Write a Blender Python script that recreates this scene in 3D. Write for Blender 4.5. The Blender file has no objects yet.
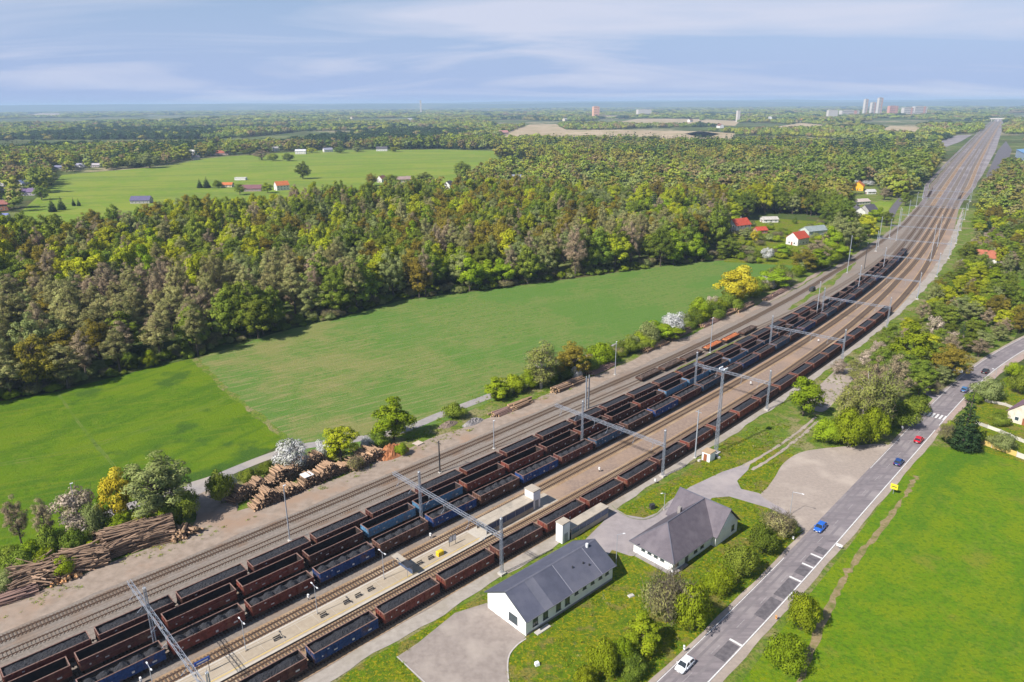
import bpy, math, random
import numpy as np
from mathutils import Vector, Matrix, Euler

R_ = math.radians
random.seed(7)
SC = bpy.context.scene
COL = SC.collection

# ------------------------------------------------------------------ camera
CAM_H, FOCAL, HORIZON, ROLL = 91.0, 720.0, 103.5, 0.0063
PITCH = math.atan((341 - HORIZON) / FOCAL)
_F = np.array([0, math.cos(PITCH), -math.sin(PITCH)])
_U0 = np.array([0, math.sin(PITCH), math.cos(PITCH)])
_R0 = np.array([1.0, 0, 0])
_c, _s = math.cos(ROLL), math.sin(ROLL)
_R = _R0 * _c - _U0 * _s
_U = _U0 * _c + _R0 * _s
cam_data = bpy.data.cameras.new('camera')
cam_data.sensor_width = 36.0
cam_data.lens = FOCAL / 1024 * 36.0
cam_data.clip_start = 1.0
cam_data.clip_end = 60000.0
cam = bpy.data.objects.new('camera', cam_data)
COL.objects.link(cam)
cam.matrix_world = Matrix(((_R[0], _U[0], -_F[0], 0), (_R[1], _U[1], -_F[1], 0), (_R[2], _U[2], -_F[2], CAM_H), (0, 0, 0, 1)))
SC.camera = cam

# ------------------------------------------------------------------ world, sun, exposure
SUN_AZ, SUN_EL = R_(218.0), R_(44.0)        # direction towards the sun, from +X anticlockwise
SUN_DIR = Vector((math.cos(SUN_AZ) * math.cos(SUN_EL), math.sin(SUN_AZ) * math.cos(SUN_EL), math.sin(SUN_EL)))
W = bpy.data.worlds.new('World')
SC.world = W
W.use_nodes = True
nt = W.node_tree
for n in list(nt.nodes):
    nt.nodes.remove(n)
def N(tree, typ, **kw):
    n = tree.nodes.new(typ)
    for k, v in kw.items():
        setattr(n, k, v)
    return n
out = N(nt, 'ShaderNodeOutputWorld')
bg = N(nt, 'ShaderNodeBackground')
bg.inputs['Strength'].default_value = 0.066
sky = N(nt, 'ShaderNodeTexSky', sky_type='NISHITA')
sky.sun_disc = False
sky.sun_elevation = SUN_EL
sky.sun_rotation = R_(90) - SUN_AZ
sky.altitude = 300
sky.air_density = 1.0
sky.dust_density = 0.3
sky.ozone_density = 1.6
tc = N(nt, 'ShaderNodeTexCoord')
# thin high cirrus: direction projected on a high flat layer, stretched noise
sep = N(nt, 'ShaderNodeSeparateXYZ')
nt.links.new(tc.outputs['Generated'], sep.inputs[0])
zadd = N(nt, 'ShaderNodeMath', operation='MAXIMUM')
zadd.inputs[1].default_value = 0.0
nt.links.new(sep.outputs['Z'], zadd.inputs[0])
zz = N(nt, 'ShaderNodeMath', operation='ADD')
zz.inputs[1].default_value = 0.10
nt.links.new(zadd.outputs[0], zz.inputs[0])
dx = N(nt, 'ShaderNodeMath', operation='DIVIDE')
dy = N(nt, 'ShaderNodeMath', operation='DIVIDE')
nt.links.new(sep.outputs['X'], dx.inputs[0]); nt.links.new(zz.outputs[0], dx.inputs[1])
nt.links.new(sep.outputs['Y'], dy.inputs[0]); nt.links.new(zz.outputs[0], dy.inputs[1])
cmb = N(nt, 'ShaderNodeCombineXYZ')
nt.links.new(dx.outputs[0], cmb.inputs[0]); nt.links.new(dy.outputs[0], cmb.inputs[1])
mp = N(nt, 'ShaderNodeMapping')
mp.inputs['Rotation'].default_value = (0, 0, R_(-12))
mp.inputs['Scale'].default_value = (0.34, 0.60, 1)
mp.inputs['Location'].default_value = (0.6, 0.35, 0)
nt.links.new(cmb.outputs[0], mp.inputs['Vector'])
cn = N(nt, 'ShaderNodeTexNoise')
cn.inputs['Scale'].default_value = 1.0
cn.inputs['Detail'].default_value = 7
cn.inputs['Roughness'].default_value = 0.52
cn.inputs['Distortion'].default_value = 0.8
nt.links.new(mp.outputs[0], cn.inputs['Vector'])
cr = N(nt, 'ShaderNodeMapRange')
cr.inputs['From Min'].default_value = 0.45
cr.inputs['From Max'].default_value = 0.66
cr.inputs['To Min'].default_value = 0.0
cr.inputs['To Max'].default_value = 0.85
nt.links.new(cn.outputs['Fac'], cr.inputs['Value'])
cmix = N(nt, 'ShaderNodeMix', data_type='RGBA')
cmix.inputs['B'].default_value = (6.5, 6.8, 8.2, 1)
nt.links.new(cr.outputs[0], cmix.inputs['Factor'])
# low down the air itself turns the sky lavender blue, all round the horizon
hz_f = N(nt, 'ShaderNodeMapRange', interpolation_type='SMOOTHSTEP')
hz_f.inputs['From Min'].default_value = 0.0; hz_f.inputs['From Max'].default_value = 0.24
hz_f.inputs['To Min'].default_value = 0.92; hz_f.inputs['To Max'].default_value = 0.15
nt.links.new(zadd.outputs[0], hz_f.inputs['Value'])
hmix = N(nt, 'ShaderNodeMix', data_type='RGBA')
hmix.inputs['B'].default_value = (3.5, 4.6, 7.6, 1)
nt.links.new(hz_f.outputs[0], hmix.inputs['Factor']); nt.links.new(sky.outputs[0], hmix.inputs['A'])
nt.links.new(hmix.outputs['Result'], cmix.inputs['A'])
nt.links.new(cmix.outputs['Result'], bg.inputs['Color'])
nt.links.new(bg.outputs[0], out.inputs['Surface'])

sun_data = bpy.data.lights.new('sun', 'SUN')
sun_data.energy = 4.9
sun_data.angle = R_(0.53)
sun_data.color = (1.0, 0.945, 0.87)
sun = bpy.data.objects.new('sun', sun_data)
COL.objects.link(sun)
sun.rotation_euler = SUN_DIR.to_track_quat('Z', 'Y').to_euler()
sun.location = (0, 0, 300)

SC.view_settings.view_transform = 'Standard'
SC.view_settings.look = 'None'
SC.view_settings.gamma = 1.0
SC.view_settings.exposure = 0.68
SC.view_settings.use_curve_mapping = False
SC.cycles.max_bounces = 4
SC.cycles.diffuse_bounces = 2
SC.cycles.glossy_bounces = 2
SC.cycles.transmission_bounces = 2
SC.cycles.transparent_max_bounces = 8
SC.cycles.volume_bounces = 0
SC.cycles.use_denoising = True

# ------------------------------------------------------------------ survey helpers
def G(u, v, z=0.0):
    """ground point (height z) surveyed at photo position u, v"""
    d = _F + (u - 512) / FOCAL * _R + (341 - v) / FOCAL * _U
    q = d * ((CAM_H - z) / -d[2])
    return np.array([q[0], q[1], z])
def GP(pts, z=0.0):
    return [tuple(G(u, v)[:2]) + (z,) for u, v in pts]
def proj(x, y, z):
    q = np.array([x, y, z - CAM_H]); w = q @ _F
    return 512 + FOCAL * (q @ _R) / w, 341 - FOCAL * (q @ _U) / w
def tall(u, v, vt):
    """height of something standing at u, v whose top reaches row vt"""
    b = G(u, v); lo, hi = 0.0, 80.0
    for _ in range(40):
        m = (lo + hi) / 2
        if proj(b[0], b[1], m)[1] > vt: lo = m
        else: hi = m
    return lo
def ppm(u, v):
    b = G(u, v)
    return FOCAL / float((np.array([b[0], b[1], -CAM_H])) @ _F)

# the railway's centre line (the track left of the platform), as a curve with arc length
_az = R_(46); _D = np.array([math.cos(_az), math.sin(_az)]); _N = np.array([math.sin(_az), -math.cos(_az)])
_K = [(-150, -117), (-60, -112.3), (12, -109), (40, -108), (57, -107.1), (94, -105.6), (133, -104.4), (155, -103.8), (200, -103.4), (248, -104.1), (326, -107.5), (420, -116.5), (500, -129), (600, -147.5), (790, -184), (1256, -274), (2102, -432), (4806, -930)]
_ks, _kn = zip(*_K)
_ss = np.arange(-150, 4800, 2.0); _nn = np.interp(_ss, _ks, _kn)
for _i in range(3):
    k = 25; _pad = np.concatenate([2 * _nn[0] - _nn[k:0:-1], _nn, 2 * _nn[-1] - _nn[-2:-k - 2:-1]])
    _nn = np.convolve(_pad, np.ones(2 * k + 1) / (2 * k + 1), 'valid')
_XY = _ss[:, None] * _D + _nn[:, None] * _N
_L = np.concatenate([[0], np.cumsum(np.linalg.norm(np.diff(_XY, axis=0), axis=1))])
_T = np.gradient(_XY, axis=0); _T /= np.linalg.norm(_T, axis=1)[:, None]
def TP(l, off, z=0.0):
    x = np.interp(l, _L, _XY[:, 0]); y = np.interp(l, _L, _XY[:, 1]); tx = np.interp(l, _L, _T[:, 0]); ty = np.interp(l, _L, _T[:, 1])
    return Vector((float(x + ty * off), float(y - tx * off), z))
def TA(l):
    return math.atan2(np.interp(l, _L, _T[:, 1]), np.interp(l, _L, _T[:, 0]))
def LO(q):
    q = np.array(q[:2]); i = int(np.argmin(((_XY - q) ** 2).sum(1))); t = _T[i]; d = q - _XY[i]
    return float(_L[i] + d @ t), float(d[0] * t[1] - d[1] * t[0])

# ------------------------------------------------------------------ materials
def mat_base(name):
    m = bpy.data.materials.new(name); m.use_nodes = True
    t = m.node_tree; b = t.nodes['Principled BSDF']
    return m, t, b
def noise(t, vec, scale, detail=4, rough=0.55):
    n = N(t, 'ShaderNodeTexNoise'); n.inputs['Scale'].default_value = scale; n.inputs['Detail'].default_value = detail
    n.inputs['Roughness'].default_value = rough
    t.links.new(vec, n.inputs['Vector']); return n.outputs['Fac']
def rng_map(t, val, a, b, lo=0.0, hi=1.0):
    n = N(t, 'ShaderNodeMapRange'); n.inputs['From Min'].default_value = a; n.inputs['From Max'].default_value = b
    n.inputs['To Min'].default_value = lo; n.inputs['To Max'].default_value = hi
    t.links.new(val, n.inputs['Value']); return n.outputs[0]
def mixc(t, fac, a, b, mode='MIX'):
    n = N(t, 'ShaderNodeMix', data_type='RGBA', blend_type=mode)
    for s, v in (('Factor', fac), ('A', a), ('B', b)):
        i = n.inputs[s]
        if isinstance(v, (tuple, list)): i.default_value = tuple(v) + ((1,) if len(v) == 3 else ())
        elif isinstance(v, (int, float)): i.default_value = v
        else: t.links.new(v, i)
    return n.outputs['Result']
def M(name, col, col2=None, scale=1.0, rough=0.85, col3=None, scale3=0.1, metal=0.0, bump=0.0, rnd=0.0, island=False, world=False, spec=0.3, lo=0.35, hi=0.65, stretch=None, lo3=0.5, hi3=0.68):
    """procedural surface: two colours mixed by noise, a third by a broader noise, optional per-object variation and relief"""
    m, t, b = mat_base(name)
    if world: vec = N(t, 'ShaderNodeNewGeometry').outputs['Position']
    else: vec = N(t, 'ShaderNodeTexCoord').outputs['Object']
    if stretch:
        mpn = N(t, 'ShaderNodeMapping'); mpn.inputs['Scale'].default_value = stretch[:3]
        if len(stretch) > 3: mpn.inputs['Rotation'].default_value = (0, 0, stretch[3])
        t.links.new(vec, mpn.inputs['Vector']); vec2 = mpn.outputs[0]
    else: vec2 = vec
    c = None
    if col2 is not None:
        f = rng_map(t, noise(t, vec2, scale, 5, 0.6), lo, hi)
        c = mixc(t, f, col, col2)
        if col3 is not None:
            f3 = rng_map(t, noise(t, vec, scale3, 4), lo3, hi3)
            c = mixc(t, f3, c, col3)
    if rnd > 0:
        oi = N(t, 'ShaderNodeObjectInfo')
        f = rng_map(t, N(t, 'ShaderNodeNewGeometry').outputs['Random Per Island'] if island else oi.outputs['Random'], 0, 1, 1 - rnd, 1 + rnd)
        hv = N(t, 'ShaderNodeHueSaturation'); t.links.new(f, hv.inputs['Value'])
        if c is None: hv.inputs['Color'].default_value = tuple(col) + (1,)
        else: t.links.new(c, hv.inputs['Color'])
        c = hv.outputs[0]
    if c is None: b.inputs['Base Color'].default_value = tuple(col) + (1,)
    else: t.links.new(c, b.inputs['Base Color'])
    b.inputs['Roughness'].default_value = rough; b.inputs['Metallic'].default_value = metal
    b.inputs['Specular IOR Level'].default_value = spec
    if bump > 0:
        bp = N(t, 'ShaderNodeBump'); bp.inputs['Strength'].default_value = min(1.0, bump); bp.inputs['Distance'].default_value = 0.3 * bump
        t.links.new(noise(t, vec2, scale * 2.3, 5, 0.65), bp.inputs['Height']); t.links.new(bp.outputs[0], b.inputs['Normal'])
    return m
def field_mat(name, layers, base, bump_scale=1.2, bump=0.85, rough=0.95):
    """a field: colour layers (colour, noise scale, low, high, stretch-angle or None, amount) laid over a base colour, all in world metres"""
    m, t, b = mat_base(name)
    vec = N(t, 'ShaderNodeNewGeometry').outputs['Position']
    c = None
    prev = base
    for lay in layers:
        col, sc, lo, hi, ang, amt = lay[:6]
        v = vec
        if ang is not None:
            mpn = N(t, 'ShaderNodeMapping'); mpn.inputs['Rotation'].default_value = (0, 0, -R_(ang)); mpn.inputs['Scale'].default_value = (0.12, 1, 1)
            t.links.new(vec, mpn.inputs['Vector'])
            mp2 = N(t, 'ShaderNodeMapping', vector_type='POINT'); mp2.inputs['Rotation'].default_value = (0, 0, -R_(ang))
            t.links.new(vec, mp2.inputs['Vector'])
            mp3 = N(t, 'ShaderNodeMapping'); mp3.inputs['Scale'].default_value = (0.1, 1, 1)
            t.links.new(mp2.outputs[0], mp3.inputs['Vector'])
            v = mp3.outputs[0]
        f = rng_map(t, rng_map(t, noise(t, v, sc, 5, 0.62), 0.30, 0.70), lo, hi, 0, amt)
        if len(lay) > 6:                     # this colour belongs to one end of the field
            dp = N(t, 'ShaderNodeVectorMath', operation='DOT_PRODUCT'); dp.inputs[1].default_value = lay[6][0]; t.links.new(vec, dp.inputs[0])
            mu = N(t, 'ShaderNodeMath', operation='MULTIPLY'); t.links.new(f, mu.inputs[0]); t.links.new(rng_map(t, dp.outputs['Value'], lay[6][1], lay[6][2]), mu.inputs[1]); f = mu.outputs[0]
        prev = mixc(t, f, prev, col)
    t.links.new(prev, b.inputs['Base Color'])
    b.inputs['Roughness'].default_value = rough; b.inputs['Specular IOR Level'].default_value = 0.1
    bp = N(t, 'ShaderNodeBump'); bp.inputs['Strength'].default_value = bump; bp.inputs['Distance'].default_value = 0.35
    t.links.new(noise(t, vec, bump_scale, 6, 0.7), bp.inputs['Height']); t.links.new(bp.outputs[0], b.inputs['Normal'])
    return m
def leaf_mat(name, cols, trans=0.16, rv=0.25, rh=0.012):
    """foliage: colours spread over the leaf faces, shifted a little from plant to plant"""
    m = bpy.data.materials.new(name); m.use_nodes = True; t = m.node_tree
    for n in list(t.nodes): t.nodes.remove(n)
    o = N(t, 'ShaderNodeOutputMaterial')
    at = N(t, 'ShaderNodeAttribute', attribute_name='tint')
    ramp = N(t, 'ShaderNodeValToRGB')
    e = ramp.color_ramp.elements
    e[0].position = 0.0; e[0].color = tuple(cols[0]) + (1,)
    e[1].position = 1.0; e[1].color = tuple(cols[-1]) + (1,)
    cols = [tuple(min(0.6, x * 1.4) for x in c) for c in cols]
    e[0].color = cols[0] + (1,); e[1].color = cols[-1] + (1,)
    for i, c in enumerate(cols[1:-1]):
        x = e.new((i + 1) / (len(cols) - 1)); x.color = tuple(c) + (1,)
    t.links.new(at.outputs['Fac'], ramp.inputs[0])
    oi = N(t, 'ShaderNodeObjectInfo')
    hv = N(t, 'ShaderNodeHueSaturation')
    t.links.new(ramp.outputs[0], hv.inputs['Color'])
    t.links.new(rng_map(t, oi.outputs['Random'], 0, 1, 1 - rv, 1 + rv), hv.inputs['Value'])
    fr = N(t, 'ShaderNodeMath', operation='MULTIPLY'); fr.inputs[1].default_value = 7.31
    t.links.new(oi.outputs['Random'], fr.inputs[0])
    fr2 = N(t, 'ShaderNodeMath', operation='FRACT'); t.links.new(fr.outputs[0], fr2.inputs[0])
    t.links.new(rng_map(t, fr2.outputs[0], 0, 1, 0.5 - rh, 0.5 + rh), hv.inputs['Hue'])
    d = N(t, 'ShaderNodeBsdfDiffuse'); tr = N(t, 'ShaderNodeBsdfTranslucent'); mx = N(t, 'ShaderNodeMixShader')
    mx.inputs[0].default_value = trans
    t.links.new(hv.outputs[0], d.inputs['Color']); t.links.new(hv.outputs[0], tr.inputs['Color'])
    t.links.new(d.outputs[0], mx.inputs[1]); t.links.new(tr.outputs[0], mx.inputs[2]); t.links.new(mx.outputs[0], o.inputs['Surface'])
    return m

# ------------------------------------------------------------------ mesh helpers
class MB:
    """collects shapes into one mesh"""
    def __init__(self): self.v = []; self.f = []; self.m = []
    def add(self, vs, fs, mi=0):
        o = len(self.v); self.v += [tuple(p) for p in vs]
        for f in fs: self.f.append(tuple(i + o for i in f)); self.m.append(mi)
        return self
    def box(self, c, s, rz=0.0, mi=0, taper=1.0):
        x, y, z = s[0] / 2, s[1] / 2, s[2] / 2; ca, sa = math.cos(rz), math.sin(rz)
        vs = []
        for dz in (-z, z):
            k = 1.0 if dz < 0 else taper
            for px, py in ((-x, -y), (x, -y), (x, y), (-x, y)):
                px *= k; py *= k
                vs.append((c[0] + px * ca - py * sa, c[1] + px * sa + py * ca, c[2] + dz))
        return self.add(vs, [(3, 2, 1, 0), (4, 5, 6, 7), (0, 1, 5, 4), (1, 2, 6, 5), (2, 3, 7, 6), (3, 0, 4, 7)], mi)
    def tube(self, a, b, r0, r1=None, n=6, mi=0, cap=True):
        r1 = r0 if r1 is None else r1
        a = Vector(a); b = Vector(b); d = (b - a)
        if d.length < 1e-6: return self
        d.normalize(); p = d.orthogonal().normalized(); q = d.cross(p)
        vs = []
        for c, r in ((a, r0), (b, r1)):
            for i in range(n):
                an = 2 * math.pi * i / n; vs.append(c + (p * math.cos(an) + q * math.sin(an)) * r)
        fs = [(i, (i + 1) % n, n + (i + 1) % n, n + i) for i in range(n)]
        if cap: fs += [tuple(range(n))[::-1], tuple(range(n, 2 * n))]
        return self.add(vs, fs, mi)
    def bar(self, a, b, w, mi=0):
        return self.tube(a, b, w * 0.707, w * 0.707, 4, mi)
    def prism(self, poly, z0, z1, mi=0):
        n = len(poly)
        vs = [(p[0], p[1], z0) for p in poly] + [(p[0], p[1], z1) for p in poly]
        return self.add(vs, [tuple(range(n))[::-1], tuple(range(n, 2 * n))] + [(i, (i + 1) % n, n + (i + 1) % n, n + i) for i in range(n)], mi)
    def extrude_y(self, prof, y0, y1, mi=0):
        n = len(prof)
        vs = [(p[0], y0, p[1]) for p in prof] + [(p[0], y1, p[1]) for p in prof]
        return self.add(vs, [tuple(range(n)), tuple(range(n, 2 * n))[::-1]] + [((i + 1) % n, i, n + i, n + (i + 1) % n) for i in range(n)], mi)
    def extrude_x(self, prof, x0, x1, mi=0):
        n = len(prof)
        vs = [(x0, p[0], p[1]) for p in prof] + [(x1, p[0], p[1]) for p in prof]
        return self.add(vs, [tuple(range(n))[::-1], tuple(range(n, 2 * n))] + [(i, (i + 1) % n, n + (i + 1) % n, n + i) for i in range(n)], mi)
    def mesh(self, name, mats):
        me = bpy.data.meshes.new(name); me.from_pydata(self.v, [], self.f)
        for m in (mats if isinstance(mats, (list, tuple)) else [mats]): me.materials.append(m)
        if any(self.m): me.polygons.foreach_set('material_index', self.m)
        me.update(); return me
    def build(self, name, mats, parent=None, loc=None, rz=0.0):
        return link(name, self.mesh(name, mats), parent, loc, rz)
def link(name, me, parent=None, loc=None, rz=0.0, scale=None):
    o = bpy.data.objects.new(name, me); COL.objects.link(o)
    if parent is not None: o.parent = parent
    if loc is not None: o.location = loc
    if rz: o.rotation_euler = (0, 0, rz)
    if scale is not None: o.scale = scale
    return o
def thing(name, label, cat, loc=(0, 0, 0), rz=0.0, group=None, scale=None):
    o = bpy.data.objects.new(name, None); COL.objects.link(o); o.empty_display_size = 0.5
    o.location = loc; o.rotation_euler = (0, 0, rz)
    if scale is not None: o.scale = scale
    return tag(o, label, cat, group)
def tag(o, label=None, cat=None, group=None, kind=None):
    if label: o['label'] = label
    if cat: o['category'] = cat
    if group: o['group'] = group
    if kind: o['kind'] = kind
    return o
def smooth(me):
    me.polygons.foreach_set('use_smooth', [True] * len(me.polygons)); return me
def sheet(name, poly, z, mat, kind='structure', parent=None):
    """a flat piece of ground from a polygon"""
    import bmesh
    bm = bmesh.new(); vs = [bm.verts.new((p[0], p[1], z)) for p in poly]; bm.faces.new(vs)
    bmesh.ops.triangulate(bm, faces=bm.faces[:])
    me = bpy.data.meshes.new(name); bm.normal_update()
    for f in bm.faces:
        if f.normal.z < 0: f.normal_flip()
    bm.to_mesh(me); bm.free(); me.materials.append(mat)
    o = link(name, me, parent)
    if kind and parent is None: o['kind'] = kind
    return o
def ribbon(mb, pts_l, pts_r, mi=0):
    vs = [p for ab in zip(pts_l, pts_r) for p in ab]
    return mb.add(vs, [(2 * i, 2 * i + 1, 2 * i + 3, 2 * i + 2) for i in range(len(pts_l) - 1)], mi)
def smooth_poly(pts, n=6):
    """Catmull-Rom through a closed outline"""
    P = [np.array(p[:2]) for p in pts]; out = []; k = len(P)
    for i in range(k):
        a, b, c, d = P[i - 1], P[i], P[(i + 1) % k], P[(i + 2) % k]
        for j in range(n):
            t = j / n
            out.append(0.5 * ((2 * b) + (-a + c) * t + (2 * a - 5 * b + 4 * c - d) * t * t + (-a + 3 * b - 3 * c + d) * t ** 3))
    return out
def in_poly(X, Y, poly):
    c = np.zeros(len(X), bool); n = len(poly)
    for i in range(n):
        x1, y1 = poly[i][:2]; x2, y2 = poly[(i + 1) % n][:2]
        if y1 == y2: continue
        h = ((y1 > Y) != (y2 > Y)) & (X < (x2 - x1) * (Y - y1) / (y2 - y1) + x1)
        c ^= h
    return c
ORD = ['first', 'second', 'third', 'fourth', 'fifth', 'sixth', 'seventh', 'eighth', 'ninth', 'tenth', 'eleventh', 'twelfth', 'thirteenth', 'fourteenth', 'fifteenth', 'sixteenth', 'seventeenth', 'eighteenth', 'nineteenth', 'twentieth']
for _t, _n in (('twenty', 'thirtieth'), ('thirty', 'fortieth'), ('forty', 'fiftieth'), ('fifty', 'sixtieth'), ('sixty', 'seventieth'), ('seventy', 'eightieth'), ('eighty', 'ninetieth')):
    ORD += [_t + '-' + x for x in ORD[:9]] + [_n]
# ------------------------------------------------------------------ surface materials
m_floor = field_mat('forest_floor_ground', [((0.17, 0.20, 0.06), 0.0030, 0.48, 0.56, None, 0.9), ((0.36, 0.30, 0.19), 0.0021, 0.60, 0.66, None, 0.9), ((0.090, 0.077, 0.032), 0.05, 0.45, 0.62, None, 0.7), ((0.054, 0.090, 0.018), 0.012, 0.42, 0.6, None, 0.8), ((0.117, 0.108, 0.045), 0.3, 0.52, 0.75, None, 0.5)], (0.050, 0.068, 0.018))
m_meadow = field_mat('spring_meadow', [((0.041, 0.090, 0.008), 0.6, 0.48, 0.78, None, 0.6), ((0.045, 0.103, 0.009), 0.09, 0.55, 0.8, 62, 0.6), ((0.135, 0.172, 0.015), 0.25, 0.55, 0.85, None, 0.5), ((0.102, 0.163, 0.005), 0.035, 0.40, 0.66, None, 0.9), ((0.053, 0.114, 0.007), 0.16, 0.52, 0.72, 62, 0.8), ((0.135, 0.166, 0.011), 0.5, 0.55, 0.80, 20, 0.5), ((0.036, 0.083, 0.012), 0.022, 0.60, 0.70, None, 0.85), ((0.092, 0.146, 0.012), 2.2, 0.5, 0.75, None, 0.5)], (0.074, 0.144, 0.004))
m_crop = field_mat('young_crop_field', [((0.193, 0.184, 0.068), 0.7, 0.42, 0.70, None, 0.62), ((0.040, 0.101, 0.016), 0.5, 0.58, 0.80, None, 0.6), ((0.057, 0.130, 0.021), 0.22, 0.55, 0.8, None, 0.5), ((0.123, 0.171, 0.038), 0.9, 0.35, 0.75, 35, 0.6), ((0.133, 0.177, 0.043), 0.45, 0.40, 0.62, 35, 0.75), ((0.256, 0.203, 0.085), 0.045, 0.34, 0.72, None, 0.75, ((0.75, 0.66, 0), 190, 60)), ((0.077, 0.166, 0.026), 0.018, 0.46, 0.60, None, 0.65), ((0.265, 0.218, 0.104), 0.8, 0.50, 0.80, 35, 0.6, ((0.75, 0.66, 0), 260, 90)), ((0.061, 0.128, 0.024), 3.0, 0.52, 0.75, None, 0.5)], (0.088, 0.180, 0.027))
m_right = field_mat('dandelion_meadow', [((0.053, 0.118, 0.009), 0.8, 0.48, 0.75, None, 0.6), ((0.059, 0.129, 0.011), 0.06, 0.52, 0.75, 44, 0.7), ((0.162, 0.206, 0.018), 0.25, 0.55, 0.85, None, 0.5), ((0.140, 0.199, 0.005), 0.10, 0.42, 0.62, None, 0.8), ((0.064, 0.147, 0.008), 0.055, 0.52, 0.68, 44, 0.75), ((0.304, 0.239, 0.006), 1.6, 0.66, 0.80, None, 0.25), ((0.186, 0.151, 0.035), 0.075, 0.74, 0.88, None, 0.35), ((0.051, 0.115, 0.008), 1.1, 0.54, 0.74, None, 0.6)], (0.098, 0.183, 0.005))
m_verge = field_mat('rough_verge_grass', [((0.184, 0.175, 0.051), 0.22, 0.46, 0.64, None, 0.8), ((0.078, 0.138, 0.014), 0.5, 0.48, 0.66, None, 0.8), ((0.248, 0.202, 0.110), 0.09, 0.56, 0.72, None, 0.7), ((0.055, 0.087, 0.018), 1.5, 0.54, 0.72, None, 0.65)], (0.120, 0.175, 0.018))
m_lawn = field_mat('station_lawn', [((0.159, 0.177, 0.006), 0.25, 0.44, 0.62, None, 0.8), ((0.058, 0.106, 0.008), 0.7, 0.50, 0.68, None, 0.75), ((0.316, 0.234, 0.011), 1.7, 0.62, 0.74, None, 0.7), ((0.183, 0.136, 0.048), 0.16, 0.60, 0.74, None, 0.6), ((0.042, 0.076, 0.008), 2.2, 0.56, 0.74, None, 0.6)], (0.100, 0.155, 0.006))
m_hill = field_mat('far_pasture', [((0.192, 0.232, 0.030), 0.012, 0.42, 0.62, None, 0.7), ((0.113, 0.168, 0.026), 0.035, 0.5, 0.68, 10, 0.7), ((0.227, 0.222, 0.051), 0.12, 0.55, 0.75, None, 0.5)], (0.142, 0.212, 0.019), bump_scale=0.4)
m_tanfield = field_mat('ploughed_tan_field', [((0.323, 0.246, 0.153), 0.006, 0.44, 0.6, None, 0.8), ((0.221, 0.204, 0.085), 0.014, 0.56, 0.7, None, 0.7)], (0.391, 0.306, 0.204), bump_scale=0.1)
m_gravel = M('pale_gravel', (0.317, 0.264, 0.224), (0.264, 0.220, 0.189), 1.3, 0.95, (0.370, 0.312, 0.264), 0.12, bump=0.25, world=True)
m_fore = M('forecourt_gravel', (0.273, 0.233, 0.207), (0.220, 0.185, 0.163), 0.8, 0.95, (0.317, 0.273, 0.238), 0.18, bump=0.3, world=True)
m_dirt = M('yard_dirt', (0.304, 0.244, 0.198), (0.221, 0.175, 0.138), 0.5, 0.95, (0.276, 0.193, 0.138), 0.10, bump=0.35, world=True)
m_ballast = M('grey_ballast', (0.245, 0.208, 0.178), (0.18, 0.15, 0.128), 1.6, 0.95, (0.21, 0.16, 0.125), 0.06, bump=0.6, world=True)
m_rustbed = M('rusty_ballast', (0.33, 0.225, 0.135), (0.24, 0.155, 0.09), 1.4, 0.95, (0.37, 0.275, 0.18), 0.09, bump=0.6, world=True)
m_rustground = M('rust_stained_ballast', (0.27, 0.20, 0.155), (0.20, 0.145, 0.115), 1.2, 0.95, (0.30, 0.21, 0.15), 0.05, bump=0.5, world=True)
m_greybed = M('oily_grey_ballast', (0.225, 0.195, 0.17), (0.165, 0.14, 0.115), 1.5, 0.95, (0.17, 0.115, 0.08), 0.12, bump=0.6, world=True)
m_cess = M('pale_cess_path', (0.345, 0.31, 0.275), (0.27, 0.24, 0.21), 0.7, 0.95, (0.25, 0.22, 0.17), 0.1, bump=0.25, world=True)
m_asphalt = M('worn_asphalt', (0.225, 0.196, 0.203), (0.145, 0.128, 0.136), 0.45, 0.9, (0.25, 0.222, 0.222), 0.14, bump=0.06, world=True, stretch=(0.25, 2.2, 1, -R_(47)))
m_patch = M('dark_asphalt_patch', (0.135, 0.122, 0.13), (0.085, 0.077, 0.085), 1.1, 0.85, bump=0.06, world=True)
m_lane = M('grey_lane_asphalt', (0.30, 0.275, 0.265), (0.235, 0.215, 0.21), 0.5, 0.92, (0.33, 0.29, 0.25), 0.1, bump=0.1, world=True)
m_stasph = M('station_asphalt', (0.295, 0.262, 0.262), (0.235, 0.208, 0.212), 0.4, 0.92, (0.33, 0.29, 0.28), 0.09, bump=0.08, world=True)
m_white = M('road_paint', (0.72, 0.72, 0.70), (0.50, 0.49, 0.48), 2.5, 0.7, world=True)
m_kerb = M('kerb_concrete', (0.44, 0.41, 0.38), (0.35, 0.32, 0.30), 1.0, 0.9, world=True)
m_yard = M('yard_grey', (0.235, 0.208, 0.208), (0.165, 0.145, 0.148), 0.05, 0.95, (0.275, 0.25, 0.255), 0.012, world=True)

# ------------------------------------------------------------------ ground
g = 26000.0
gm = MB(); gm.add([(-g, -600, 0), (g, -600, 0), (g, g, 0), (-g, g, 0)], [(0, 1, 2, 3)])
gnd = gm.build('ground', m_floor); gnd['kind'] = 'structure'

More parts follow.
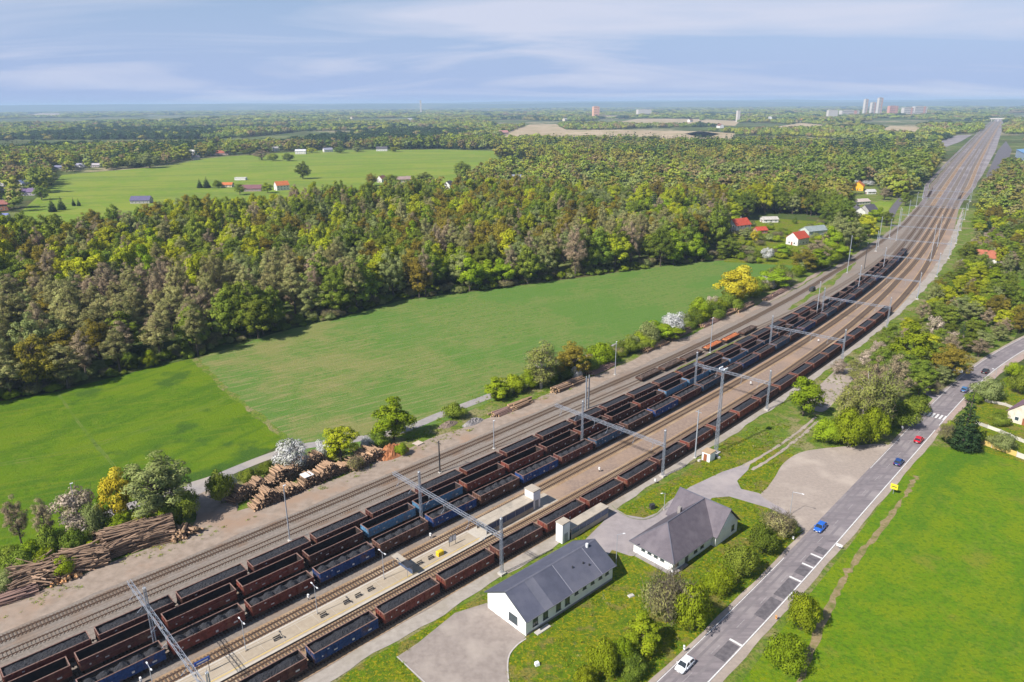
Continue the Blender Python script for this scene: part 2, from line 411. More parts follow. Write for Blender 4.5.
FOREST_EDGE = [(-160, 447), (0, 401), (60, 391), (110, 378), (150, 368), (195, 358), (235, 347), (275, 333), (330, 320), (360, 313), (400, 301), (440, 295), (480, 291), (540, 283), (600, 275), (650, 268), (700, 262), (745, 259), (792, 256)]
mead = FOREST_EDGE[:6] + [(213, 376), (232, 395), (258, 415), (288, 440), (262, 455), (215, 478), (170, 497), (120, 515), (60, 540), (0, 566), (-160, 635)]
sheet('meadow', GP(mead), 0.03, m_meadow)
crop = FOREST_EDGE[5:] + [(815, 262), (795, 274), (770, 284), (735, 300), (700, 316), (650, 337), (600, 358), (545, 381), (500, 398), (440, 423), (385, 440), (340, 451), (300, 458), (286, 441), (258, 415), (232, 395), (213, 376)]
sheet('crop_field', GP(crop), 0.034, m_crop)

def lo_strip(name, l0, l1, a, b, z, mat, step=10.0, kind='structure', parent=None):
    fa = a if callable(a) else (lambda l: a); fb = b if callable(b) else (lambda l: b)
    n = max(2, int((l1 - l0) / step) + 1); ls = np.linspace(l0, l1, n)
    mb = MB(); ribbon(mb, [TP(l, fa(l), z) for l in ls], [TP(l, fb(l), z) for l in ls])
    mb.f = [f[::-1] for f in mb.f]
    # keep the face up
    o = mb.build(name, mat, parent)
    if o.data.polygons[0].normal.z < 0: o.data.flip_normals()
    if kind and parent is None: o['kind'] = kind
    return o
def ip(*pts):
    xs, ys = zip(*pts)
    return lambda l: float(np.interp(l, xs, ys))
offA_ = ip((60, -16.7), (290, -16.3), (415, -14.0), (495, -12.8), (620, -12.6), (900, -12.6))
_wob = lambda amp, k, ph: (lambda l: amp * (math.sin(l * k + ph) + 0.6 * math.sin(l * k * 2.7 + ph * 2)))
w1, w2, w3 = _wob(0.7, 0.11, 0.3), _wob(0.35, 0.23, 1.0), _wob(0.8, 0.09, 2.0)
lo_strip('verge', 60, 900, ip((60, -58), (300, -56), (600, -60), (900, -60)), ip((60, 84), (330, 76), (420, 64), (900, 62)), 0.012, m_verge)
lo_strip('station_lawn_ground', 90, 330, lambda l: 20 + w1(l), 62, 0.020, m_lawn, 4)
BAL_L = ip((60, -34), (400, -34), (560, -32), (680, -27), (780, -21), (900, -20))
lo_strip('ballast_bed_ground', 60, 900, lambda l: BAL_L(l) + w2(l), ip((60, 16.6), (560, 17), (700, 17), (900, 13)), 0.06, m_ballast, 3)
lo_strip('yard_road', 60, 600, lambda l: ip((60, -45), (160, -42), (205, -43), (225, -41.5), (300, -40), (420, -38.5), (600, -34))(l) + w1(l), lambda l: -33.2 + w2(l), 0.075, m_dirt, 3)
lo_strip('rusty_ground', 262, 900, lambda l: -2.3 + w2(l) * 0.4, ip((262, 16.2), (560, 17), (700, 17), (900, 12.5)), 0.064, m_rustground, 3)
lo_strip('cess_path', 60, 900, lambda l: 15.9 + w2(l) * 0.5, lambda l: ip((60, 19.4), (300, 18.8), (420, 19.0), (560, 19.6), (700, 20.5), (900, 16.4))(l) + w2(l), 0.085, m_cess, 2.5)
lo_strip('weed_strip', 350, 450, lambda l: -21.4 + w2(l), lambda l: -18.4 + w2(l) * 0.6, 0.07, m_verge, 2.5)
lo_strip('weed_strip', 470, 605, lambda l: ip((470, -22.6), (500, -24), (605, -26))(l) + w2(l), lambda l: ip((470, -20.4), (540, -20.6), (605, -24))(l) + w1(l), 0.071, m_verge, 2.5)
far_yard = [(876, 262), (900, 230), (914, 213), (929, 199), (941, 176), (964, 150), (985, 130), (996, 118.6), (1004, 118.6), (1002, 130), (996, 150), (982, 176), (964, 200), (953, 220), (940, 242), (932, 262)]
sheet('coal_yard', GP([(986, 176), (998, 150), (1006, 141), (1012, 150), (1006, 166), (992, 182)]), 0.045, m_patch)
sheet('railway_yard', GP(far_yard), 0.05, m_yard)
lot = GP([(196, 497), (225, 487), (238, 500), (232, 520), (205, 540), (180, 545), (196, 520)])
sheet('loading_yard', smooth_poly(lot), 0.088, m_dirt)

def px_strip(name, pts, width, z, mat, n=8, kind='structure', wob=0.0):
    P = [G(u, v)[:2] for u, v in pts]; c = []
    for i in range(len(P) - 1):
        a, b = P[max(i - 1, 0)], P[i]; d2, e = P[i + 1], P[min(i + 2, len(P) - 1)]
        for j in range(n):
            t = j / n; c.append(0.5 * ((2 * b) + (-a + d2) * t + (2 * a - 5 * b + 4 * d2 - e) * t * t + (-a + 3 * b - 3 * d2 + e) * t ** 3))
    c.append(P[-1]); c = np.array(c); tg = np.gradient(c, axis=0); tg /= np.linalg.norm(tg, axis=1)[:, None]
    nr = np.stack([tg[:, 1], -tg[:, 0]], 1)
    rg = np.random.RandomState(len(pts)); wa = width / 2 + rg.randn(len(c)) * wob; wb = width / 2 + rg.randn(len(c)) * wob
    mb = MB(); ribbon(mb, [tuple(p) + (z,) for p in c - nr * wa[:, None]], [tuple(p) + (z,) for p in c + nr * wb[:, None]])
    o = mb.build(name, mat)
    if o.data.polygons[0].normal.z < 0: o.data.flip_normals()
    if kind: o['kind'] = kind
    return o, c
px_strip('lane', [(-80, 632), (0, 598), (60, 553), (110, 514), (140, 503), (190, 486), (215, 478), (262, 459), (300, 447), (345, 441), (400, 431), (440, 415), (490, 396), (540, 377), (600, 352), (660, 328), (720, 301), (780, 277), (830, 262)], 3.6, 0.055, m_lane)
px_strip('lane_spur', [(203, 480), (206, 492), (204, 508)], 7.0, 0.058, m_lane, wob=0.2)
px_strip('field_path', [(890, 217), (894, 209), (899, 202), (905, 195)], 6.0, 0.2, m_patch)

px_strip('field_margin', [(193, 358), (213, 376), (232, 395), (258, 415), (288, 441)], 2.0, 0.042, m_verge, wob=0.5)
m_tram = M('pressed_grass', (0.070, 0.125, 0.010), (0.10, 0.15, 0.015), 0.8, 0.95, (0.13, 0.15, 0.03), 0.2, world=True)
for dv in (0.0, 2.6):
    px_strip('tractor_track', [(-40, 470 + dv), (60, 452 + dv), (140, 430 + dv), (200, 408 + dv), (232, 394 + dv)], 0.35, 0.038, m_tram, wob=0.1)
    px_strip('tractor_track', [(58, 392 + dv), (85, 430 + dv), (118, 470 + dv * 1.3), (128, 500 + dv)], 0.35, 0.038, m_tram, wob=0.1)
right_field = [(728, 700), (800, 606), (850, 545), (905, 472), (930, 447), (952, 447), (985, 452), (1060, 474), (1250, 530), (1500, 900), (900, 1400), (640, 800)]
sheet('dandelion_field', GP(right_field), 0.024, m_right)
px_strip('ditch_track', [(792, 700), (805, 668), (822, 625), (838, 590), (850, 568), (868, 545), (890, 516), (908, 490), (916, 476)], 1.1, 0.05, M('ditch_earth', (0.27, 0.20, 0.12), (0.17, 0.14, 0.05), 1.2, 0.95, (0.10, 0.12, 0.02), 0.4, world=True, bump=0.4), wob=0.25)

lot_ = [(882, 444), (850, 446), (815, 449.5), (797, 454), (783, 464), (775, 477), (767, 488), (761, 495), (772, 503), (786, 511), (794, 520), (797, 533), (812, 525), (833, 509), (862, 479), (889, 450)]
sheet('gravel_car_park', smooth_poly(GP(lot_), 5), 0.048, m_gravel)
asph = [(570, 556), (585, 540), (603, 522), (613, 507), (626, 515), (644, 518), (657, 513), (668, 502), (690, 487), (722, 472), (740, 466), (752, 460), (748, 470), (737, 481), (741, 489), (758, 493), (775, 500), (793, 512), (800, 527), (784, 515), (768, 508), (729, 496.5), (712, 498), (690, 520), (650, 556), (630, 556), (612, 550), (596, 572), (585, 575)]
sheet('station_approach', GP(asph), 0.044, m_stasph)
px_strip('two_track_path', [(745, 466), (765, 454), (787, 440), (803, 428), (816, 417)], 0.8, 0.05, m_gravel, wob=0.12)
px_strip('two_track_path_far', [(752, 470), (770, 459), (791, 444), (806, 432), (818, 421)], 0.8, 0.05, m_gravel, wob=0.12)
sheet('bare_ground', smooth_poly(GP([(806, 402), (825, 380), (842, 366), (858, 362), (852, 380), (838, 398), (822, 412)])), 0.046, m_gravel)
fore = [(397, 657), (418, 643), (455, 613), (487, 603), (490, 607), (526, 637), (516, 646), (508, 658), (508, 680), (516, 720), (470, 760), (440, 700)]
sheet('forecourt', GP(fore), 0.046, m_fore)
px_strip('forecourt_kerb', [(526, 639), (516, 646.5), (508.5, 658), (508.5, 680), (516, 720)], 0.25, 0.12, m_kerb)
px_strip('forecourt_edge', [(397, 657), (411, 670), (426, 684), (440, 700)], 0.22, 0.10, m_kerb)
px_strip('verge_kerb', [(612, 506), (620, 513), (632, 518.5), (645, 519.5), (657, 514.5), (668, 503.5)], 0.3, 0.16, M('mossy_kerb', (0.16, 0.18, 0.09), (0.25, 0.24, 0.18), 1.0, 0.95, world=True))

# the main road, in rail coordinates
RC = ip((60, 62.5), (237, 60), (265, 59.5), (321, 57.8), (360, 57.35), (396, 57.45), (425, 58.9), (450, 61.6), (478, 67.0), (500, 72.4), (560, 92), (620, 118))
def RCs(l): return sum(RC(l + d) for d in (-16, -8, 0, 8, 16)) / 5
lo_strip('road_shoulder', 60, 620, lambda l: RCs(l) - 4.0 + w2(l) * 0.3, lambda l: RCs(l) + 4.6 + w2(l) * 0.4, 0.052, m_gravel, 3)
ROAD = lo_strip('road', 60, 620, lambda l: RCs(l) - 3.2, lambda l: RCs(l) + 3.2, 0.062, m_asphalt, 4)
def line(name, l0, l1, o, w, z=0.068, mat=m_white, step=4):
    return lo_strip(name, l0, l1, lambda l: RCs(l) + o - w / 2, lambda l: RCs(l) + o + w / 2, z, mat, step, parent=ROAD)
line('edge_line', 60, 372, 3.0, 0.20); line('edge_line', 376, 620, 3.0, 0.20)
line('edge_line', 60, 284, -3.0, 0.12); line('edge_line', 336, 372, -3.0, 0.12); line('edge_line', 392, 620, -3.0, 0.12)
m_faded = M('faded_paint', (0.34, 0.32, 0.32), (0.22, 0.20, 0.20), 1.5, 0.8, world=True)
for k in range(60):
    l = 150 + k * 9.0
    if 372 < l < 392: continue
    line('centre_dash', l, l + 3.0, 0.0, 0.10, 0.068, m_faded)
for l in (254.3, 278.6, 284.6, 289.0):      # stop-style bars painted across the right lane
    lo_strip('cross_bar', l, l + 0.5, lambda x: RCs(x) + 0.5, lambda x: RCs(x) + 2.85, 0.069, m_white, 1, parent=ROAD)
for a, b in ((249.0, 254.0), (263.5, 270.5), (271.5, 278.2), (280.8, 284.2), (286, 288.7), (290.5, 293)):
    lo_strip('asphalt_patch', a, b, lambda x: RCs(x) + 0.55, lambda x: RCs(x) + 2.75, 0.066, m_patch, 2, parent=ROAD)
line('tyre_wear', 60, 620, 1.0, 0.55, 0.0645, m_asphalt2 := M('tyre_worn_asphalt', (0.155, 0.138, 0.146), (0.185, 0.165, 0.17), 0.3, 0.85, world=True))
line('tyre_wear', 60, 620, -1.1, 0.5, 0.0645, m_asphalt2); line('tyre_wear', 60, 620, -2.4, 0.45, 0.0645, m_asphalt2)
for k in range(6):                            # zebra crossing
    o = -2.7 + k * 1.05
    lo_strip('zebra_stripe', 381, 384.6, lambda x, o=o: RCs(x) + o, lambda x, o=o: RCs(x) + o + 0.55, 0.0695, m_white, 1.2, parent=ROAD)
sheet('side_road', GP([(936, 401), (930, 397), (917, 390), (908, 384), (912, 377), (926, 383), (940, 388), (950, 389)]), 0.054, m_stasph)
sheet('footpath', GP([(981, 385), (1000, 368), (1024, 353.5), (1024, 359), (1000, 374), (972, 401), (950, 420), (938, 432), (930, 438), (934, 428), (948, 414)]), 0.056, M('pink_paving', (0.36, 0.27, 0.23), (0.29, 0.22, 0.19), 0.7, 0.9, world=True))
sheet('garden_lawn', GP([(968, 412), (1000, 380), (1060, 352), (1200, 400), (1200, 520), (1060, 474), (985, 452), (960, 440)]), 0.022, m_lawn)

# far country: pastures, ploughed land, water
hill = [(10, 244), (60, 242), (140, 236), (220, 227), (300, 217), (400, 207), (455, 194), (496, 174), (500, 151), (440, 149.5), (390, 150), (330, 150), (262, 154), (205, 158.5), (168, 166), (110, 171), (62, 175), (40, 195), (18, 214)]
sheet('hillside_pasture', GP(hill), 0.08, m_hill)
sheet('small_pasture', GP([(853, 212), (862, 205), (880, 201), (893, 203), (886, 214), (872, 226), (862, 222)]), 0.07, m_hill)
sheet('right_pasture', GP([(1010, 282), (1060, 276), (1100, 300), (1060, 318), (1014, 306)]), 0.03, m_meadow)
FAR_FIELDS = [[(502, 142), (506, 133), (530, 124.5), (556, 124), (566, 130), (620, 130), (704, 131.5), (735, 133.5), (730, 141), (660, 140), (600, 141)],
              [(612, 123), (640, 118.6), (702, 119), (700, 124), (650, 124.5)], [(872, 134), (890, 126), (918, 126.5), (926, 131), (918, 136)],
              [(690, 124), (705, 119.5), (740, 121), (735, 126)], [(776, 127), (800, 123), (824, 125), (815, 129)],
              [(20, 116), (40, 113.2), (68, 113.6), (60, 116.5)], [(684, 134), (700, 131), (720, 134), (705, 138)], [(580, 118), (600, 115.5), (640, 116), (625, 119)]]
for fpoly in FAR_FIELDS:
    sheet('ploughed_field', GP(fpoly), 0.4, m_tanfield)
sheet('quarry_ground', GP([(938, 142), (958, 135), (972, 135), (960, 142), (946, 147)]), 0.3, m_yard)
# ------------------------------------------------------------------ railway tracks
m_rail = M('rusty_rail', (0.10, 0.062, 0.045), (0.15, 0.085, 0.055), 3.0, 0.6, metal=0.3)
m_railtop = M('worn_rail', (0.22, 0.16, 0.12), (0.15, 0.10, 0.07), 3.0, 0.45, metal=0.5)
m_sleeper = M('dark_timber_sleeper', (0.085, 0.062, 0.045), (0.13, 0.095, 0.07), 4.0, 0.9)
m_csleeper = M('concrete_sleeper', (0.215, 0.18, 0.15), (0.17, 0.14, 0.115), 4.0, 0.9)
offA = ip((60, -16.7), (290, -16.3), (415, -14.0), (495, -12.8), (620, -12.6), (900, -12.6))
offB = ip((60, -12.3), (240, -11.7), (336, -10.2), (420, -9.2), (620, -8.5), (900, -8.4))
offC = ip((60, -4.9), (235, -5.1), (310, -4.0), (650, -4.1), (900, -4.1))
off6 = ip((60, 0), (280, 0.2), (400, 0.7), (900, 0.6))
off7 = ip((60, 8.5), (240, 8.4), (314, 9.2), (380, 9.1), (460, 7.6), (560, 5.0), (900, 5.0))
offD = ip((60, 13.6), (225, 13.7), (282, 14.8), (395, 14.5), (500, 14.9), (560, 13.2), (700, 9.5), (900, 9.5))
off1 = ip((60, -31.0), (310, -30.4), (372, -29.2), (470, -28.4), (560, -27.6), (650, -24), (770, -18), (900, -17))
off2 = ip((60, -26.0), (310, -25.5), (400, -23.3), (475, -18.6), (560, -15.4), (640, -12.8), (900, -12.7))
off8 = ip((400, 9.3), (470, 10.2), (560, 9.4), (700, 5.2), (900, 5))
def track(name, label, off, l0, l1, bed, sleep, n_single=(0, 0), detail=True):
    root = thing(name, label, 'railway track', TP(l0, off(l0)), 0)
    inv = root.location.copy()
    def P(l, o, z): return TP(l, off(l) + o, z) - inv
    ls = np.arange(l0, l1 + 0.1, 4.0)
    mb = MB()                      # ballast bed with shoulders
    prof = [(-2.0, 0.07), (-1.45, 0.19), (1.45, 0.19), (2.0, 0.07)]
    for (oa, za), (ob, zb) in zip(prof[:-1], prof[1:]):
        ribbon(mb, [P(l, oa, za) for l in ls], [P(l, ob, zb) for l in ls])
    mb.f = [f[::-1] for f in mb.f]
    o = mb.build('ballast_bed', bed, root)
    if o.data.polygons[0].normal.z < 0: o.data.flip_normals()
    for s in (-0.76, 0.76):
        mb = MB()
        pr = [(-0.19, 0.298), (-0.06, 0.31), (-0.045, 0.40), (0.045, 0.40), (0.06, 0.31), (0.19, 0.298)]
        for i, ((oa, za), (ob, zb)) in enumerate(zip(pr[:-1], pr[1:])):
            ribbon(mb, [P(l, s + oa, za) for l in ls], [P(l, s + ob, zb) for l in ls], 1 if i == 2 else 0)
        mb.f = [f[::-1] for f in mb.f]
        mb.build('rail', [m_rail, m_railtop], root)
    if not detail: return root
    sb = MB(); sb.box((0, 0, 0.215), (0.25, 2.6, 0.16)); sm = sb.mesh('sleeper', sleep)
    far = MB()
    for l in np.arange(l0, min(l1, 900), 0.62):
        p = P(l, 0, 0)
        if n_single[0] <= l <= n_single[1]: link('sleeper', sm, root, p, TA(l) + random.uniform(-.02, .02))
        else: far.box((p.x, p.y, 0.215), (0.25, 2.6, 0.16), TA(l) + random.uniform(-.02, .02))
    fo = far.build('sleepers', sleep, root); fo['kind'] = 'stuff'
    return root
T0 = 96
track('railway_track', 'rusty track nearest the log piles, left of all the coal trains', off1, T0, 900, m_greybed, m_sleeper)
track('railway_track', 'empty second track between the log pile track and the coal trains', off2, T0, 900, m_greybed, m_csleeper)
track('railway_track', 'track under the leftmost train of level coal wagons', offA, T0, 520, m_greybed, m_sleeper)
track('railway_track', 'track under the train of empty wagons', offB, T0, 900, m_greybed, m_sleeper)
track('railway_track', 'track under the train of humped coal beside the platform', offC, T0, 900, m_greybed, m_sleeper)
track('railway_track', 'empty track with bold sleepers along the left platform edge', off6, T0, 900, m_rustbed, m_sleeper, (172, 246))
track('railway_track', 'orange-brown track squeezed between platform and near coal train', off7, T0, 900, m_rustbed, m_sleeper)
track('railway_track', 'track under the near coal train right of the platform', offD, T0, 900, m_rustbed, m_sleeper)
for k, (o0, nm) in enumerate([(-27, 'leftmost'), (-22, 'second'), (-17.5, 'third'), (-12.7, 'fourth'), (-8.4, 'fifth'), (-4.1, 'sixth'), (0.6, 'seventh'), (5, 'eighth'), (9.5, 'ninth'), (14, 'tenth'), (18.5, 'eleventh')]):
    lim = ip((640, -26), (760, -33), (900, -45), (1200, -56), (4700, -60))
    l0 = 901 if -18 < o0 < 10 else 960
    track('yard_track', 'straight far yard track, %s from the left of the distant yard' % nm, ip((900, o0 * (1 if -18 < o0 < 10 else 0.6)), (l0 + 140, o0), (4900, o0)), l0, 4200, (m_yard, m_greybed, m_yard, m_greybed, m_rustbed)[k % 5], m_sleeper, detail=False)

# ------------------------------------------------------------------ coal wagons
def paint(name, c, k=0.55):
    return M(name, c, tuple(x * k for x in c), 1.3, 0.75, (0.16, 0.085, 0.05), 0.5, rnd=0.28, bump=0.05, lo3=0.52, hi3=0.70)
P_RED = paint('red_brown_wagon_paint', (0.205, 0.055, 0.038)); P_DARK = paint('dark_maroon_wagon_paint', (0.115, 0.040, 0.033))
P_BROWN = paint('brown_wagon_paint', (0.115, 0.058, 0.042)); P_BLUE = paint('deep_blue_wagon_paint', (0.022, 0.062, 0.20))
P_SKY = paint('light_blue_wagon_paint', (0.085, 0.20, 0.33), 0.75); P_STEEL = paint('steel_blue_wagon_paint', (0.045, 0.095, 0.165))
m_inner = M('coal_dusted_inside', (0.022, 0.019, 0.019), (0.045, 0.03, 0.026), 1.0, 0.9)
m_under = M('grimy_running_gear', (0.035, 0.03, 0.028), (0.06, 0.045, 0.035), 3.0, 0.8)
m_rim = M('worn_wagon_rim', (0.26, 0.17, 0.14), (0.16, 0.08, 0.06), 2.0, 0.7)
m_mark = M('stencil_white', (0.62, 0.62, 0.60), (0.40, 0.40, 0.40), 6.0, 0.7)
m_coal = M('black_coal', (0.012, 0.012, 0.016), (0.030, 0.030, 0.037), 3.5, 0.55, bump=0.9, spec=0.5)
LT, WT, Z0, Z1 = 12.75, 2.86, 1.45, 3.42
def wagon_meshes():
    out = {}
    b = MB()
    x, y, t = LT / 2, WT / 2, 0.09
    for s in (-1, 1):                                   # side walls with lower flap band, end walls
        b.box((0, s * (y - t / 2), (Z0 + Z1) / 2), (LT, t, Z1 - Z0))
        b.box((s * (x - t / 2), 0, (Z0 + Z1) / 2), (t, WT - 2 * t - 0.004, Z1 - Z0))
        b.box((0, s * (y + 0.035), Z0 + 0.10), (LT, 0.07, 0.2))
        b.box((0, s * (y + 0.03), Z0 + 1.05), (LT - 0.01, 0.05, 0.10))
        for i in range(12):                             # upright ribs
            xx = -x + 0.16 + i * (LT - 0.32) / 11
            b.box((xx, s * (y + 0.062), Z0 + 1.08), (0.15, 0.12, 1.66))
        for i in range(4):
            yy = -y + 0.35 + i * (WT - 0.7) / 3
            b.box((s * (x + 0.05), yy, Z0 + 0.98), (0.10, 0.14, 1.8))
        b.box((s * (x + 0.055), 0, Z0 + 1.3), (0.11, WT - 0.2, 0.12))
    out['body'] = b
    f = MB(); f.box((0, 0, Z0 + 0.05), (LT - 0.2, WT - 0.2, 0.1))
    for s in (-1, 1):
        f.box((0, s * (y - t - 0.006), (Z0 + Z1) / 2 - 0.02), (LT - 0.24, 0.012, Z1 - Z0 - 0.1))
        f.box((s * (x - t - 0.006), 0, (Z0 + Z1) / 2 - 0.02), (0.012, WT - 0.26, Z1 - Z0 - 0.1))
    out['lining'] = f
    r = MB()
    for s in (-1, 1):
        r.box((0, s * (y - 0.03), Z1 + 0.04), (LT + 0.1, 0.16, 0.09)); r.box((s * (x - 0.03), 0, Z1 + 0.04), (0.16, WT - 0.225, 0.09))
    out['rim'] = r
    u = MB(); u.box((0, 0, Z0 - 0.16), (13.0, 2.2, 0.3)); u.box((0, 0, Z0 - 0.45), (12.0, 0.5, 0.3))
    for s in (-1, 1):
        u.box((s * 6.42, 0, Z0 - 0.15), (0.2, 2.6, 0.36))
        for q in (-0.875, 0.875):
            u.tube((s * 6.5, q, Z0 - 0.1), (s * 6.9, q, Z0 - 0.1), 0.10, 0.10, 8); u.tube((s * 6.9, q, Z0 - 0.1), (s * 7.0, q, Z0 - 0.1), 0.24, 0.24, 8)
        u.bar((s * 6.5, 0, Z0 - 0.12), (s * 7.0, 0, Z0 - 0.16), 0.12)
    out['underframe'] = u
    bo = MB()
    for q in (-0.98, 0.98):
        bo.box((0, q, 0.95), (2.5, 0.14, 0.30)); bo.box((0, q, 0.75), (0.9, 0.16, 0.3))
    bo.box((0, 0, 1.0), (0.4, 1.9, 0.25))
    out['bogie'] = bo
    w = MB(); w.tube((0, -0.9, 0.86), (0, 0.9, 0.86), 0.08, 0.08, 6)
    for q in (-0.75, 0.75): w.tube((0, q - 0.07, 0.86), (0, q + 0.07, 0.86), 0.46, 0.46, 14)
    out['wheelset'] = w
    k = MB()
    for s in (-1, 1):
        for xx, zz, ww, hh in ((-4.6, 0.55, 0.9, 0.32), (-1.2, 0.5, 0.55, 0.4), (2.3, 0.55, 0.8, 0.22), (4.9, 0.6, 0.45, 0.3), (3.7, 1.45, 0.5, 0.2)):
            k.box((xx * s, s * (y + 0.006), Z0 + zz), (ww * 0.8, 0.012, hh))
    out['stencils'] = k
    return out
WM = wagon_meshes()
WP = {}
def wmesh(part, mats):
    key = (part, mats.name)
    if key not in WP: WP[key] = WM[part].mesh(part, mats)
    return WP[key]
def one_piece(mat):
    key = ('whole', mat.name)
    if key not in WP:
        b = MB()
        for i, p in enumerate(('body', 'lining', 'rim', 'underframe')): b.add(WM[p].v, WM[p].f, i)
        for s in (-1, 1): b.box((s * 4.5, 0, 0.9), (2.6, 2.1, 0.7), 0, 3)
        WP[key] = b.mesh('wagon', [mat, m_inner, m_rim, m_under])
    return WP[key]
def coal_mesh(kind, seed):
    rg = np.random.RandomState(seed)
    nx, ny = 62, 16; xs = np.linspace(-LT / 2 + 0.13, LT / 2 - 0.13, nx); ys = np.linspace(-WT / 2 + 0.13, WT / 2 - 0.13, ny)
    X, Y = np.meshgrid(xs, ys, indexing='ij')
    e = np.clip(1 - (np.abs(Y) / (WT / 2)) ** 2.2, 0, 1)
    if kind == 'humps':
        c = np.linspace(-4.9, 4.9, 5) + rg.uniform(-.25, .25, 5)
        Z = np.full_like(X, Z1 - 0.60)
        for ci in c:
            rr = np.sqrt(((X - ci) / 1.42) ** 2 + (Y / 1.35) ** 2); Z = np.maximum(Z, Z1 - 0.66 + rg.uniform(1.0, 1.2) * np.clip(1 - rr ** 1.6, 0, 1))
    elif kind == 'ridge':
        Z = Z1 - 0.42 + 0.72 * np.clip(1 - (np.abs(Y) / 1.35) ** 1.4, 0, 1) * np.clip((LT / 2 - 0.15 - np.abs(X)) / 1.7, 0, 1) + 0.08 * np.sin(X * 1.3 + seed)
    elif kind == 'level':
        Z = Z1 - 0.22 + 0.28 * e * np.clip((LT / 2 - 0.2 - np.abs(X)) / 1.2, 0, 1) + 0.10 * np.sin(X * 0.9 + seed * 2.1) * e
    else:
        Z = Z0 + 0.14 + 0.16 * np.clip(rg.rand() - 0.3 + np.sin(X * 0.7 + seed), 0, 1)
    # coarse lumpiness
    L = rg.rand(nx // 2 + 2, ny // 2 + 2)
    Z = Z + 0.16 * (L[np.ix_((np.arange(nx) // 2), (np.arange(ny) // 2))] - 0.5) + 0.12 * (rg.rand(nx, ny) - 0.5)
    V = [(X[i, j], Y[i, j], Z[i, j]) for i in range(nx) for j in range(ny)]
    Fc = [(i * ny + j, (i + 1) * ny + j, (i + 1) * ny + j + 1, i * ny + j + 1) for i in range(nx - 1) for j in range(ny - 1)]
    b = MB(); b.add(V, Fc); return b.mesh('coal', m_coal)
COAL = {k: [coal_mesh(k, s) for s in range(4)] for k in ('humps', 'ridge', 'level', 'dust')}
def train(off, phase, last, pick, coal, where, group, first=96):
    k0 = math.ceil((first - phase) / 14.04)
    idx = 0; l = phase + k0 * 14.04
    while l + 14.04 <= last + 1:
        lm = l + 7.02; p = TP(lm, off(lm)); q = TP(l + 14.04, off(l + 14.04)); r = TP(l, off(l)); rz = math.atan2(q.y - r.y, q.x - r.x)
        u, v = proj(p.x, p.y, 2.5)
        seen = u > -45 and v < 725
        if seen:
            mt, cn_ = pick(idx, l)
            nth = ORD[idx]
            lab = '%s open coal wagon, %s from the left in the %s' % (cn_, nth, where)
            root = thing('freight_wagon', lab, 'freight wagon', p, rz + (math.pi if idx % 3 == 1 else 0), group)
            if l < 330:
                link('body', wmesh('body', mt), root); link('lining', wmesh('lining', m_inner), root); link('rim', wmesh('rim', m_rim), root)
                link('underframe', wmesh('underframe', m_under), root); link('stencils', wmesh('stencils', m_mark), root)['kind'] = 'stuff'
                for s in (-1, 1):
                    bg_ = link('bogie', wmesh('bogie', m_under), root, (s * 4.5, 0, 0))
                    for d in (-0.9, 0.9): link('wheelset', wmesh('wheelset', m_under), bg_, (d, 0, 0))
            else:
                link('body', one_piece(mt), root)
            ck = coal(idx)
            if ck:
                c = link('coal_load', COAL[ck][(idx * 7 + 3) % 4], None, p + Vector((0, 0, random.uniform(-0.22, 0.04) if ck != 'dust' else 0)), rz)
                tag(c, '%s in the %s wagon from the left, %s' % ({'humps': 'black coal in five humps', 'ridge': 'black coal heaped in one ridge', 'level': 'black coal spread level', 'dust': 'thin black coal dust'}[ck], nth, where), 'coal', group + ' loads')
            idx += 1
        l += 14.04
    return idx
DR = (P_DARK, 'dark maroon'); RD = (P_RED, 'red-brown'); BR = (P_BROWN, 'brown'); BL = (P_BLUE, 'deep blue'); SK = (P_SKY, 'light blue'); ST = (P_STEEL, 'steel blue')
def pickA(i, l): return DR if (i * 5) % 7 else RD
def pickB(i, l):
    if 222 < l < 252: return SK
    if 330 < l < 372: return SK
    if 372 < l < 420: return (ST, SK, ST)[i % 3]
    return (RD, DR, RD, RD, DR)[i % 5] if l < 330 else (DR, BR, ST)[i % 3]
def pickC(i, l):
    if l < 175: return BL
    if l < 205: return RD
    if l < 216: return BL
    if l < 230: return BR
    if l < 245: return BL
    return (BR, BL, DR, ST)[int((l - 245) / 14.04) % 4]
def pickD(i, l): return BL if 196 < l < 204 else (BL if l < 160 else (RD if (i * 3) % 4 else DR))
train(offA, 201.0, 494, pickA, lambda i: 'level', 'leftmost train', 'wagons of the leftmost coal train')
train(offB, 210.8, 612, pickB, lambda i: 'dust', 'empty middle train', 'wagons of the empty middle train')
train(offC, 195.3, 655, pickC, lambda i: 'humps', 'humped coal train', 'wagons of the humped coal train')
train(offD, 197.6, 500, pickD, lambda i: 'ridge', 'near train', 'wagons of the near coal train')
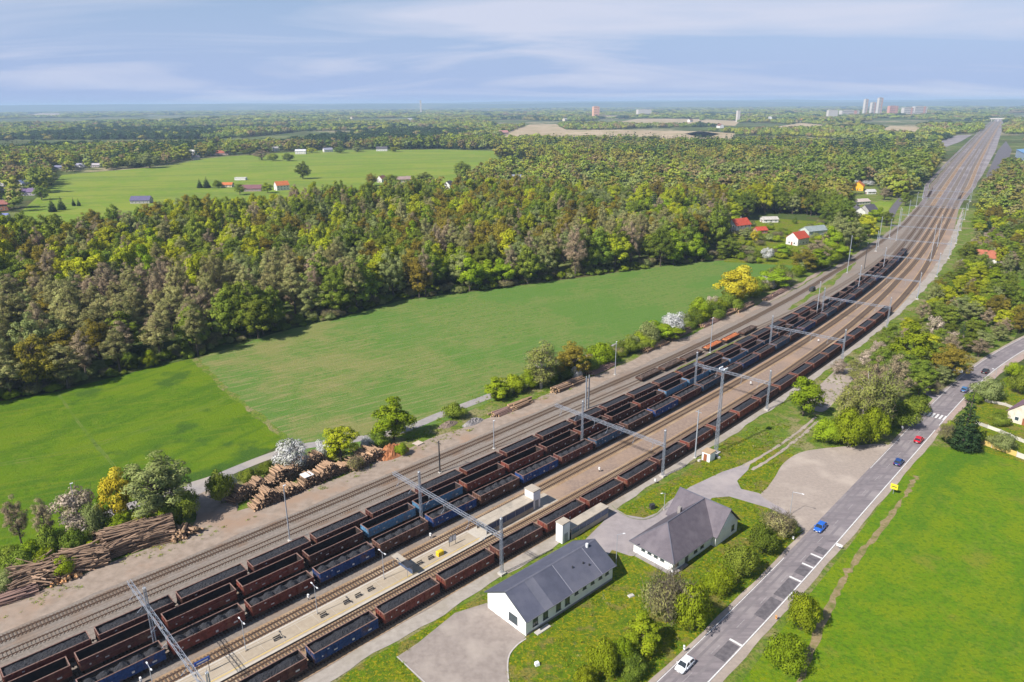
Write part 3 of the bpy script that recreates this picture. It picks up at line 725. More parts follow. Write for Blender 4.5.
# low wagons with rail material on the second track
m_orange = M('orange_rusty_scrap', (0.42, 0.13, 0.045), (0.30, 0.09, 0.04), 1.5, 0.95, (0.5, 0.2, 0.08), 0.5, bump=0.8)
m_scrap = M('dark_scrap', (0.06, 0.045, 0.04), (0.13, 0.09, 0.07), 2.0, 0.9, bump=0.8)
fb = MB(); fb.box((0, 0, 1.15), (12.4, 2.7, 0.22))
for s in (-1, 1):
    fb.box((0, s * 1.33, 1.45), (12.4, 0.06, 0.45)); fb.box((s * 6.18, 0, 1.45), (0.06, 2.6, 0.45))
fbm = fb.mesh('deck', P_BROWN)
for i, l in enumerate((352, 366, 380, 396, 410, 424)):
    p = TP(l, off2(l)); orange = i in (3, 4)
    root = thing('flat_wagon', 'low flat wagon of %s, %s from the left on the second track' % ('orange scrap' if orange else 'dark scrap', ORD[i]), 'freight wagon', p, TA(l), 'low scrap wagons on the second track')
    link('deck', fbm, root)
    for s in (-1, 1): link('bogie', wmesh('bogie', m_under), root, (s * 4, 0, 0))
    rg = np.random.RandomState(i); hb = MB(); nx, ny = 20, 8
    hz = 1.45 + 0.5 * rg.rand(nx, ny); hz[0] = hz[-1] = 1.3; hz[:, 0] = hz[:, -1] = 1.4
    hb.add([(-6 + 12 * a / (nx - 1), -1.25 + 2.5 * c / (ny - 1), hz[a, c]) for a in range(nx) for c in range(ny)], [(a * ny + c, (a + 1) * ny + c, (a + 1) * ny + c + 1, a * ny + c + 1) for a in range(nx - 1) for c in range(ny - 1)])
    tag(hb.build('scrap_load', m_orange if orange else m_scrap, None, p, TA(l)), '%s scrap heap in the %s flat wagon from the left on the second track' % ('orange rusty' if orange else 'dark', ORD[i]), 'scrap', 'low scrap wagon loads')
# ------------------------------------------------------------------ platform and underpass stairs
m_plat = M('tan_platform_paving', (0.36, 0.30, 0.225), (0.31, 0.255, 0.19), 1.2, 0.9, (0.39, 0.33, 0.255), 0.15, world=True, bump=0.05)
m_platw = M('platform_edge_slab', (0.46, 0.42, 0.36), (0.39, 0.35, 0.30), 1.5, 0.9, world=True)
m_platf = M('platform_face', (0.10, 0.085, 0.075), (0.14, 0.12, 0.10), 1.5, 0.9, world=True)
m_yellow = M('yellow_line', (0.55, 0.40, 0.10), (0.48, 0.35, 0.13), 2.0, 0.8, world=True)
pf = thing('station_platform', 'long tan paved island platform with a yellow line between two tracks', 'platform', TP(170, 4.3))
pinv = pf.location.copy()
def pstrip(name, a, b, z, mat, l0=96, l1=243.5):
    ls = np.linspace(l0, l1, max(2, int((l1 - l0) / 3.5) + 1)); mb = MB(); ribbon(mb, [TP(l, a, z) - pinv for l in ls], [TP(l, b, z) - pinv for l in ls])
    o = mb.build(name, mat, pf)
    if o.data.polygons[0].normal.z < 0: o.data.flip_normals()
ls = np.arange(96, 243.6, 3.5); mb = MB()
ribbon(mb, [TP(l, 6.9, 0.05) - pinv for l in ls], [TP(l, 6.9, 0.55) - pinv for l in ls]); ribbon(mb, [TP(l, 1.7, 0.05) - pinv for l in ls], [TP(l, 1.7, 0.55) - pinv for l in ls])
mb.build('platform_wall', m_platf, pf)
pstrip('paving', 1.7, 6.9, 0.55, m_plat); pstrip('edge_slab', 1.7, 2.15, 0.558, m_platw); pstrip('edge_slab', 6.35, 6.9, 0.558, m_platw)
pstrip('safety_line', 5.75, 5.95, 0.562, m_yellow); pstrip('safety_line', 2.6, 2.72, 0.562, m_platw)
for k in range(38): pstrip('paving_joint', 2.2, 5.7, 0.5605, m_platw, 110 + k * 3.5, 110.06 + k * 3.5)
pstrip('end_ramp', 1.9, 6.7, 0.56, m_platw, 243.0, 246.6)
m_conc = M('canopy_concrete', (0.40, 0.35, 0.285), (0.33, 0.285, 0.23), 0.8, 0.9, (0.27, 0.24, 0.20), 0.5)
m_wallw = M('white_render', (0.78, 0.785, 0.79), (0.72, 0.72, 0.72), 0.7, 0.9, (0.68, 0.67, 0.65), 0.3)
m_blueglass = M('blue_panel_glass', (0.05, 0.09, 0.18), (0.03, 0.06, 0.13), 0.5, 0.15, spec=0.6)
m_void = M('stairwell_concrete', (0.12, 0.115, 0.11), (0.08, 0.08, 0.08), 1.0, 0.9)
m_steelp = M('painted_grey_steel', (0.30, 0.32, 0.35), (0.22, 0.24, 0.27), 2.0, 0.55, metal=0.2)
def stair_canopy(l, o, length, width, tower_at, label, h=2.7, base=0.1):
    p = TP(l, o); root = thing('stair_canopy', label, 'canopy', p, TA(l))
    MB().box((length / 2, 0, h + base), (length, width, 0.22)).build('roof', m_conc, root)
    MB().box((length / 2, -width / 2 + 0.05, base + 0.55), (length - 0.4, 0.12, 1.1)).box((length / 2, width / 2 - 0.05, base + 0.55), (length - 0.4, 0.12, 1.1)).build('parapet', m_conc, root)
    n = int(length / 2.6)
    for i in range(n):
        xx = 0.3 + (length - 0.6) * (i + 0.5) / n
        for s in (-1, 1):
            MB().box((xx, s * (width / 2 - 0.05), base + 1.1 + (h - 1.2) / 2), ((length - 0.6) / n - 0.14, 0.04, h - 1.22)).build('glass_pane', m_blueglass, root)
    for i in range(n + 1):
        xx = 0.3 + (length - 0.6) * i / n
        for s in (-1, 1): MB().box((xx, s * (width / 2 - 0.06), base + h / 2), (0.1, 0.1, h)).build('post', m_steelp, root)
    st = MB()
    for i in range(12): st.box((1.0 + i * 0.7, 0, base + 0.06 - 0.004 * i), (0.68, width - 0.5, 0.05))
    st.build('stair_treads', m_void, root)
    tx = -1.3 if tower_at == 0 else length + 1.2
    tw = MB().box((tx, 0, base + 2.3), (2.4, width - 0.6, 4.6)).build('lift_shaft', m_wallw, root)
    MB().box((tx, 0, base + 4.72), (2.6, width - 0.4, 0.22)).build('shaft_roof', m_conc, tw)
    MB().box((tx, -width / 2 + 0.285, base + 1.15), (1.1, 0.05, 2.1)).build('lift_door', m_steelp, tw)
    return root
stair_canopy(245.3, 4.3, 15.2, 3.4, 1, 'concrete stair canopy with lift shaft at the end of the platform', base=0.12)
stair_canopy(257.6, 18.75, 13.2, 2.5, 0, 'concrete stair canopy with white lift shaft beside the white gabled building', h=2.6)
lo_strip('underpass_apron', 243.5, 268, 1.6, 6.95, 0.115, m_conc, 3.5)

# platform furniture
m_blue_sign = M('blue_sign', (0.02, 0.07, 0.32), (0.03, 0.09, 0.36), 1.0, 0.4)
m_dark = M('dark_metal', (0.03, 0.032, 0.036), (0.045, 0.045, 0.05), 3.0, 0.5)
m_yel = M('bright_yellow_box', (0.62, 0.45, 0.02), (0.55, 0.38, 0.02), 1.5, 0.6)
m_lampw = M('lamp_white', (0.75, 0.76, 0.78), (0.68, 0.69, 0.7), 2.0, 0.35)
m_pole = M('galvanised_pole', (0.42, 0.45, 0.50), (0.34, 0.37, 0.42), 1.5, 0.45, metal=0.35)
def lamp(l, o, h, label, arm=0.8, rz=None, name='lamp_post', base=0.0, two=False):
    p = TP(l, o, base) if not isinstance(l, tuple) else Vector((l[0], l[1], base))
    root = thing(name, label, 'lamp post', p, (TA(l) if not isinstance(l, tuple) else o) + (rz if rz is not None else -math.pi / 2))
    MB().tube((0, 0, 0), (0, 0, h), 0.075, 0.045, 8).build('pole', m_pole, root)
    MB().box((0, 0, 0.12), (0.4, 0.4, 0.24)).build('footing', m_conc, root)
    for s in ((1, -1) if two else (1,)):
        MB().tube((0, 0, h - 0.05), (s * arm, 0, h + 0.12), 0.045, 0.04, 6).build('arm', m_pole, root)
        hd = MB().box((s * (arm + 0.2), 0, h + 0.13), (0.55, 0.22, 0.10), 0, 0, 0.8).build('lamp_head', m_lampw, root)
        MB().box((s * (arm + 0.2), 0, h + 0.062), (0.4, 0.16, 0.03)).build('lens', m_lampw, hd)
    return root
lamp(191.6, 3.0, 6.2, 'slim lamp post on the platform, first from the left', two=True, base=0.56)
lamp(205.4, 3.1, 6.2, 'slim lamp post on the platform, second from the left', two=True, base=0.56)
lamp(220.3, 3.1, 6.2, 'slim lamp post on the platform beside the beige shelter', two=True, base=0.56)
lamp(176.5, 3.0, 6.2, 'slim lamp post on the platform by the bottom picture edge', two=True, base=0.56)
def platform_sign(l, o, label, w=2.6):
    root = thing('station_sign', label, 'sign', TP(l, o, 0.56), TA(l))
    for s in (-1, 1): MB().tube((s * (w / 2 - 0.35), 0, 0), (s * (w / 2 - 0.35), 0, 2.9), 0.05, 0.05, 6).build('leg', m_dark, root)
    bd = MB().box((0, 0, 2.55), (w, 0.14, 0.75)).build('board', m_blue_sign, root)
    for s in (-1, 1): MB().box((0, s * 0.0745, 2.55), (w * 0.72, 0.006, 0.26)).build('name_panel', m_lampw, bd)
platform_sign(184.2, 3.3, 'dark blue station board on two legs on the platform')
root = thing('information_board', 'dark framed notice board on two legs near the platform end', 'notice board', TP(237.6, 3.7, 0.56), TA(237))
for s in (-1, 1): MB().tube((s * 0.85, 0, 0), (s * 0.85, 0, 2.4), 0.05, 0.05, 6).build('leg', m_dark, root)
b_ = MB().box((0, 0, 1.65), (2.0, 0.12, 1.4)).build('frame', m_dark, root)
for s in (-0.5, 0.5): MB().box((s, -0.065, 1.65), (0.85, 0.02, 1.2)).build('notice', m_lampw, b_)
root = thing('yellow_grit_bin', 'bright yellow grit bin with sloping lid on the platform', 'grit bin', TP(233.4, 4.6, 0.56), TA(233))
MB().box((0, 0, 0.45), (1.5, 1.0, 0.9), 0, 0, 0.92).build('tub', m_yel, root); MB().box((0, 0, 0.98), (1.55, 1.06, 0.16), 0, 0, 0.75).build('lid', m_yel, root)
def bench(l, o, label, rz=0.0):
    root = thing('platform_bench', label, 'bench', TP(l, o, 0.56), TA(l) + rz, 'benches on the platform', (0.72, 0.72, 0.8))
    for i in range(3): MB().box((0, -0.2 + i * 0.17, 0.46), (1.9, 0.13, 0.05)).build('slat', m_dark, root)
    for i in range(2): MB().box((0, 0.34, 0.62 + i * 0.2), (1.9, 0.05, 0.14)).build('backrest_slat', m_dark, root)
    for s in (-1, 1): MB().box((s * 0.8, 0, 0.22), (0.08, 0.5, 0.43)).build('leg', m_dark, root)
for i, (l, o, lb) in enumerate([(196.8, 4.3, 'dark bench on the platform right of the first lamp post'), (205.9, 4.6, 'dark bench on the platform beside the second lamp post'), (211.0, 4.4, 'dark bench on the platform, first of three towards the shelter'), (213.6, 4.3, 'dark bench on the platform, middle of three towards the shelter'), (216.4, 4.3, 'dark bench on the platform, last of three towards the shelter'), (231.2, 4.4, 'dark bench on the platform right beside the yellow grit bin'), (228.4, 4.3, 'dark bench on the platform left of the grit bin')]):
    bench(l, o, lb)
root = thing('platform_shelter', 'small beige flat-roofed shelter across the platform', 'shelter', TP(224.6, 3.6, 0.56), TA(224))
MB().box((0, 1.2, 2.5), (1.5, 3.2, 0.18)).build('roof', m_conc, root); MB().box((0.65, 0, 1.2), (0.06, 4.6, 2.2)).build('back_pane', m_blueglass, root)
MB().box((0, -1.6, 2.48), (1.5, 2.3, 0.12)).build('dark_roof_sheet', m_dark, root)
for s in (-1, 1):
    for q in (-2.4, 2.5): MB().tube((s * 0.6, q, 0), (s * 0.6, q, 2.45), 0.05, 0.05, 6).build('post', m_steelp, root)
m_wsig = M('white_signal_box', (0.75, 0.75, 0.74), (0.6, 0.6, 0.6), 3.0, 0.6)
for i, (l, o, lb) in enumerate([(206.5, -2.2, 'white dwarf signal beside the humped coal train, left one'), (236.2, -2.2, 'white dwarf signal beside the humped coal train near the shelter'), (286, 5.0, 'white dwarf signal between the two empty tracks beyond the stairs'), (291, 18.8, 'white dwarf signal beside the near train by the grass verge'), (369, 5.0, 'white dwarf signal between the empty tracks below the tall floodlight mast'), (430, 5.0, 'far white dwarf signal between the empty tracks'), (176, -2.3, 'white dwarf signal beside the humped coal train at the bottom edge')]):
    root = thing('dwarf_signal', lb, 'signal', TP(l, o), TA(l), 'white dwarf signals between tracks')
    MB().tube((0, 0, 0), (0, 0, 0.8), 0.07, 0.07, 6).build('post', m_dark, root); hd = MB().box((0, 0, 1.05), (0.3, 0.55, 0.6), 0, 0, 0.85).build('head', m_wsig, root)
    MB().box((-0.156, 0, 1.1), (0.012, 0.18, 0.18)).build('lens', m_dark, hd)
# ------------------------------------------------------------------ catenary gantries and masts
m_galv = M('galvanised_lattice', (0.34, 0.37, 0.43), (0.25, 0.28, 0.33), 0.8, 0.5, metal=0.3)
m_found = M('foundation_concrete', (0.46, 0.44, 0.40), (0.38, 0.35, 0.32), 2.0, 0.9)
def lattice_mesh(h, w0, w1, bays, th=0.11):
    b = MB()
    def c(z, i):
        w = (w0 + (w1 - w0) * z / h) / 2; return ((w, w), (-w, w), (-w, -w), (w, -w))[i] + (z,)
    for i in range(4): b.bar(c(0, i), c(h, i), th)
    for k in range(bays):
        za, zb = h * k / bays, h * (k + 1) / bays
        for i in range(4):
            j = (i + 1) % 4
            b.bar(c(za, i), c(zb, j), th * 0.6); b.bar(c(zb, i), c(zb, j), th * 0.55)
    return b
def beam_mesh(length, w=0.6, h=0.65, bay=1.3, th=0.065):
    b = MB(); n = int(length / bay)
    cs = [(-w / 2, 0), (w / 2, 0), (w / 2, h), (-w / 2, h)]
    for x, z in cs: b.bar((x, 0, z), (x, length, z), th)
    for k in range(n):
        ya, yb = length * k / n, length * (k + 1) / n
        for i in range(4):
            j = (i + 1) % 4; a, c = (cs[i], cs[j]) if k % 2 else (cs[j], cs[i])
            b.bar((a[0], ya, a[1]), (c[0], yb, c[1]), th * 0.55)
    return b
MAST_NEAR = lattice_mesh(12.9, 0.5, 0.34, 11, 0.07).mesh('mast', m_galv)
MAST_FAR = MB().box((0, 0, 6.4), (0.34, 0.34, 12.8), 0, 0, 0.7).mesh('mast', m_galv)
FOOT = MB().box((0, 0, 0.25), (1.3, 1.3, 0.5)).mesh('footing', m_found)
INS = MB()
INS.tube((0, 0, 0), (0, 0, -1.2), 0.04, 0.04, 5); INS.tube((0, 0, -1.2), (0.9, 0, -1.9), 0.04, 0.04, 5); INS.tube((0, 0, -1.9), (0.9, 0, -1.9), 0.035, 0.035, 5)
for k in range(3): INS.tube((0, 0, -0.2 - k * 0.16), (0, 0, -0.28 - k * 0.16), 0.10, 0.07, 8)
INSM = INS.mesh('hanger', m_galv)
BM = {}
def gantry(l, a, b, masts, label, tracks, near=True, z=8.6):
    root = thing('catenary_gantry', label, 'catenary gantry', TP(l, 0), TA(l) + math.pi, 'catenary gantries over the tracks')
    # local y runs towards larger offsets (to the right of the running direction)
    for m in masts:
        mo = link('mast', MAST_NEAR if near else MAST_FAR, root, (0, m, 0.3)); link('footing', FOOT, mo, (0, 0, -0.3))
        MB().tube((0, 0, 12.7), (0, 0, 13.5), 0.05, 0.03, 5).build('spike', m_galv, mo)
        MB().box((0, 0, 12.75), (0.42, 0.42, 0.14)).build('cap', m_lampw, mo)
    key = (round(b - a, 1), near)
    if key not in BM: BM[key] = (beam_mesh(b - a) if near else beam_mesh(b - a, 0.5, 0.5, 3.0, 0.075)).mesh('beam', m_galv)
    link('beam', BM[key], root, (0, a, z))
    for t in tracks: link('hanger', INSM, root, (0.2, t, z))
G_L = [180.5, 238.6, 295.3, 353.0, 410.5, 468, 526, 584, 642, 700, 760, 820, 885, 950]
for i, l in enumerate(G_L):
    trk = [offA(l), offB(l), offC(l), off6(l), off7(l), offD(l)]
    lm = -8.6 if l < 300 else (offB(l) + offC(l)) / 2
    a = -18.8 if l < 330 else lm - 1.0
    rm = 18.1 if l < 400 else 20.3
    if l > 600: a, lm = -20.5, -20
    if l > 740: a, lm, rm = -20.5, -20, 20
    gantry(l, a, rm + 0.4, [lm, rm], 'lattice catenary gantry spanning the tracks, %s from the left edge' % ORD[i], [t for t in trk if a < t < rm], near=l < 480)
m_wire = M('copper_wire', (0.10, 0.09, 0.08), (0.07, 0.06, 0.055), 1.0, 0.5, metal=0.5)
for off, nm in ((offA, 'leftmost train'), (offB, 'empty middle train'), (off6, 'left platform track'), (off7, 'track right of the platform'), (offD, 'near train'), (offC, 'humped coal train')):
    ls = np.arange(110, 880, 14.5); inv = TP(110, off(110), 6.4); b = MB()
    for p, q in zip(ls[:-1], ls[1:]):
        b.tube(TP(p, off(p), 6.4) - inv, TP(q, off(q), 6.4) - inv, 0.012, 0.012, 3, 0, False)
        za = 7.3 + 0.5 * abs(math.cos((p - 180.5) * math.pi / 58)); zb = 7.3 + 0.5 * abs(math.cos((q - 180.5) * math.pi / 58))
        b.tube(TP(p, off(p), za) - inv, TP(q, off(q), zb) - inv, 0.012, 0.012, 3, 0, False)
    tag(b.build('overhead_wire', m_wire, None, inv), 'thin overhead wire strung along above the %s' % nm, 'overhead wire', 'overhead wires')

def plain_mast(u, v, vt, label, name='line_mast', w=0.3, dark=False, light=True, cat='mast'):
    p = G(u, v); h = tall(u, v, vt)
    root = thing(name, label, cat, p, TA(LO(p)[0]))
    MB().box((0, 0, h / 2), (w, w, h), 0, 0, 0.7).build('pole', m_dark if dark else m_pole, root)
    link('footing', FOOT, root, (0, 0, -0.2), scale=(0.6, 0.6, 0.6)) if False else None
    f = MB().box((0, 0, 0.15), (0.8, 0.8, 0.3)).build('footing', m_found, root)
    if light:
        MB().box((0.2, 0, h + 0.06), (0.6, 0.26, 0.12)).build('lamp_head', m_lampw, root)
    else:
        MB().box((0, 0, h - 0.6), (0.12, 1.8, 0.12)).build('crossarm', m_dark if dark else m_pole, root)
plain_mast(290, 541, 486, 'slender grey lamp mast between the log pile and the leftmost train', w=0.22)
plain_mast(440, 473, 441, 'dark post standing between the two left empty tracks', dark=True, light=False)
plain_mast(494, 449, 421, 'slim grey lamp mast beside the leftmost train, next to the timber stacks', w=0.2)
plain_mast(615, 375, 342, 'slim grey mast by the timber stack along the verge', w=0.2)
plain_mast(710, 353, 318, 'slim pale mast beside the low scrap wagons', w=0.22)
plain_mast(816, 318, 282, 'slim pale mast left of the leftmost train far along', w=0.25)
plain_mast(847, 273, 236, 'tall pale mast by the bushes far along the yard road', w=0.3)
plain_mast(864, 270, 243, 'dark mast under the trees far along the yard road', w=0.3, dark=True)
plain_mast(878, 247, 217, 'tall thin mast near the far gantries on the left', w=0.3)
plain_mast(896, 241, 208, 'tallest thin mast left of the far gantry frame', w=0.3)
plain_mast(695, 458, 410, 'grey mast just left of the tall floodlight mast', light=False)
plain_mast(82, 536, 484, 'pale slender pole among the blossoming bushes at the far left', w=0.18)
plain_mast(930, 262, 225, 'white mast at the right edge of the track far along', w=0.3)
plain_mast(937, 247, 215, 'second white mast at the right edge of the track far along', w=0.3)
# twin-legged dark mast, floodlight mast, equipment hut
p = G(587, 409); root = thing('twin_mast', 'pair of tall dark posts joined near the top beside the empty track', 'mast', p, TA(316))
for s in (-0.7, 0.7): MB().box((s, 0, 5.6), (0.35, 0.35, 11.2), 0, 0, 0.8).build('post', m_steelp, root)
for z in (3.5, 7.0, 10.4): MB().box((0, 0, z), (1.25, 0.16, 0.2)).build('tie_bar', m_steelp, root)
p = TP(316.3, 21.2); root = thing('floodlight_mast', 'very tall floodlight mast beside the white equipment hut', 'floodlight mast', p, TA(316))
link('mast', lattice_mesh(24.2, 0.75, 0.42, 18, 0.085).mesh('mast', m_galv), root, (0, 0, 0.3)); MB().box((0, 0, 0.25), (1.9, 1.9, 0.5)).build('footing', m_found, root)
MB().box((0, 0, 24.4), (1.9, 1.5, 0.14)).build('gallery', m_galv, root)
for s in (-0.9, -0.3, 0.3, 0.9):
    for q in (-1, 1): MB().box((s * 0.8, q * 0.7, 24.75), (0.34, 0.24, 0.34)).build('floodlight', m_lampw, root)
m_rustdoor = M('rusty_door', (0.30, 0.11, 0.05), (0.22, 0.08, 0.04), 2.0, 0.8)
m_felt = M('tan_roof_felt', (0.42, 0.30, 0.18), (0.34, 0.24, 0.15), 1.5, 0.9)
p = TP(311.6, 21.6); root = thing('equipment_hut', 'small white hut with rusty door below the floodlight mast', 'hut', p, TA(311))
MB().box((0, 0, 1.25), (2.6, 2.4, 2.5)).build('wall', m_wallw, root); MB().box((0, 0, 2.6), (2.9, 2.7, 0.2)).build('roof', m_felt, root)
d = MB().box((-1.315, 0.2, 1.05), (0.05, 1.0, 2.0)).build('door', m_rustdoor, root); MB().box((-1.35, -0.15, 1.0), (0.03, 0.05, 0.18)).build('handle', m_dark, d)
for i, (dl, do) in enumerate(((3.2, 0.6), (2.6, 1.6), (-2.4, -1.2), (4.4, -0.2))):
    tag(MB().box((0, 0, 0.25), (0.9, 0.7, 0.5), 0.3 * i, 0, 0.85).build('concrete_block', m_found, None, TP(311.6 + dl, 21.6 + do)), ['pale concrete block right of the equipment hut', 'pale concrete block just behind the equipment hut', 'pale concrete block left of the equipment hut', 'pale concrete block at the floodlight mast foot'][i], 'concrete block', 'concrete blocks round the equipment hut')

# ------------------------------------------------------------------ buildings
m_slate = M('slate_grey_roof', (0.088, 0.092, 0.128), (0.070, 0.074, 0.104), 0.6, 0.6, (0.108, 0.11, 0.145), 0.2, rnd=0.14, spec=0.4)
m_slate2 = M('mauve_grey_roof', (0.112, 0.096, 0.112), (0.088, 0.075, 0.090), 0.9, 0.7, (0.132, 0.114, 0.13), 0.25, rnd=0.03, bump=0.15)
m_glass = M('window_glass', (0.035, 0.05, 0.06), (0.05, 0.07, 0.08), 0.7, 0.08, spec=0.7)
m_frame = M('dark_window_frame', (0.08, 0.09, 0.09), (0.06, 0.07, 0.07), 3.0, 0.5)
m_seam = M('pale_roof_flashing', (0.27, 0.27, 0.31), (0.22, 0.22, 0.26), 1.0, 0.5)
m_gutter = M('zinc_gutter', (0.20, 0.20, 0.22), (0.16, 0.16, 0.18), 2.0, 0.4, metal=0.4)
m_plinth = M('grey_plinth', (0.28, 0.26, 0.25), (0.22, 0.2, 0.19), 1.0, 0.9)
def window(parent, c, w, h, axis, sgn, two=True):
    """framed window standing proud of a wall; axis x or y is the wall's normal"""
    t = 0.05
    def bx(du, dz, wu, hz, dep, o):
        if axis == 'x': return ((c[0] + sgn * o, c[1] + du, c[2] + dz), (dep, wu, hz))
        return ((c[0] + du, c[1] + sgn * o, c[2] + dz), (wu, dep, hz))
    f = MB()
    for s in (-1, 1):
        f.box(*bx(s * (w / 2 - 0.04), 0, 0.08, h, 0.08, 0.02)); f.box(*bx(0, s * (h / 2 - 0.04), w - 0.165, 0.08, 0.08, 0.02))
    wn = f.build('window', m_frame, parent)
    if two:
        for s in (-1, 1): MB().box(*bx(s * w / 4, 0, w / 2 - 0.1, h - 0.17, 0.02, 0.015)).build('pane', m_glass, wn)
        MB().box(*bx(0, 0, 0.07, h - 0.17, 0.05, 0.025)).build('mullion', m_frame, wn)
    else: MB().box(*bx(0, 0, w - 0.17, h - 0.17, 0.02, 0.015)).build('pane', m_glass, wn)
    MB().box(*bx(0, -h / 2 - 0.04, w + 0.2, 0.06, 0.16, 0.08)).build('sill', m_gutter, wn)
m_slate_l = M('faded_slate_roof', (0.128, 0.130, 0.165), (0.105, 0.108, 0.138), 0.6, 0.6, (0.14, 0.14, 0.17), 0.2, spec=0.4)
m_slate_m = M('dusty_slate_roof', (0.102, 0.104, 0.138), (0.083, 0.086, 0.115), 0.6, 0.6, (0.12, 0.12, 0.15), 0.2, spec=0.4)
# white gabled goods building, local x along the tracks, y across (positive towards the trains)
a1 = R_(42.3); A1 = G(526.5, 635.8); ex = np.array([math.cos(a1), math.sin(a1)]); ey = np.array([-math.sin(a1), math.cos(a1)])
L1, W1, E1, RI = 23.6, 10.5, 3.75, 6.75
org = A1[:2] + ex * L1 / 2 + ey * W1 / 2
b1 = thing('white_gabled_building', 'long white building with dark grey gable roof beside the forecourt', 'building', (org[0], org[1], 0), a1)
wl = MB()
for s in (-1, 1): wl.extrude_x([(-W1 / 2, 0), (W1 / 2, 0), (W1 / 2, E1), (0, RI - 0.25), (-W1 / 2, E1)], s * L1 / 2 - 0.15, s * L1 / 2 + 0.15)
for s in (-1, 1): wl.box((0, s * (W1 / 2 - 0.152), E1 / 2), (L1 - 0.31, 0.3, E1))
wl.build('wall', m_wallw, b1)
MB().box((0, -W1 / 2 - 0.03, 0.2), (L1 + 0.2, 0.08, 0.4)).build('plinth', m_plinth, b1)
sl = (RI - E1) / (W1 / 2)
rf = bpy.data.objects.new('roof', None)
ov = 0.55
def roof_panel(x0, x1, s, mat, name, parent, dz=0.0, ya=0.0, yb=None):
    yb = W1 / 2 + ov if yb is None else yb
    za, zb = RI - sl * ya + dz, RI - sl * yb + dz
    prof = [(s * ya, za), (s * yb, zb), (s * yb, zb - 0.14), (s * ya, za - 0.14)]
    if s > 0: prof = prof[::-1]
    return MB().extrude_x(prof, x0, x1).build(name, mat, parent)
xs = [-L1 / 2 - 0.5, -L1 / 2 + 4.2, -L1 / 2 + 6.4, -L1 / 2 + 11.6, L1 / 2 - 3.6, L1 / 2 + 0.5]
for i in range(5):
    roof_panel(xs[i] + 0.004, xs[i + 1] - 0.004, -1, (m_slate, m_slate_l, m_slate, m_slate_m, m_slate)[i], 'roof_panel', b1)
roof_panel(xs[0], xs[-1], 1, m_slate, 'roof_slope', b1)
for x in (xs[3], xs[4]): roof_panel(x - 0.06, x + 0.06, -1, m_seam, 'flashing', b1, 0.02)
MB().extrude_x([(-0.22, RI - 0.06), (0.22, RI - 0.06), (0, RI + 0.07)], xs[0], xs[-1]).build('ridge_cap', m_slate_l, b1)
for s in (-1, 1): MB().tube((xs[0], s * (W1 / 2 + ov + 0.06), E1 - sl * ov - 0.05), (xs[-1], s * (W1 / 2 + ov + 0.06), E1 - sl * ov - 0.05), 0.08, 0.08, 6).build('gutter', m_gutter, b1)
for s in (-1, 1):
    for e in (xs[0], xs[-1]):
        MB().bar((e, 0, RI - 0.02), (e, s * (W1 / 2 + ov), E1 - sl * ov - 0.02), 0.1).build('bargeboard', m_frame, b1)
for x, y in ((6.0, 2.6), (3.3, 2.3), (6.9, 3.4)): MB().tube((x, -y, RI - sl * y - 0.05), (x, -y, RI - sl * y + 0.4), 0.16, 0.13, 8).build('roof_vent', m_dark, b1)
MB().tube((L1 / 2 - 2.4, -0.5, RI - 0.4), (L1 / 2 - 2.4, -0.5, RI + 0.45), 0.28, 0.28, 10).build('white_cowl', m_lampw, b1)
for x in (-9.6, -7.0, -3.6, -1.2): window(b1, (x, -W1 / 2, 2.0), 1.25, 1.9, 'y', -1)
for x in (1.3, 3.6, 5.9, 8.2, 10.2): window(b1, (x, -W1 / 2, 2.5), 0.95, 0.9, 'y', -1, False)
window(b1, (-L1 / 2 - 0.15, -1.9, 1.9), 2.3, 1.7, 'x', -1)
d = MB().box((-L1 / 2 - 0.17, 2.6, 1.1), (0.06, 1.1, 2.2)).build('door', m_wallw, b1); MB().box((-L1 / 2 - 0.22, 2.2, 1.1), (0.04, 0.05, 0.2)).build('handle', m_dark, d)
MB().box((-L1 / 2 - 0.19, 0.6, 3.7), (0.1, 0.35, 0.25)).build('wall_lamp', m_lampw, b1)
MB().box((-L1 / 2 + 3.2, -W1 / 2 - 0.9, 0.10), (3.4, 1.0, 0.2)).build('step', m_found, b1)

# hipped station house with cross gable
a2 = R_(43.0); A2 = G(672.3, 573); ex = np.array([math.cos(a2), math.sin(a2)]); ey = np.array([-math.sin(a2), math.cos(a2)])
W2, LM, LW, E2, R2 = 9.9, 14.2, 8.8, 3.0, 7.6       # depth, main length, wing width
b2 = thing('station_house', 'white station house with mauve grey hipped roof and cross gable', 'building', (A2[0], A2[1], 0), a2)
# local: x along, y towards trains, origin at near right corner
def box_wall(name, x0, x1, y0, y1, h):
    m = MB(); m.box(((x0 + x1) / 2, y0 + 0.15, h / 2), (x1 - x0, 0.3, h)); m.box(((x0 + x1) / 2, y1 - 0.15, h / 2), (x1 - x0, 0.3, h))
    m.box((x0 + 0.15, (y0 + y1) / 2, h / 2), (0.3, y1 - y0 - 0.602, h)); m.box((x1 - 0.15, (y0 + y1) / 2, h / 2), (0.3, y1 - y0 - 0.602, h))
    return m.build(name, m_wallw, b2)
box_wall('wall', 0, LM, 0, W2, E2)
YW0, YW1 = -0.9, W2 + 0.9
wg = MB()
for y in (YW0, YW1): wg.extrude_y([(LM + 0.01, 0), (LM + LW, 0), (LM + LW, E2), (LM + LW / 2, R2 - 0.3), (LM + 0.01, E2)], y - 0.15, y + 0.15)
for x in (LM + 0.16, LM + LW - 0.15): wg.box((x, W2 / 2, E2 / 2), (0.3, YW1 - YW0 - 0.302, E2))
wg.build('wing_wall', m_wallw, b2)
o2 = 0.7; hip = 4.6; yc = W2 / 2
ez = E2 - 0.15
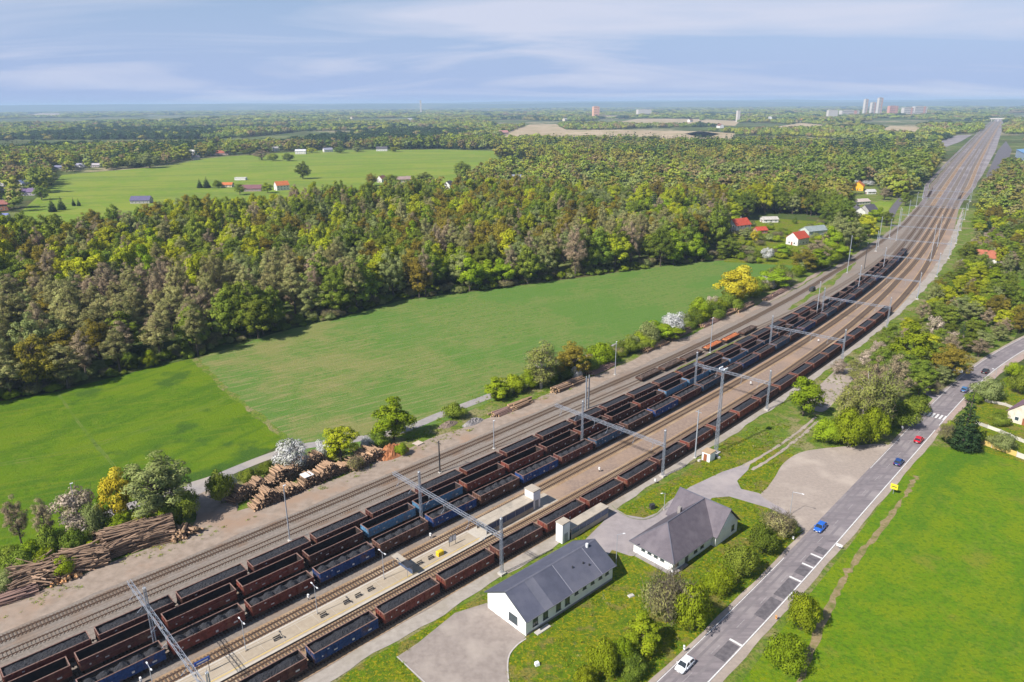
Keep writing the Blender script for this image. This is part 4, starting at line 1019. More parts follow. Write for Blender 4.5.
e = [(-o2, -o2, ez), (LM + LW / 2, -o2, ez), (LM + LW / 2, W2 + o2, ez), (-o2, W2 + o2, ez), (hip, yc, R2), (LM + LW / 2, yc, R2)]
def slab(vs, name, mat, parent, th=0.14):
    b = MB(); n = len(vs)
    b.add([(x, y, z) for x, y, z in vs] + [(x, y, z - th) for x, y, z in vs], [tuple(range(n)), tuple(range(n, 2 * n))[::-1]] + [((i + 1) % n, i, n + i, n + (i + 1) % n) for i in range(n)])
    return b.build(name, mat, parent)
slab([e[0], e[1], e[5], e[4]], 'roof_slope', m_slate2, b2); slab([e[2], e[3], e[4], e[5]], 'roof_slope', m_slate2, b2); slab([e[3], e[0], e[4]], 'roof_hip', m_slate2, b2)
xr = LM + LW / 2; y0, y1 = YW0 - 0.75, YW1 + 0.75
slab([(LM - 0.6, y0, ez - 0.1), (xr, y0, R2 + 0.03), (xr, y1, R2 + 0.03), (LM - 0.6, y1, ez - 0.1)][::-1], 'wing_roof_slope', m_slate2, b2)
slab([(LM + LW + 0.6, y0, ez - 0.1), (xr, y0, R2 + 0.03), (xr, y1, R2 + 0.03), (LM + LW + 0.6, y1, ez - 0.1)], 'wing_roof_slope', m_slate2, b2)
MB().bar((hip, yc, R2 + 0.05), (xr, yc, R2 + 0.05), 0.16).build('ridge_cap', m_slate_l, b2)
MB().bar((xr, y0, R2 + 0.07), (xr, y1, R2 + 0.07), 0.16).build('ridge_cap', m_slate_l, b2)
for q in (e[0], e[3]): MB().bar((q[0], q[1], q[2] + 0.04), (hip, yc, R2 + 0.04), 0.14).build('hip_cap', m_slate_l, b2)
for yy in (-o2 - 0.07, W2 + o2 + 0.07): MB().tube((-o2, yy, ez - 0.12), (LM - 0.7, yy, ez - 0.12), 0.07, 0.07, 6).build('gutter', m_gutter, b2)
MB().tube((-o2 - 0.07, -o2, ez - 0.12), (-o2 - 0.07, W2 + o2, ez - 0.12), 0.07, 0.07, 6).build('gutter', m_gutter, b2)
MB().box((1.8, W2 / 2, 0.12), (5.5, W2 + 1.6, 0.2)).build('plinth', m_plinth, b2)
for y in (2.6, 4.2, 5.8, 7.4): window(b2, (0, y, 2.05), 0.95, 1.0, 'x', -1, False)
for x in (1.4, 8.2, 10.6): window(b2, (x, 0, 1.75), 1.2, 1.6, 'y', -1)
window(b2, (LM + LW - 1.9, YW0 - 0.15, 1.8), 1.1, 1.4, 'y', -1)
for y in (2.5, 6.5): window(b2, (LM + LW, y, 1.7), 1.3, 1.4, 'x', 1)
d = MB().box((4.9, -0.02, 1.1), (1.1, 0.08, 2.2)).build('door', m_frame, b2); MB().box((5.3, -0.075, 1.1), (0.05, 0.04, 0.2)).build('handle', m_lampw, d)
MB().box((LM - 2.5, yc + 1.8, R2 - 0.9), (0.7, 0.7, 1.6)).build('chimney', m_plinth, b2)

# generic rural house
ROOFS = {}
def rmat(c):
    k = 'roof_%02d%02d%02d' % tuple(int(x * 99) for x in c)
    if k not in ROOFS: ROOFS[k] = M(k, c, tuple(x * 0.75 for x in c), 0.8, 0.8, rnd=0.05)
    return ROOFS[k]
def house(u, v, az, L, Wd, eave, ridge, wall, roofc, label, name='house', windows=True, chim=True, flat=False, group=None):
    p = G(u, v); root = thing(name, label, name.split('_')[-1], (p[0], p[1], 0), R_(az), group)
    wm, rm = rmat(wall), rmat(roofc)
    b = MB()
    if flat:
        b.box((0, 0, eave / 2), (L, Wd, eave)); b.build('wall', wm, root); MB().box((0, 0, eave + 0.15), (L + 0.5, Wd + 0.5, 0.3)).build('roof', rm, root)
    else:
        for s in (-1, 1): b.extrude_x([(-Wd / 2, 0), (Wd / 2, 0), (Wd / 2, eave), (0, ridge - 0.2), (-Wd / 2, eave)], s * L / 2 - 0.15, s * L / 2 + 0.15)
        for s in (-1, 1): b.box((0, s * (Wd / 2 - 0.152), eave / 2), (L - 0.31, 0.3, eave))
        b.build('wall', wm, root); k = (ridge - eave) / (Wd / 2); oy = Wd / 2 + 0.5
        for s in (-1, 1):
            pr = [(0, ridge), (s * oy, ridge - k * oy), (s * oy, ridge - k * oy - 0.18), (0, ridge - 0.18)]
            o = MB().extrude_x(pr if s < 0 else pr[::-1], -L / 2 - 0.5, L / 2 + 0.5).build('roof', rm, root)
        if chim: MB().box((L * 0.22, Wd * 0.12, ridge), (0.7, 0.7, 1.6)).build('chimney', m_plinth, o)
    if windows:
        n = max(2, int(L / 3.2))
        for fl in range(max(1, int(eave / 2.7))):
            for i in range(n):
                for s in (-1, 1):
                    wn = MB().box((-L / 2 + L * (i + 0.5) / n, s * (Wd / 2 + 0.01), 1.5 + fl * 2.7), (1.2, 0.06, 1.3)).build('window', m_lampw, root)
                    MB().box((-L / 2 + L * (i + 0.5) / n, s * (Wd / 2 + 0.045), 1.5 + fl * 2.7), (0.98, 0.02, 1.08)).build('pane', m_glass, wn)
            for q in (-0.22, 0.22):
                for s in (-1, 1):
                    wn = MB().box((s * (L / 2 + 0.16), q * Wd, 1.5 + fl * 2.7), (0.06, 1.2, 1.3)).build('window', m_lampw, root)
                    MB().box((s * (L / 2 + 0.195), q * Wd, 1.5 + fl * 2.7), (0.02, 0.98, 1.08)).build('pane', m_glass, wn)
        MB().box((-L / 2 - 0.17, 0, 1.05), (0.06, 1.0, 2.1)).build('door', m_rustdoor, root)
    return root
WHT, CRM, GRY = (0.70, 0.68, 0.66), (0.62, 0.54, 0.40), (0.40, 0.38, 0.37)
REDR, BRNR, DRKR, ORGR, BLUR = (0.42, 0.065, 0.035), (0.20, 0.09, 0.06), (0.09, 0.085, 0.10), (0.50, 0.15, 0.05), (0.10, 0.16, 0.36)
house(738, 231, 30, 15, 10, 5.5, 9.5, WHT, REDR, 'white house with bright red roof at the forest edge above the crop field')
house(797, 244, 35, 12, 9, 5.0, 8.6, WHT, REDR, 'white house with red roof in front of the long grey roofed barn')
house(813, 236, 25, 18, 9, 4.8, 7.4, (0.50, 0.56, 0.52), (0.25, 0.29, 0.29), 'long pale barn with grey sheet roof behind a red roofed house', 'barn', chim=False)
house(760, 233, 15, 8, 6, 2.8, 4.8, (0.4, 0.2, 0.15), REDR, 'little brick red shed between the two red roofed houses', 'shed', chim=False)
house(769, 222, 5, 12, 7, 2.8, 4.5, WHT, (0.45, 0.42, 0.38), 'pale low outbuilding behind the garden sheds', 'outbuilding', chim=False)
house(858, 190, 60, 14, 11, 5.0, 9.5, (0.72, 0.42, 0.02), ORGR, 'bright yellow house with orange roof beyond the forest')
house(860, 204, 20, 16, 8, 3.0, 5.0, (0.6, 0.55, 0.5), (0.50, 0.42, 0.38), 'pale pink roofed long shed below the yellow house', 'shed', chim=False)
house(857, 216, 80, 12, 9, 4.8, 8.2, WHT, DRKR, 'white house with dark roof on the lower left of the small pasture')
house(868, 213, 30, 12, 9, 3.5, 7.5, GRY, DRKR, 'grey house with dark roof beside the white dark roofed one')
house(870, 194, 10, 9, 6, 3.0, 5.0, WHT, (0.5, 0.5, 0.5), 'small white shed right of the yellow house', 'shed', chim=False)
house(449, 189, 70, 12, 9, 5.0, 9.0, WHT, DRKR, 'white house with steep dark roof poking out of the forest centre')
house(517, 181, 5, 22, 12, 5.0, 8.0, GRY, (0.25, 0.28, 0.35), 'low blue grey roof hidden among trees in the forest centre', 'barn', chim=False)
house(404, 182, 20, 18, 10, 4.0, 7.0, CRM, (0.33, 0.24, 0.22), 'brown roofed farmhouse among trees at the pasture edge')
house(382, 182, 60, 10, 8, 4.5, 8.0, WHT, BRNR, 'small white house with brown roof left of the farmhouse at the pasture edge')
house(282, 190, 35, 14, 10, 6.0, 10.0, WHT, ORGR, 'white house with orange roof on the pasture beyond the forest')
house(252, 191, 5, 22, 10, 3.5, 7.0, (0.35, 0.25, 0.25), (0.19, 0.09, 0.10), 'long dark red roofed farm building left of the orange roofed house', 'barn', chim=False)
house(241, 180, 0, 14, 7, 3.0, 3.3, WHT, (0.6, 0.58, 0.55), 'flat white shed on the pasture behind the dark red barn', 'shed', flat=True, windows=False)
house(228, 187, 0, 12, 8, 3.2, 5.5, CRM, ORGR, 'little cream shed at the left end of the dark red barn', 'shed', chim=False)
house(142, 203, 5, 18, 10, 3.5, 7.0, GRY, (0.12, 0.11, 0.20), 'dark violet roof standing at the bottom edge of the pasture', 'barn', chim=False)
house(30, 195, 5, 17, 10, 4.0, 7.5, (0.45, 0.40, 0.45), (0.17, 0.12, 0.22), 'violet grey roofed house at the left end of the pasture')
house(24, 186, 70, 10, 8, 4.0, 7.5, WHT, (0.20, 0.24, 0.40), 'small blue roofed house behind the violet roofed one')
house(2, 190, 30, 16, 10, 5.0, 8.5, GRY, GRY, 'pale grey house cut by the left picture edge')
house(1, 210, 20, 14, 10, 6.0, 9.0, (0.45, 0.2, 0.12), (0.3, 0.12, 0.10), 'red brick house cut by the left picture edge')
house(1, 220, 20, 12, 8, 3.5, 5.5, WHT, (0.20, 0.22, 0.48), 'low blue roofed shed below the red brick house', 'shed', chim=False)
house(57, 169, 5, 26, 9, 3.0, 5.5, GRY, (0.22, 0.22, 0.32), 'long grey shed at the top left of the pasture', 'shed', chim=False, windows=False)
house(80, 167, 0, 18, 9, 3.5, 6.0, WHT, (0.30, 0.30, 0.38), 'pale farmhouse left of the long grey shed at the wood edge')
house(97, 167, 8, 16, 9, 3.5, 6.0, (0.6, 0.5, 0.5), (0.42, 0.38, 0.40), 'pale roofed farmhouse at the wood edge above the pasture')
house(192, 155, 8, 26, 12, 7.0, 10.0, WHT, (0.6, 0.58, 0.55), 'tall white farmhouse at the top of the pasture')
house(196, 160, 40, 12, 9, 5.0, 8.0, GRY, DRKR, 'dark house just below the tall white farmhouse')
house(219, 155, 3, 40, 12, 4.5, 8.5, (0.5, 0.35, 0.3), (0.33, 0.10, 0.07), 'long red roofed barn at the top of the pasture', 'barn', chim=False)
house(301, 154, 4, 20, 10, 6, 9, WHT, (0.55, 0.55, 0.58), 'white house right of the bushes at the top of the pasture')
house(276, 151, 40, 12, 10, 6, 9, WHT, GRY, 'small white house among trees at the top of the pasture')
house(328, 152, 30, 18, 10, 5, 8.5, WHT, (0.25, 0.25, 0.32), 'white house with grey roof at the top right of the pasture')
house(382, 151, 5, 22, 11, 5, 9, WHT, DRKR, 'white house with dark roof alone against the far wood')
house(503, 135, 30, 30, 16, 8, 14, (0.6, 0.42, 0.40), (0.45, 0.22, 0.20), 'pinkish large house left of the tan ploughed field')
house(987, 262, -30, 13, 8, 3.5, 7.2, WHT, (0.36, 0.12, 0.07), 'white building with orange red roof among trees right of the tracks')
house(1031, 420, 38, 12, 9, 3.6, 7.6, (0.66, 0.58, 0.48), (0.20, 0.12, 0.15), 'cream house with dark roof cut by the right picture edge')
house(1046, 160, 62, 130, 70, 12, 17, (0.34, 0.42, 0.52), (0.14, 0.27, 0.46), 'huge industrial hall with bright blue roof at the right picture edge', 'industrial_hall', windows=False, chim=False)

for i, (u, v) in enumerate([(95, 126), (160, 122), (238, 120), (300, 124), (352, 119), (410, 121), (470, 117), (540, 118), (690, 122), (770, 119), (800, 122), (842, 118), (720, 128), (565, 121)]):
    house(u, v, 20 + 37 * i % 90, 26, 16, 9, 15, (WHT, CRM, WHT)[i % 3], (BRNR, GRY, ORGR, DRKR)[i % 4], 'tiny far house beyond the woods, %s from the left' % ORD[i], 'house', windows=False, chim=False, group='tiny far houses beyond the woods')
# town and landmarks far off
m_blk = M('pale_tower_render', (0.52, 0.48, 0.45), (0.46, 0.43, 0.40), 0.05, 0.8)
m_blkr = M('tower_red_band', (0.55, 0.28, 0.22), (0.48, 0.24, 0.19), 0.05, 0.8)
def tower(u, d, w, dep, h, label, bands=True, mat=None, name='tower_block'):
    x = (u - 512) / FOCAL * (d * math.cos(PITCH) + CAM_H * math.sin(PITCH)); root = thing(name, label, 'tower block' if name == 'tower_block' else 'tower', (x, d, 0), 0.2)
    n = max(2, int(h / 9)); mat = mat or m_blk
    MB().box((0, 0, h / 2), (w, dep, h)).build('wall', mat, root); MB().box((0, 0, h + 1.5), (w * 0.45, dep * 0.45, 3)).build('roof_house', m_plinth, root)
    if bands:
        for k in range(n):
            MB().box((0, -dep / 2 - 0.2, 4 + h * k / n), (w * 0.86, 0.4, 2.0)).build('window_band', m_glass, root)
        MB().box((w * 0.28, -dep / 2 - 0.35, h / 2), (w * 0.16, 0.6, h)).build('stair_strip', m_blkr, root)
tower(865.5, 5000, 21, 20, 104, 'pale high-rise, left one of the three on the horizon')
tower(873, 4900, 30, 20, 84, 'pale lower high-rise, middle one of the three on the horizon')
tower(879.5, 5000, 30, 20, 112, 'tallest pale high-rise, right one of the three on the horizon')
tower(893, 4800, 60, 24, 62, 'reddish apartment block right of the three high-rises', mat=m_blkr)
tower(908, 4700, 70, 24, 52, 'long pale apartment slab far right of the high-rises')
tower(920, 4750, 90, 24, 58, 'widest pale apartment slab at the right end of the distant town')
tower(850, 4600, 120, 26, 38, 'low pale apartment slab left of the high-rises')
tower(597, 4700, 38, 30, 70, 'orange pink block standing alone near the horizon centre', mat=M('orange_block', (0.72, 0.40, 0.26), (0.66, 0.36, 0.24), 0.05, 0.8), name='silo_tower')
tower(645, 5400, 100, 40, 44, 'long low white hall near the horizon right of the orange block', bands=False, name='factory_tower')
tower(422.5, 7000, 14, 14, 122, 'thin white water tower on the horizon left of centre', bands=False, name='water_tower')
tower(739, 3600, 14, 14, 52, 'small white block above the far wood', bands=False, name='white_tower')
tower(833, 4300, 60, 20, 44, 'low white building left of the distant apartment slabs', bands=False, name='factory_tower')
p = TP(4250, 0); root = thing('road_bridge', 'pale road bridge crossing the far end of the railway yard', 'bridge', p, TA(4250) + math.pi / 2)
MB().box((0, 0, 11), (110, 12, 3)).build('deck', m_blk, root)
for s in (-50, -25, 0, 25, 50): MB().box((s, 0, 5), (3, 10, 10)).build('pier', m_blk, root)
for s in (-1, 1): MB().box((0, s * 5.5, 13.2), (110, 0.4, 1.4)).build('parapet', m_blk, root)
# ------------------------------------------------------------------ cars
m_tyre = M('tyre_rubber', (0.02, 0.02, 0.02), (0.03, 0.03, 0.03), 4.0, 0.8)
m_rimm = M('alloy_rim', (0.45, 0.46, 0.48), (0.38, 0.39, 0.4), 4.0, 0.3, metal=0.8)
m_head = M('headlight_glass', (0.7, 0.72, 0.75), (0.6, 0.62, 0.65), 4.0, 0.1, spec=0.7)
m_tail = M('red_taillight', (0.35, 0.01, 0.01), (0.28, 0.01, 0.01), 4.0, 0.2)
m_cglass = M('car_glass', (0.02, 0.025, 0.03), (0.03, 0.035, 0.04), 1.0, 0.05, spec=0.8)
def car_body():
    st = [(-2.12, 0.62, 0.42, 0.62), (-2.02, 0.78, 0.28, 0.86), (-1.55, 0.87, 0.24, 0.94), (-0.6, 0.89, 0.24, 0.93), (0.5, 0.89, 0.24, 0.92), (1.1, 0.88, 0.24, 0.90), (1.65, 0.85, 0.24, 0.78), (2.0, 0.76, 0.28, 0.64), (2.14, 0.58, 0.40, 0.54)]
    V, Fc = [], []
    for x, w, a, c in st:
        h = c - a; pr = [(-w * 0.92, a), (-w, a + h * 0.3), (-w * 0.99, a + h * 0.72), (-w * 0.88, c), (0, c + 0.035), (w * 0.88, c), (w * 0.99, a + h * 0.72), (w, a + h * 0.3), (w * 0.92, a)]
        V += [(x, y, z) for y, z in pr]
    k = 9
    for i in range(len(st) - 1):
        for j in range(k): Fc.append((i * k + j, i * k + (j + 1) % k, (i + 1) * k + (j + 1) % k, (i + 1) * k + j))
    Fc += [tuple(range(k)), tuple(range((len(st) - 1) * k, len(st) * k))[::-1]]
    return MB().add(V, Fc)
CB = car_body()
def frustum(x0, x1, y, z0, xa, xb, ya, z1):
    return MB().add([(x0, -y, z0), (x1, -y, z0), (x1, y, z0), (x0, y, z0), (xa, -ya, z1), (xb, -ya, z1), (xb, ya, z1), (xa, ya, z1)], [(3, 2, 1, 0), (4, 5, 6, 7), (0, 1, 5, 4), (1, 2, 6, 5), (2, 3, 7, 6), (3, 0, 4, 7)])
GH = frustum(-1.85, 1.15, 0.80, 0.90, -1.35, 0.42, 0.62, 1.42).mesh('windows', m_cglass)
RFB = frustum(-1.42, 0.46, 0.645, 1.40, -1.25, 0.30, 0.56, 1.475)
PIL = MB()
for s in (-1, 1):
    for (xa, xb) in ((1.13, 0.44), (-0.35, -0.35), (-1.83, -1.38)): PIL.bar((xa, s * 0.80, 0.92), (xb, s * 0.635, 1.42), 0.09)
WH = MB().tube((0, -0.1, 0), (0, 0.1, 0), 0.32, 0.32, 16).mesh('wheel', m_tyre); RM = MB().tube((0, -0.11, 0), (0, 0.11, 0), 0.20, 0.20, 10).mesh('rim', m_rimm)
HL = MB().box((0, 0, 0), (0.16, 0.36, 0.14), 0, 0, 0.8).mesh('headlight', m_head); TL = MB().box((0, 0, 0), (0.12, 0.3, 0.18)).mesh('taillight', m_tail)
MI = MB().box((0, 0, 0), (0.12, 0.22, 0.14)); PLT = MB().box((0, 0, 0), (0.02, 0.5, 0.11)).mesh('number_plate', m_lampw)
def car(l, o, flip, col, label):
    pm = M('car_paint_%d' % int(l), col, tuple(x * 0.9 for x in col), 0.5, 0.28, spec=0.6)
    root = thing('parked_car' if False else 'car', label, 'car', TP(l, RCs(l) + o, 0.068), TA(l) + math.atan2(-(RCs(l + 2) - RCs(l - 2)), 4) + (math.pi if flip else 0), 'cars on the road')
    b = CB.mesh('body', pm); link('body', smooth(b), root); link('windows', GH, root); RFB.build('roof', pm, root); PIL.build('pillars', pm, root)
    for x in (-1.32, 1.33):
        for s in (-1, 1):
            w = link('wheel', WH, root, (x, s * 0.80, 0.32)); link('rim', RM, w)
    for s in (-1, 1):
        link('headlight', HL, root, (1.98, s * 0.56, 0.60)); link('taillight', TL, root, (-2.03, s * 0.64, 0.74)); MI.build('mirror', pm, root, (0.85, s * 0.98, 0.98))
    link('number_plate', PLT, root, (2.15, 0, 0.46)); link('number_plate', PLT, root, (-2.13, 0, 0.52))
def on_road(u, v): return LO(G(u, v, 0.5))[0]
car(on_road(683, 664), -1.55, True, (0.78, 0.80, 0.84), 'white car driving towards the camera at the bottom of the road')
car(on_road(819, 527), -1.65, True, (0.02, 0.12, 0.50), 'bright blue car driving past the gravel car park')
car(on_road(898, 462), 1.6, False, (0.015, 0.05, 0.20), 'dark blue car following the red one')
car(on_road(919, 440), 1.6, False, (0.55, 0.012, 0.03), 'bright red car below the zebra crossing')
car(on_road(961, 389), 1.5, False, (0.05, 0.16, 0.34), 'blue car half hidden by the tall spruce')
car(on_road(983, 371), 1.6, False, (0.012, 0.012, 0.015), 'black car in the road bend')
b = G(812, 291)
root = thing('parked_van', 'dark van parked on the yard road beside the far bushes', 'van', (b[0], b[1], 0.08), TA(LO(b)[0]))
MB().box((0, 0, 1.15), (4.6, 1.85, 1.5), 0, 0, 0.93).build('body', m_dark, root); MB().box((2.35, 0, 0.75), (0.9, 1.8, 0.8), 0, 0, 0.9).build('bonnet', m_dark, root)
for x in (-1.6, 1.9):
    for s in (-1, 1): link('wheel', WH, root, (x, s * 0.85, 0.32))

# ------------------------------------------------------------------ road furniture
def sign(u, v, vt, w, h, colm, label, rz=0.0, name='road_sign', posts=1):
    p = G(u, v); ht = tall(u, v, vt); root = thing(name, label, 'road sign', (p[0], p[1], 0), R_(-42) + rz)
    for s in ((0,) if posts == 1 else (-w * 0.35, w * 0.35)): MB().tube((s, 0, 0), (s, 0, ht), 0.05, 0.05, 6).build('post', m_pole, root)
    bd = MB().box((0, -0.07, ht - h / 2), (w, 0.05, h)).build('board', colm, root)
    MB().box((0, -0.10, ht - h / 2), (w * 0.7, 0.012, h * 0.16)).build('marking', m_dark, bd)
m_yels = M('yellow_sign', (0.75, 0.60, 0.03), (0.68, 0.54, 0.03), 2.0, 0.5)
sign(893, 494, 484, 1.6, 1.4, m_yels, 'square yellow sign on the field side of the road')
sign(880, 437, 422, 1.3, 2.6, m_lampw, 'tall white panel sign in front of the birch group')
sign(886, 411, 402, 1.0, 1.0, m_yels, 'small yellow sign under the trees near the side road')
sign(839, 549, 544, 1.2, 0.6, m_lampw, 'low white sign on the right road verge beside the cross bars')
sign(684, 652, 645, 0.35, 0.9, m_lampw, 'white marker post on the left verge by the white car')
sign(793, 540, 536, 0.35, 0.7, m_lampw, 'white marker post at the left verge below the car park')
sign(776, 620, 615, 0.35, 0.8, M('orange_marker', (0.6, 0.3, 0.1), (0.5, 0.25, 0.1), 1.0, 0.6), 'orange marker post on the right verge above the bushes')
sign(902, 431, 426, 0.5, 0.7, m_lampw, 'small white sign in the shrubs left of the red car')
p = G(944.5, 382); ht = tall(944.5, 382, 369.5); root = thing('arm_signpost', 'pale mast arm with white sign reaching over the road bend', 'road sign', (p[0], p[1], 0), R_(0))
MB().tube((0, 0, 0), (0, 0, ht), 0.14, 0.10, 8).build('post', m_pole, root); MB().tube((0, 0, ht - 0.2), (4.8, -0.5, ht - 0.1), 0.09, 0.07, 6).build('arm', m_pole, root)
MB().box((4.2, -0.55, ht - 0.4), (1.9, 0.08, 1.3)).build('board', m_lampw, root)
p = G(790, 514.6); lamp((p[0], p[1]), R_(-35), 6.0, 'street lamp leaning over the gravel car park entrance', 2.0, rz=0)
p = G(616, 566); lamp((p[0], p[1]), R_(10), 7.5, 'slim street lamp between the two white station buildings', 1.2, rz=0)
p = G(993, 388); lamp((p[0], p[1]), R_(150), 6.5, 'pale street lamp at the footpath by the gardens', 0.9, rz=0)
p = G(664, 510); lamp((p[0], p[1]), R_(200), 4.5, 'short lamp in the grass verge behind the station house', 0.7, rz=0)
root = thing('waste_bin', 'dark waste bin in the grass verge behind the station house', 'bin', G(652, 509), 0.4)
MB().box((0, 0, 0.6), (1.0, 0.8, 1.2), 0, 0, 1.08).build('tub', m_dark, root); MB().box((0, 0, 1.26), (1.14, 0.94, 0.1)).build('lid', m_dark, root)
p = G(537, 665); tag(MB().box((0, 0, 0.3), (0.8, 0.7, 0.6), 0.4, 0, 0.8).build('white_drain_box', m_lampw, None, p), 'small white box lying in the lawn below the white gabled building', 'box')
p = G(631, 596); tag(MB().box((0, 0, 0.12), (1.3, 0.8, 0.24), 0.5, 0, 0.85).build('concrete_cover', m_found, None, p), 'flat concrete cover in the lawn between the station buildings', 'cover')
m_fence = M('pale_fence_panel', (0.50, 0.48, 0.42), (0.42, 0.40, 0.36), 1.0, 0.8, rnd=0.2)
m_fy = M('ochre_fence_panel', (0.55, 0.40, 0.12), (0.48, 0.35, 0.12), 1.0, 0.8, rnd=0.1); m_fg = M('green_fence_panel', (0.28, 0.42, 0.26), (0.22, 0.36, 0.22), 1.0, 0.8)
def fence(pts, h, label, mats, step=2.4):
    P = [G(u, v) for u, v in pts]; root = thing('garden_fence', label, 'fence', P[0]); k = 0
    for a, b in zip(P[:-1], P[1:]):
        d = b - a; n = max(1, int(np.linalg.norm(d) / step)); rz = math.atan2(d[1], d[0])
        for i in range(n):
            c = a + d * (i + 0.5) / n - P[0]; MB().box((0, 0, h / 2 + 0.1), (np.linalg.norm(d) / n - 0.12, 0.08, h)).build('panel', mats[(k // 3) % len(mats)], root, c, rz)
            q = a + d * i / n - P[0]; MB().box((0, 0, h / 2 + 0.15), (0.14, 0.14, h + 0.3)).build('post', m_found, root, q, rz); k += 1
fence([(980, 444), (1003, 452), (1030, 462), (1060, 474)], 1.4, 'garden fence of white, ochre and green panels behind the spruce', [m_fy, m_fence, m_fg, m_fence, m_fy])
fence([(975, 424), (1000, 433), (1030, 446)], 1.0, 'low grey garden fence between two gardens at the right edge', [m_fence])
fence([(985, 402), (1005, 406), (1030, 416)], 0.9, 'low pale garden fence above the cream house', [m_found])

# ------------------------------------------------------------------ log piles
def bark(name, c1, c2): return M(name, c1, c2, 3.0, 0.95, rnd=0.72, island=True, stretch=(0.3, 3, 3))
BK_GREY = bark('grey_bark', (0.31, 0.21, 0.14), (0.14, 0.092, 0.065)); BK_TAN = bark('tan_bark', (0.34, 0.225, 0.14), (0.20, 0.125, 0.08)); BK_PINK = bark('pink_bark', (0.28, 0.18, 0.145), (0.16, 0.10, 0.085))
CUT = M('cut_wood', (0.50, 0.34, 0.19), (0.38, 0.24, 0.13), 6.0, 0.9, rnd=0.2); CUTD = M('weathered_cut_wood', (0.20, 0.14, 0.10), (0.12, 0.085, 0.065), 6.0, 0.9, rnd=0.3)
LOGM = {}
def log_mesh(bk, ct):
    k = (bk.name, ct.name)
    if k not in LOGM:
        b = MB(); n = 7; vs = []
        for x, r in ((-0.5, 1.0), (0.5, 0.88)):
            for i in range(n): an = 2 * math.pi * i / n; vs.append((x, math.cos(an) * r, math.sin(an) * r))
        b.add(vs, [(i, (i + 1) % n, n + (i + 1) % n, n + i) for i in range(n)]); b.add(vs, [tuple(range(n))[::-1], tuple(range(n, 2 * n))], 1)
        LOGM[k] = b.mesh('log', [bk, ct])
    return LOGM[k]
def pile(label, A, B, depth, h, r, bk, ct, along=False, singles=30, seed=0, messy=0.10, name='log_pile', prof=None, base_off=0.0):
    rg = random.Random(seed); a, b = G(*A), G(*B); d = b - a; Ln = float(np.linalg.norm(d)); rz = math.atan2(d[1], d[0])
    root = thing(name, label, 'log pile', a, rz)       # local x along the pile, y away from the tracks
    prof = prof or (lambda t: min(1.0, 6 * t + 0.25, 6 * (1 - t) + 0.25) * (0.72 + 0.18 * math.sin(t * 9 + seed) + 0.16 * math.sin(t * 31 + seed * 3)))
    logs = []
    if not along:
        x = r
        while x < Ln:
            hh = h * prof(x / Ln); z = r; lay = 0
            while z < hh:
                rr = r * rg.uniform(0.6, 1.35)
                logs.append((x + (lay % 2) * r + rg.uniform(-.05, .05), depth / 2 + rg.uniform(-.6, .6), z, math.pi / 2 + rg.gauss(0, messy), rg.gauss(0, messy * 0.4), depth * rg.uniform(0.88, 1.08), rr, z + 1.8 * r >= hh))
                z += 1.75 * r; lay += 1
            x += 2.05 * r
    else:
        y = 0
        while y < depth:
            hh = h * (0.35 + 0.65 * math.sin(math.pi * min(1, (y + 0.8) / (depth + 1.2)))); z = r; lay = 0
            while z < hh:
                x = rg.uniform(-1, 1)
                while x < Ln - 2:
                    ln = min(Ln - x + 1, rg.uniform(5, 9)); rr = r * rg.uniform(0.6, 1.4)
                    logs.append((x + ln / 2, y + (lay % 2) * r + rg.uniform(-.12, .12), z * (0.85 + 0.3 * prof(min(1, max(0, (x + ln / 2) / Ln)))) , rg.gauss(0, messy), rg.gauss(0, messy * 0.5), ln, rr, z + 1.8 * r >= hh))
                    x += ln + rg.uniform(-0.5, 0.3)
                z += 1.8 * r; lay += 1
            y += 2.1 * r
    top = [q for q in logs if q[7]]; rg.shuffle(top); sel = top[:singles]; ids = set(map(id, sel))
    lm = log_mesh(bk, ct)
    for x, y, z, az, el, ln, rr, _ in sel:
        o = link('log', lm, root, (x, y, z), 0, (ln, rr, rr)); o.rotation_euler = (0, el, az)
    mb = MB(); rv, rf = np.array([v.co for v in lm.vertices]), [tuple(p.vertices) for p in lm.polygons]; rm_ = [p.material_index for p in lm.polygons]
    for q in logs:
        if id(q) in ids: continue
        x, y, z, az, el, ln, rr, _ = q
        R3 = np.array(Euler((0, el, az)).to_matrix()); pv = (rv * (ln, rr, rr)) @ R3.T + (x, y, z); o = len(mb.v)
        mb.v += [tuple(p) for p in pv]
        for f, m_ in zip(rf, rm_): mb.f.append(tuple(i + o for i in f)); mb.m.append(m_)
    if mb.v: mb.build('stacked_logs', [bk, ct], root)['kind'] = 'stuff'
    return root
pile('front row of tan short logs stacked with cut ends facing the tracks', (254, 512), (352, 470), 3.2, 3.9, 0.17, BK_TAN, CUTD, singles=50, seed=1)
pile('taller back row of tan short logs behind the front row', (233, 506), (334, 462), 3.4, 5.0, 0.17, BK_TAN, CUTD, singles=45, seed=2)
pile('greyish short log stack beside the orange brush heap', (352, 473), (390, 455), 4.5, 3.6, 0.18, BK_TAN, CUTD, singles=30, seed=3, messy=0.2)
pile('largest stack of dark weathered long logs left of the grey-green willow', (106, 560), (173, 541), 6.0, 5.0, 0.15, BK_GREY, CUTD, True, 60, 4, 0.15)
pile('dark long log stack in the middle of the left log yard', (62, 579), (107, 566), 5.5, 3.8, 0.15, BK_GREY, CUTD, True, 40, 5, 0.25)
pile('dark long log stack behind the middle one, half in bushes', (72, 557), (112, 543), 4.0, 3.0, 0.15, BK_GREY, CUTD, True, 25, 6, 0.2)
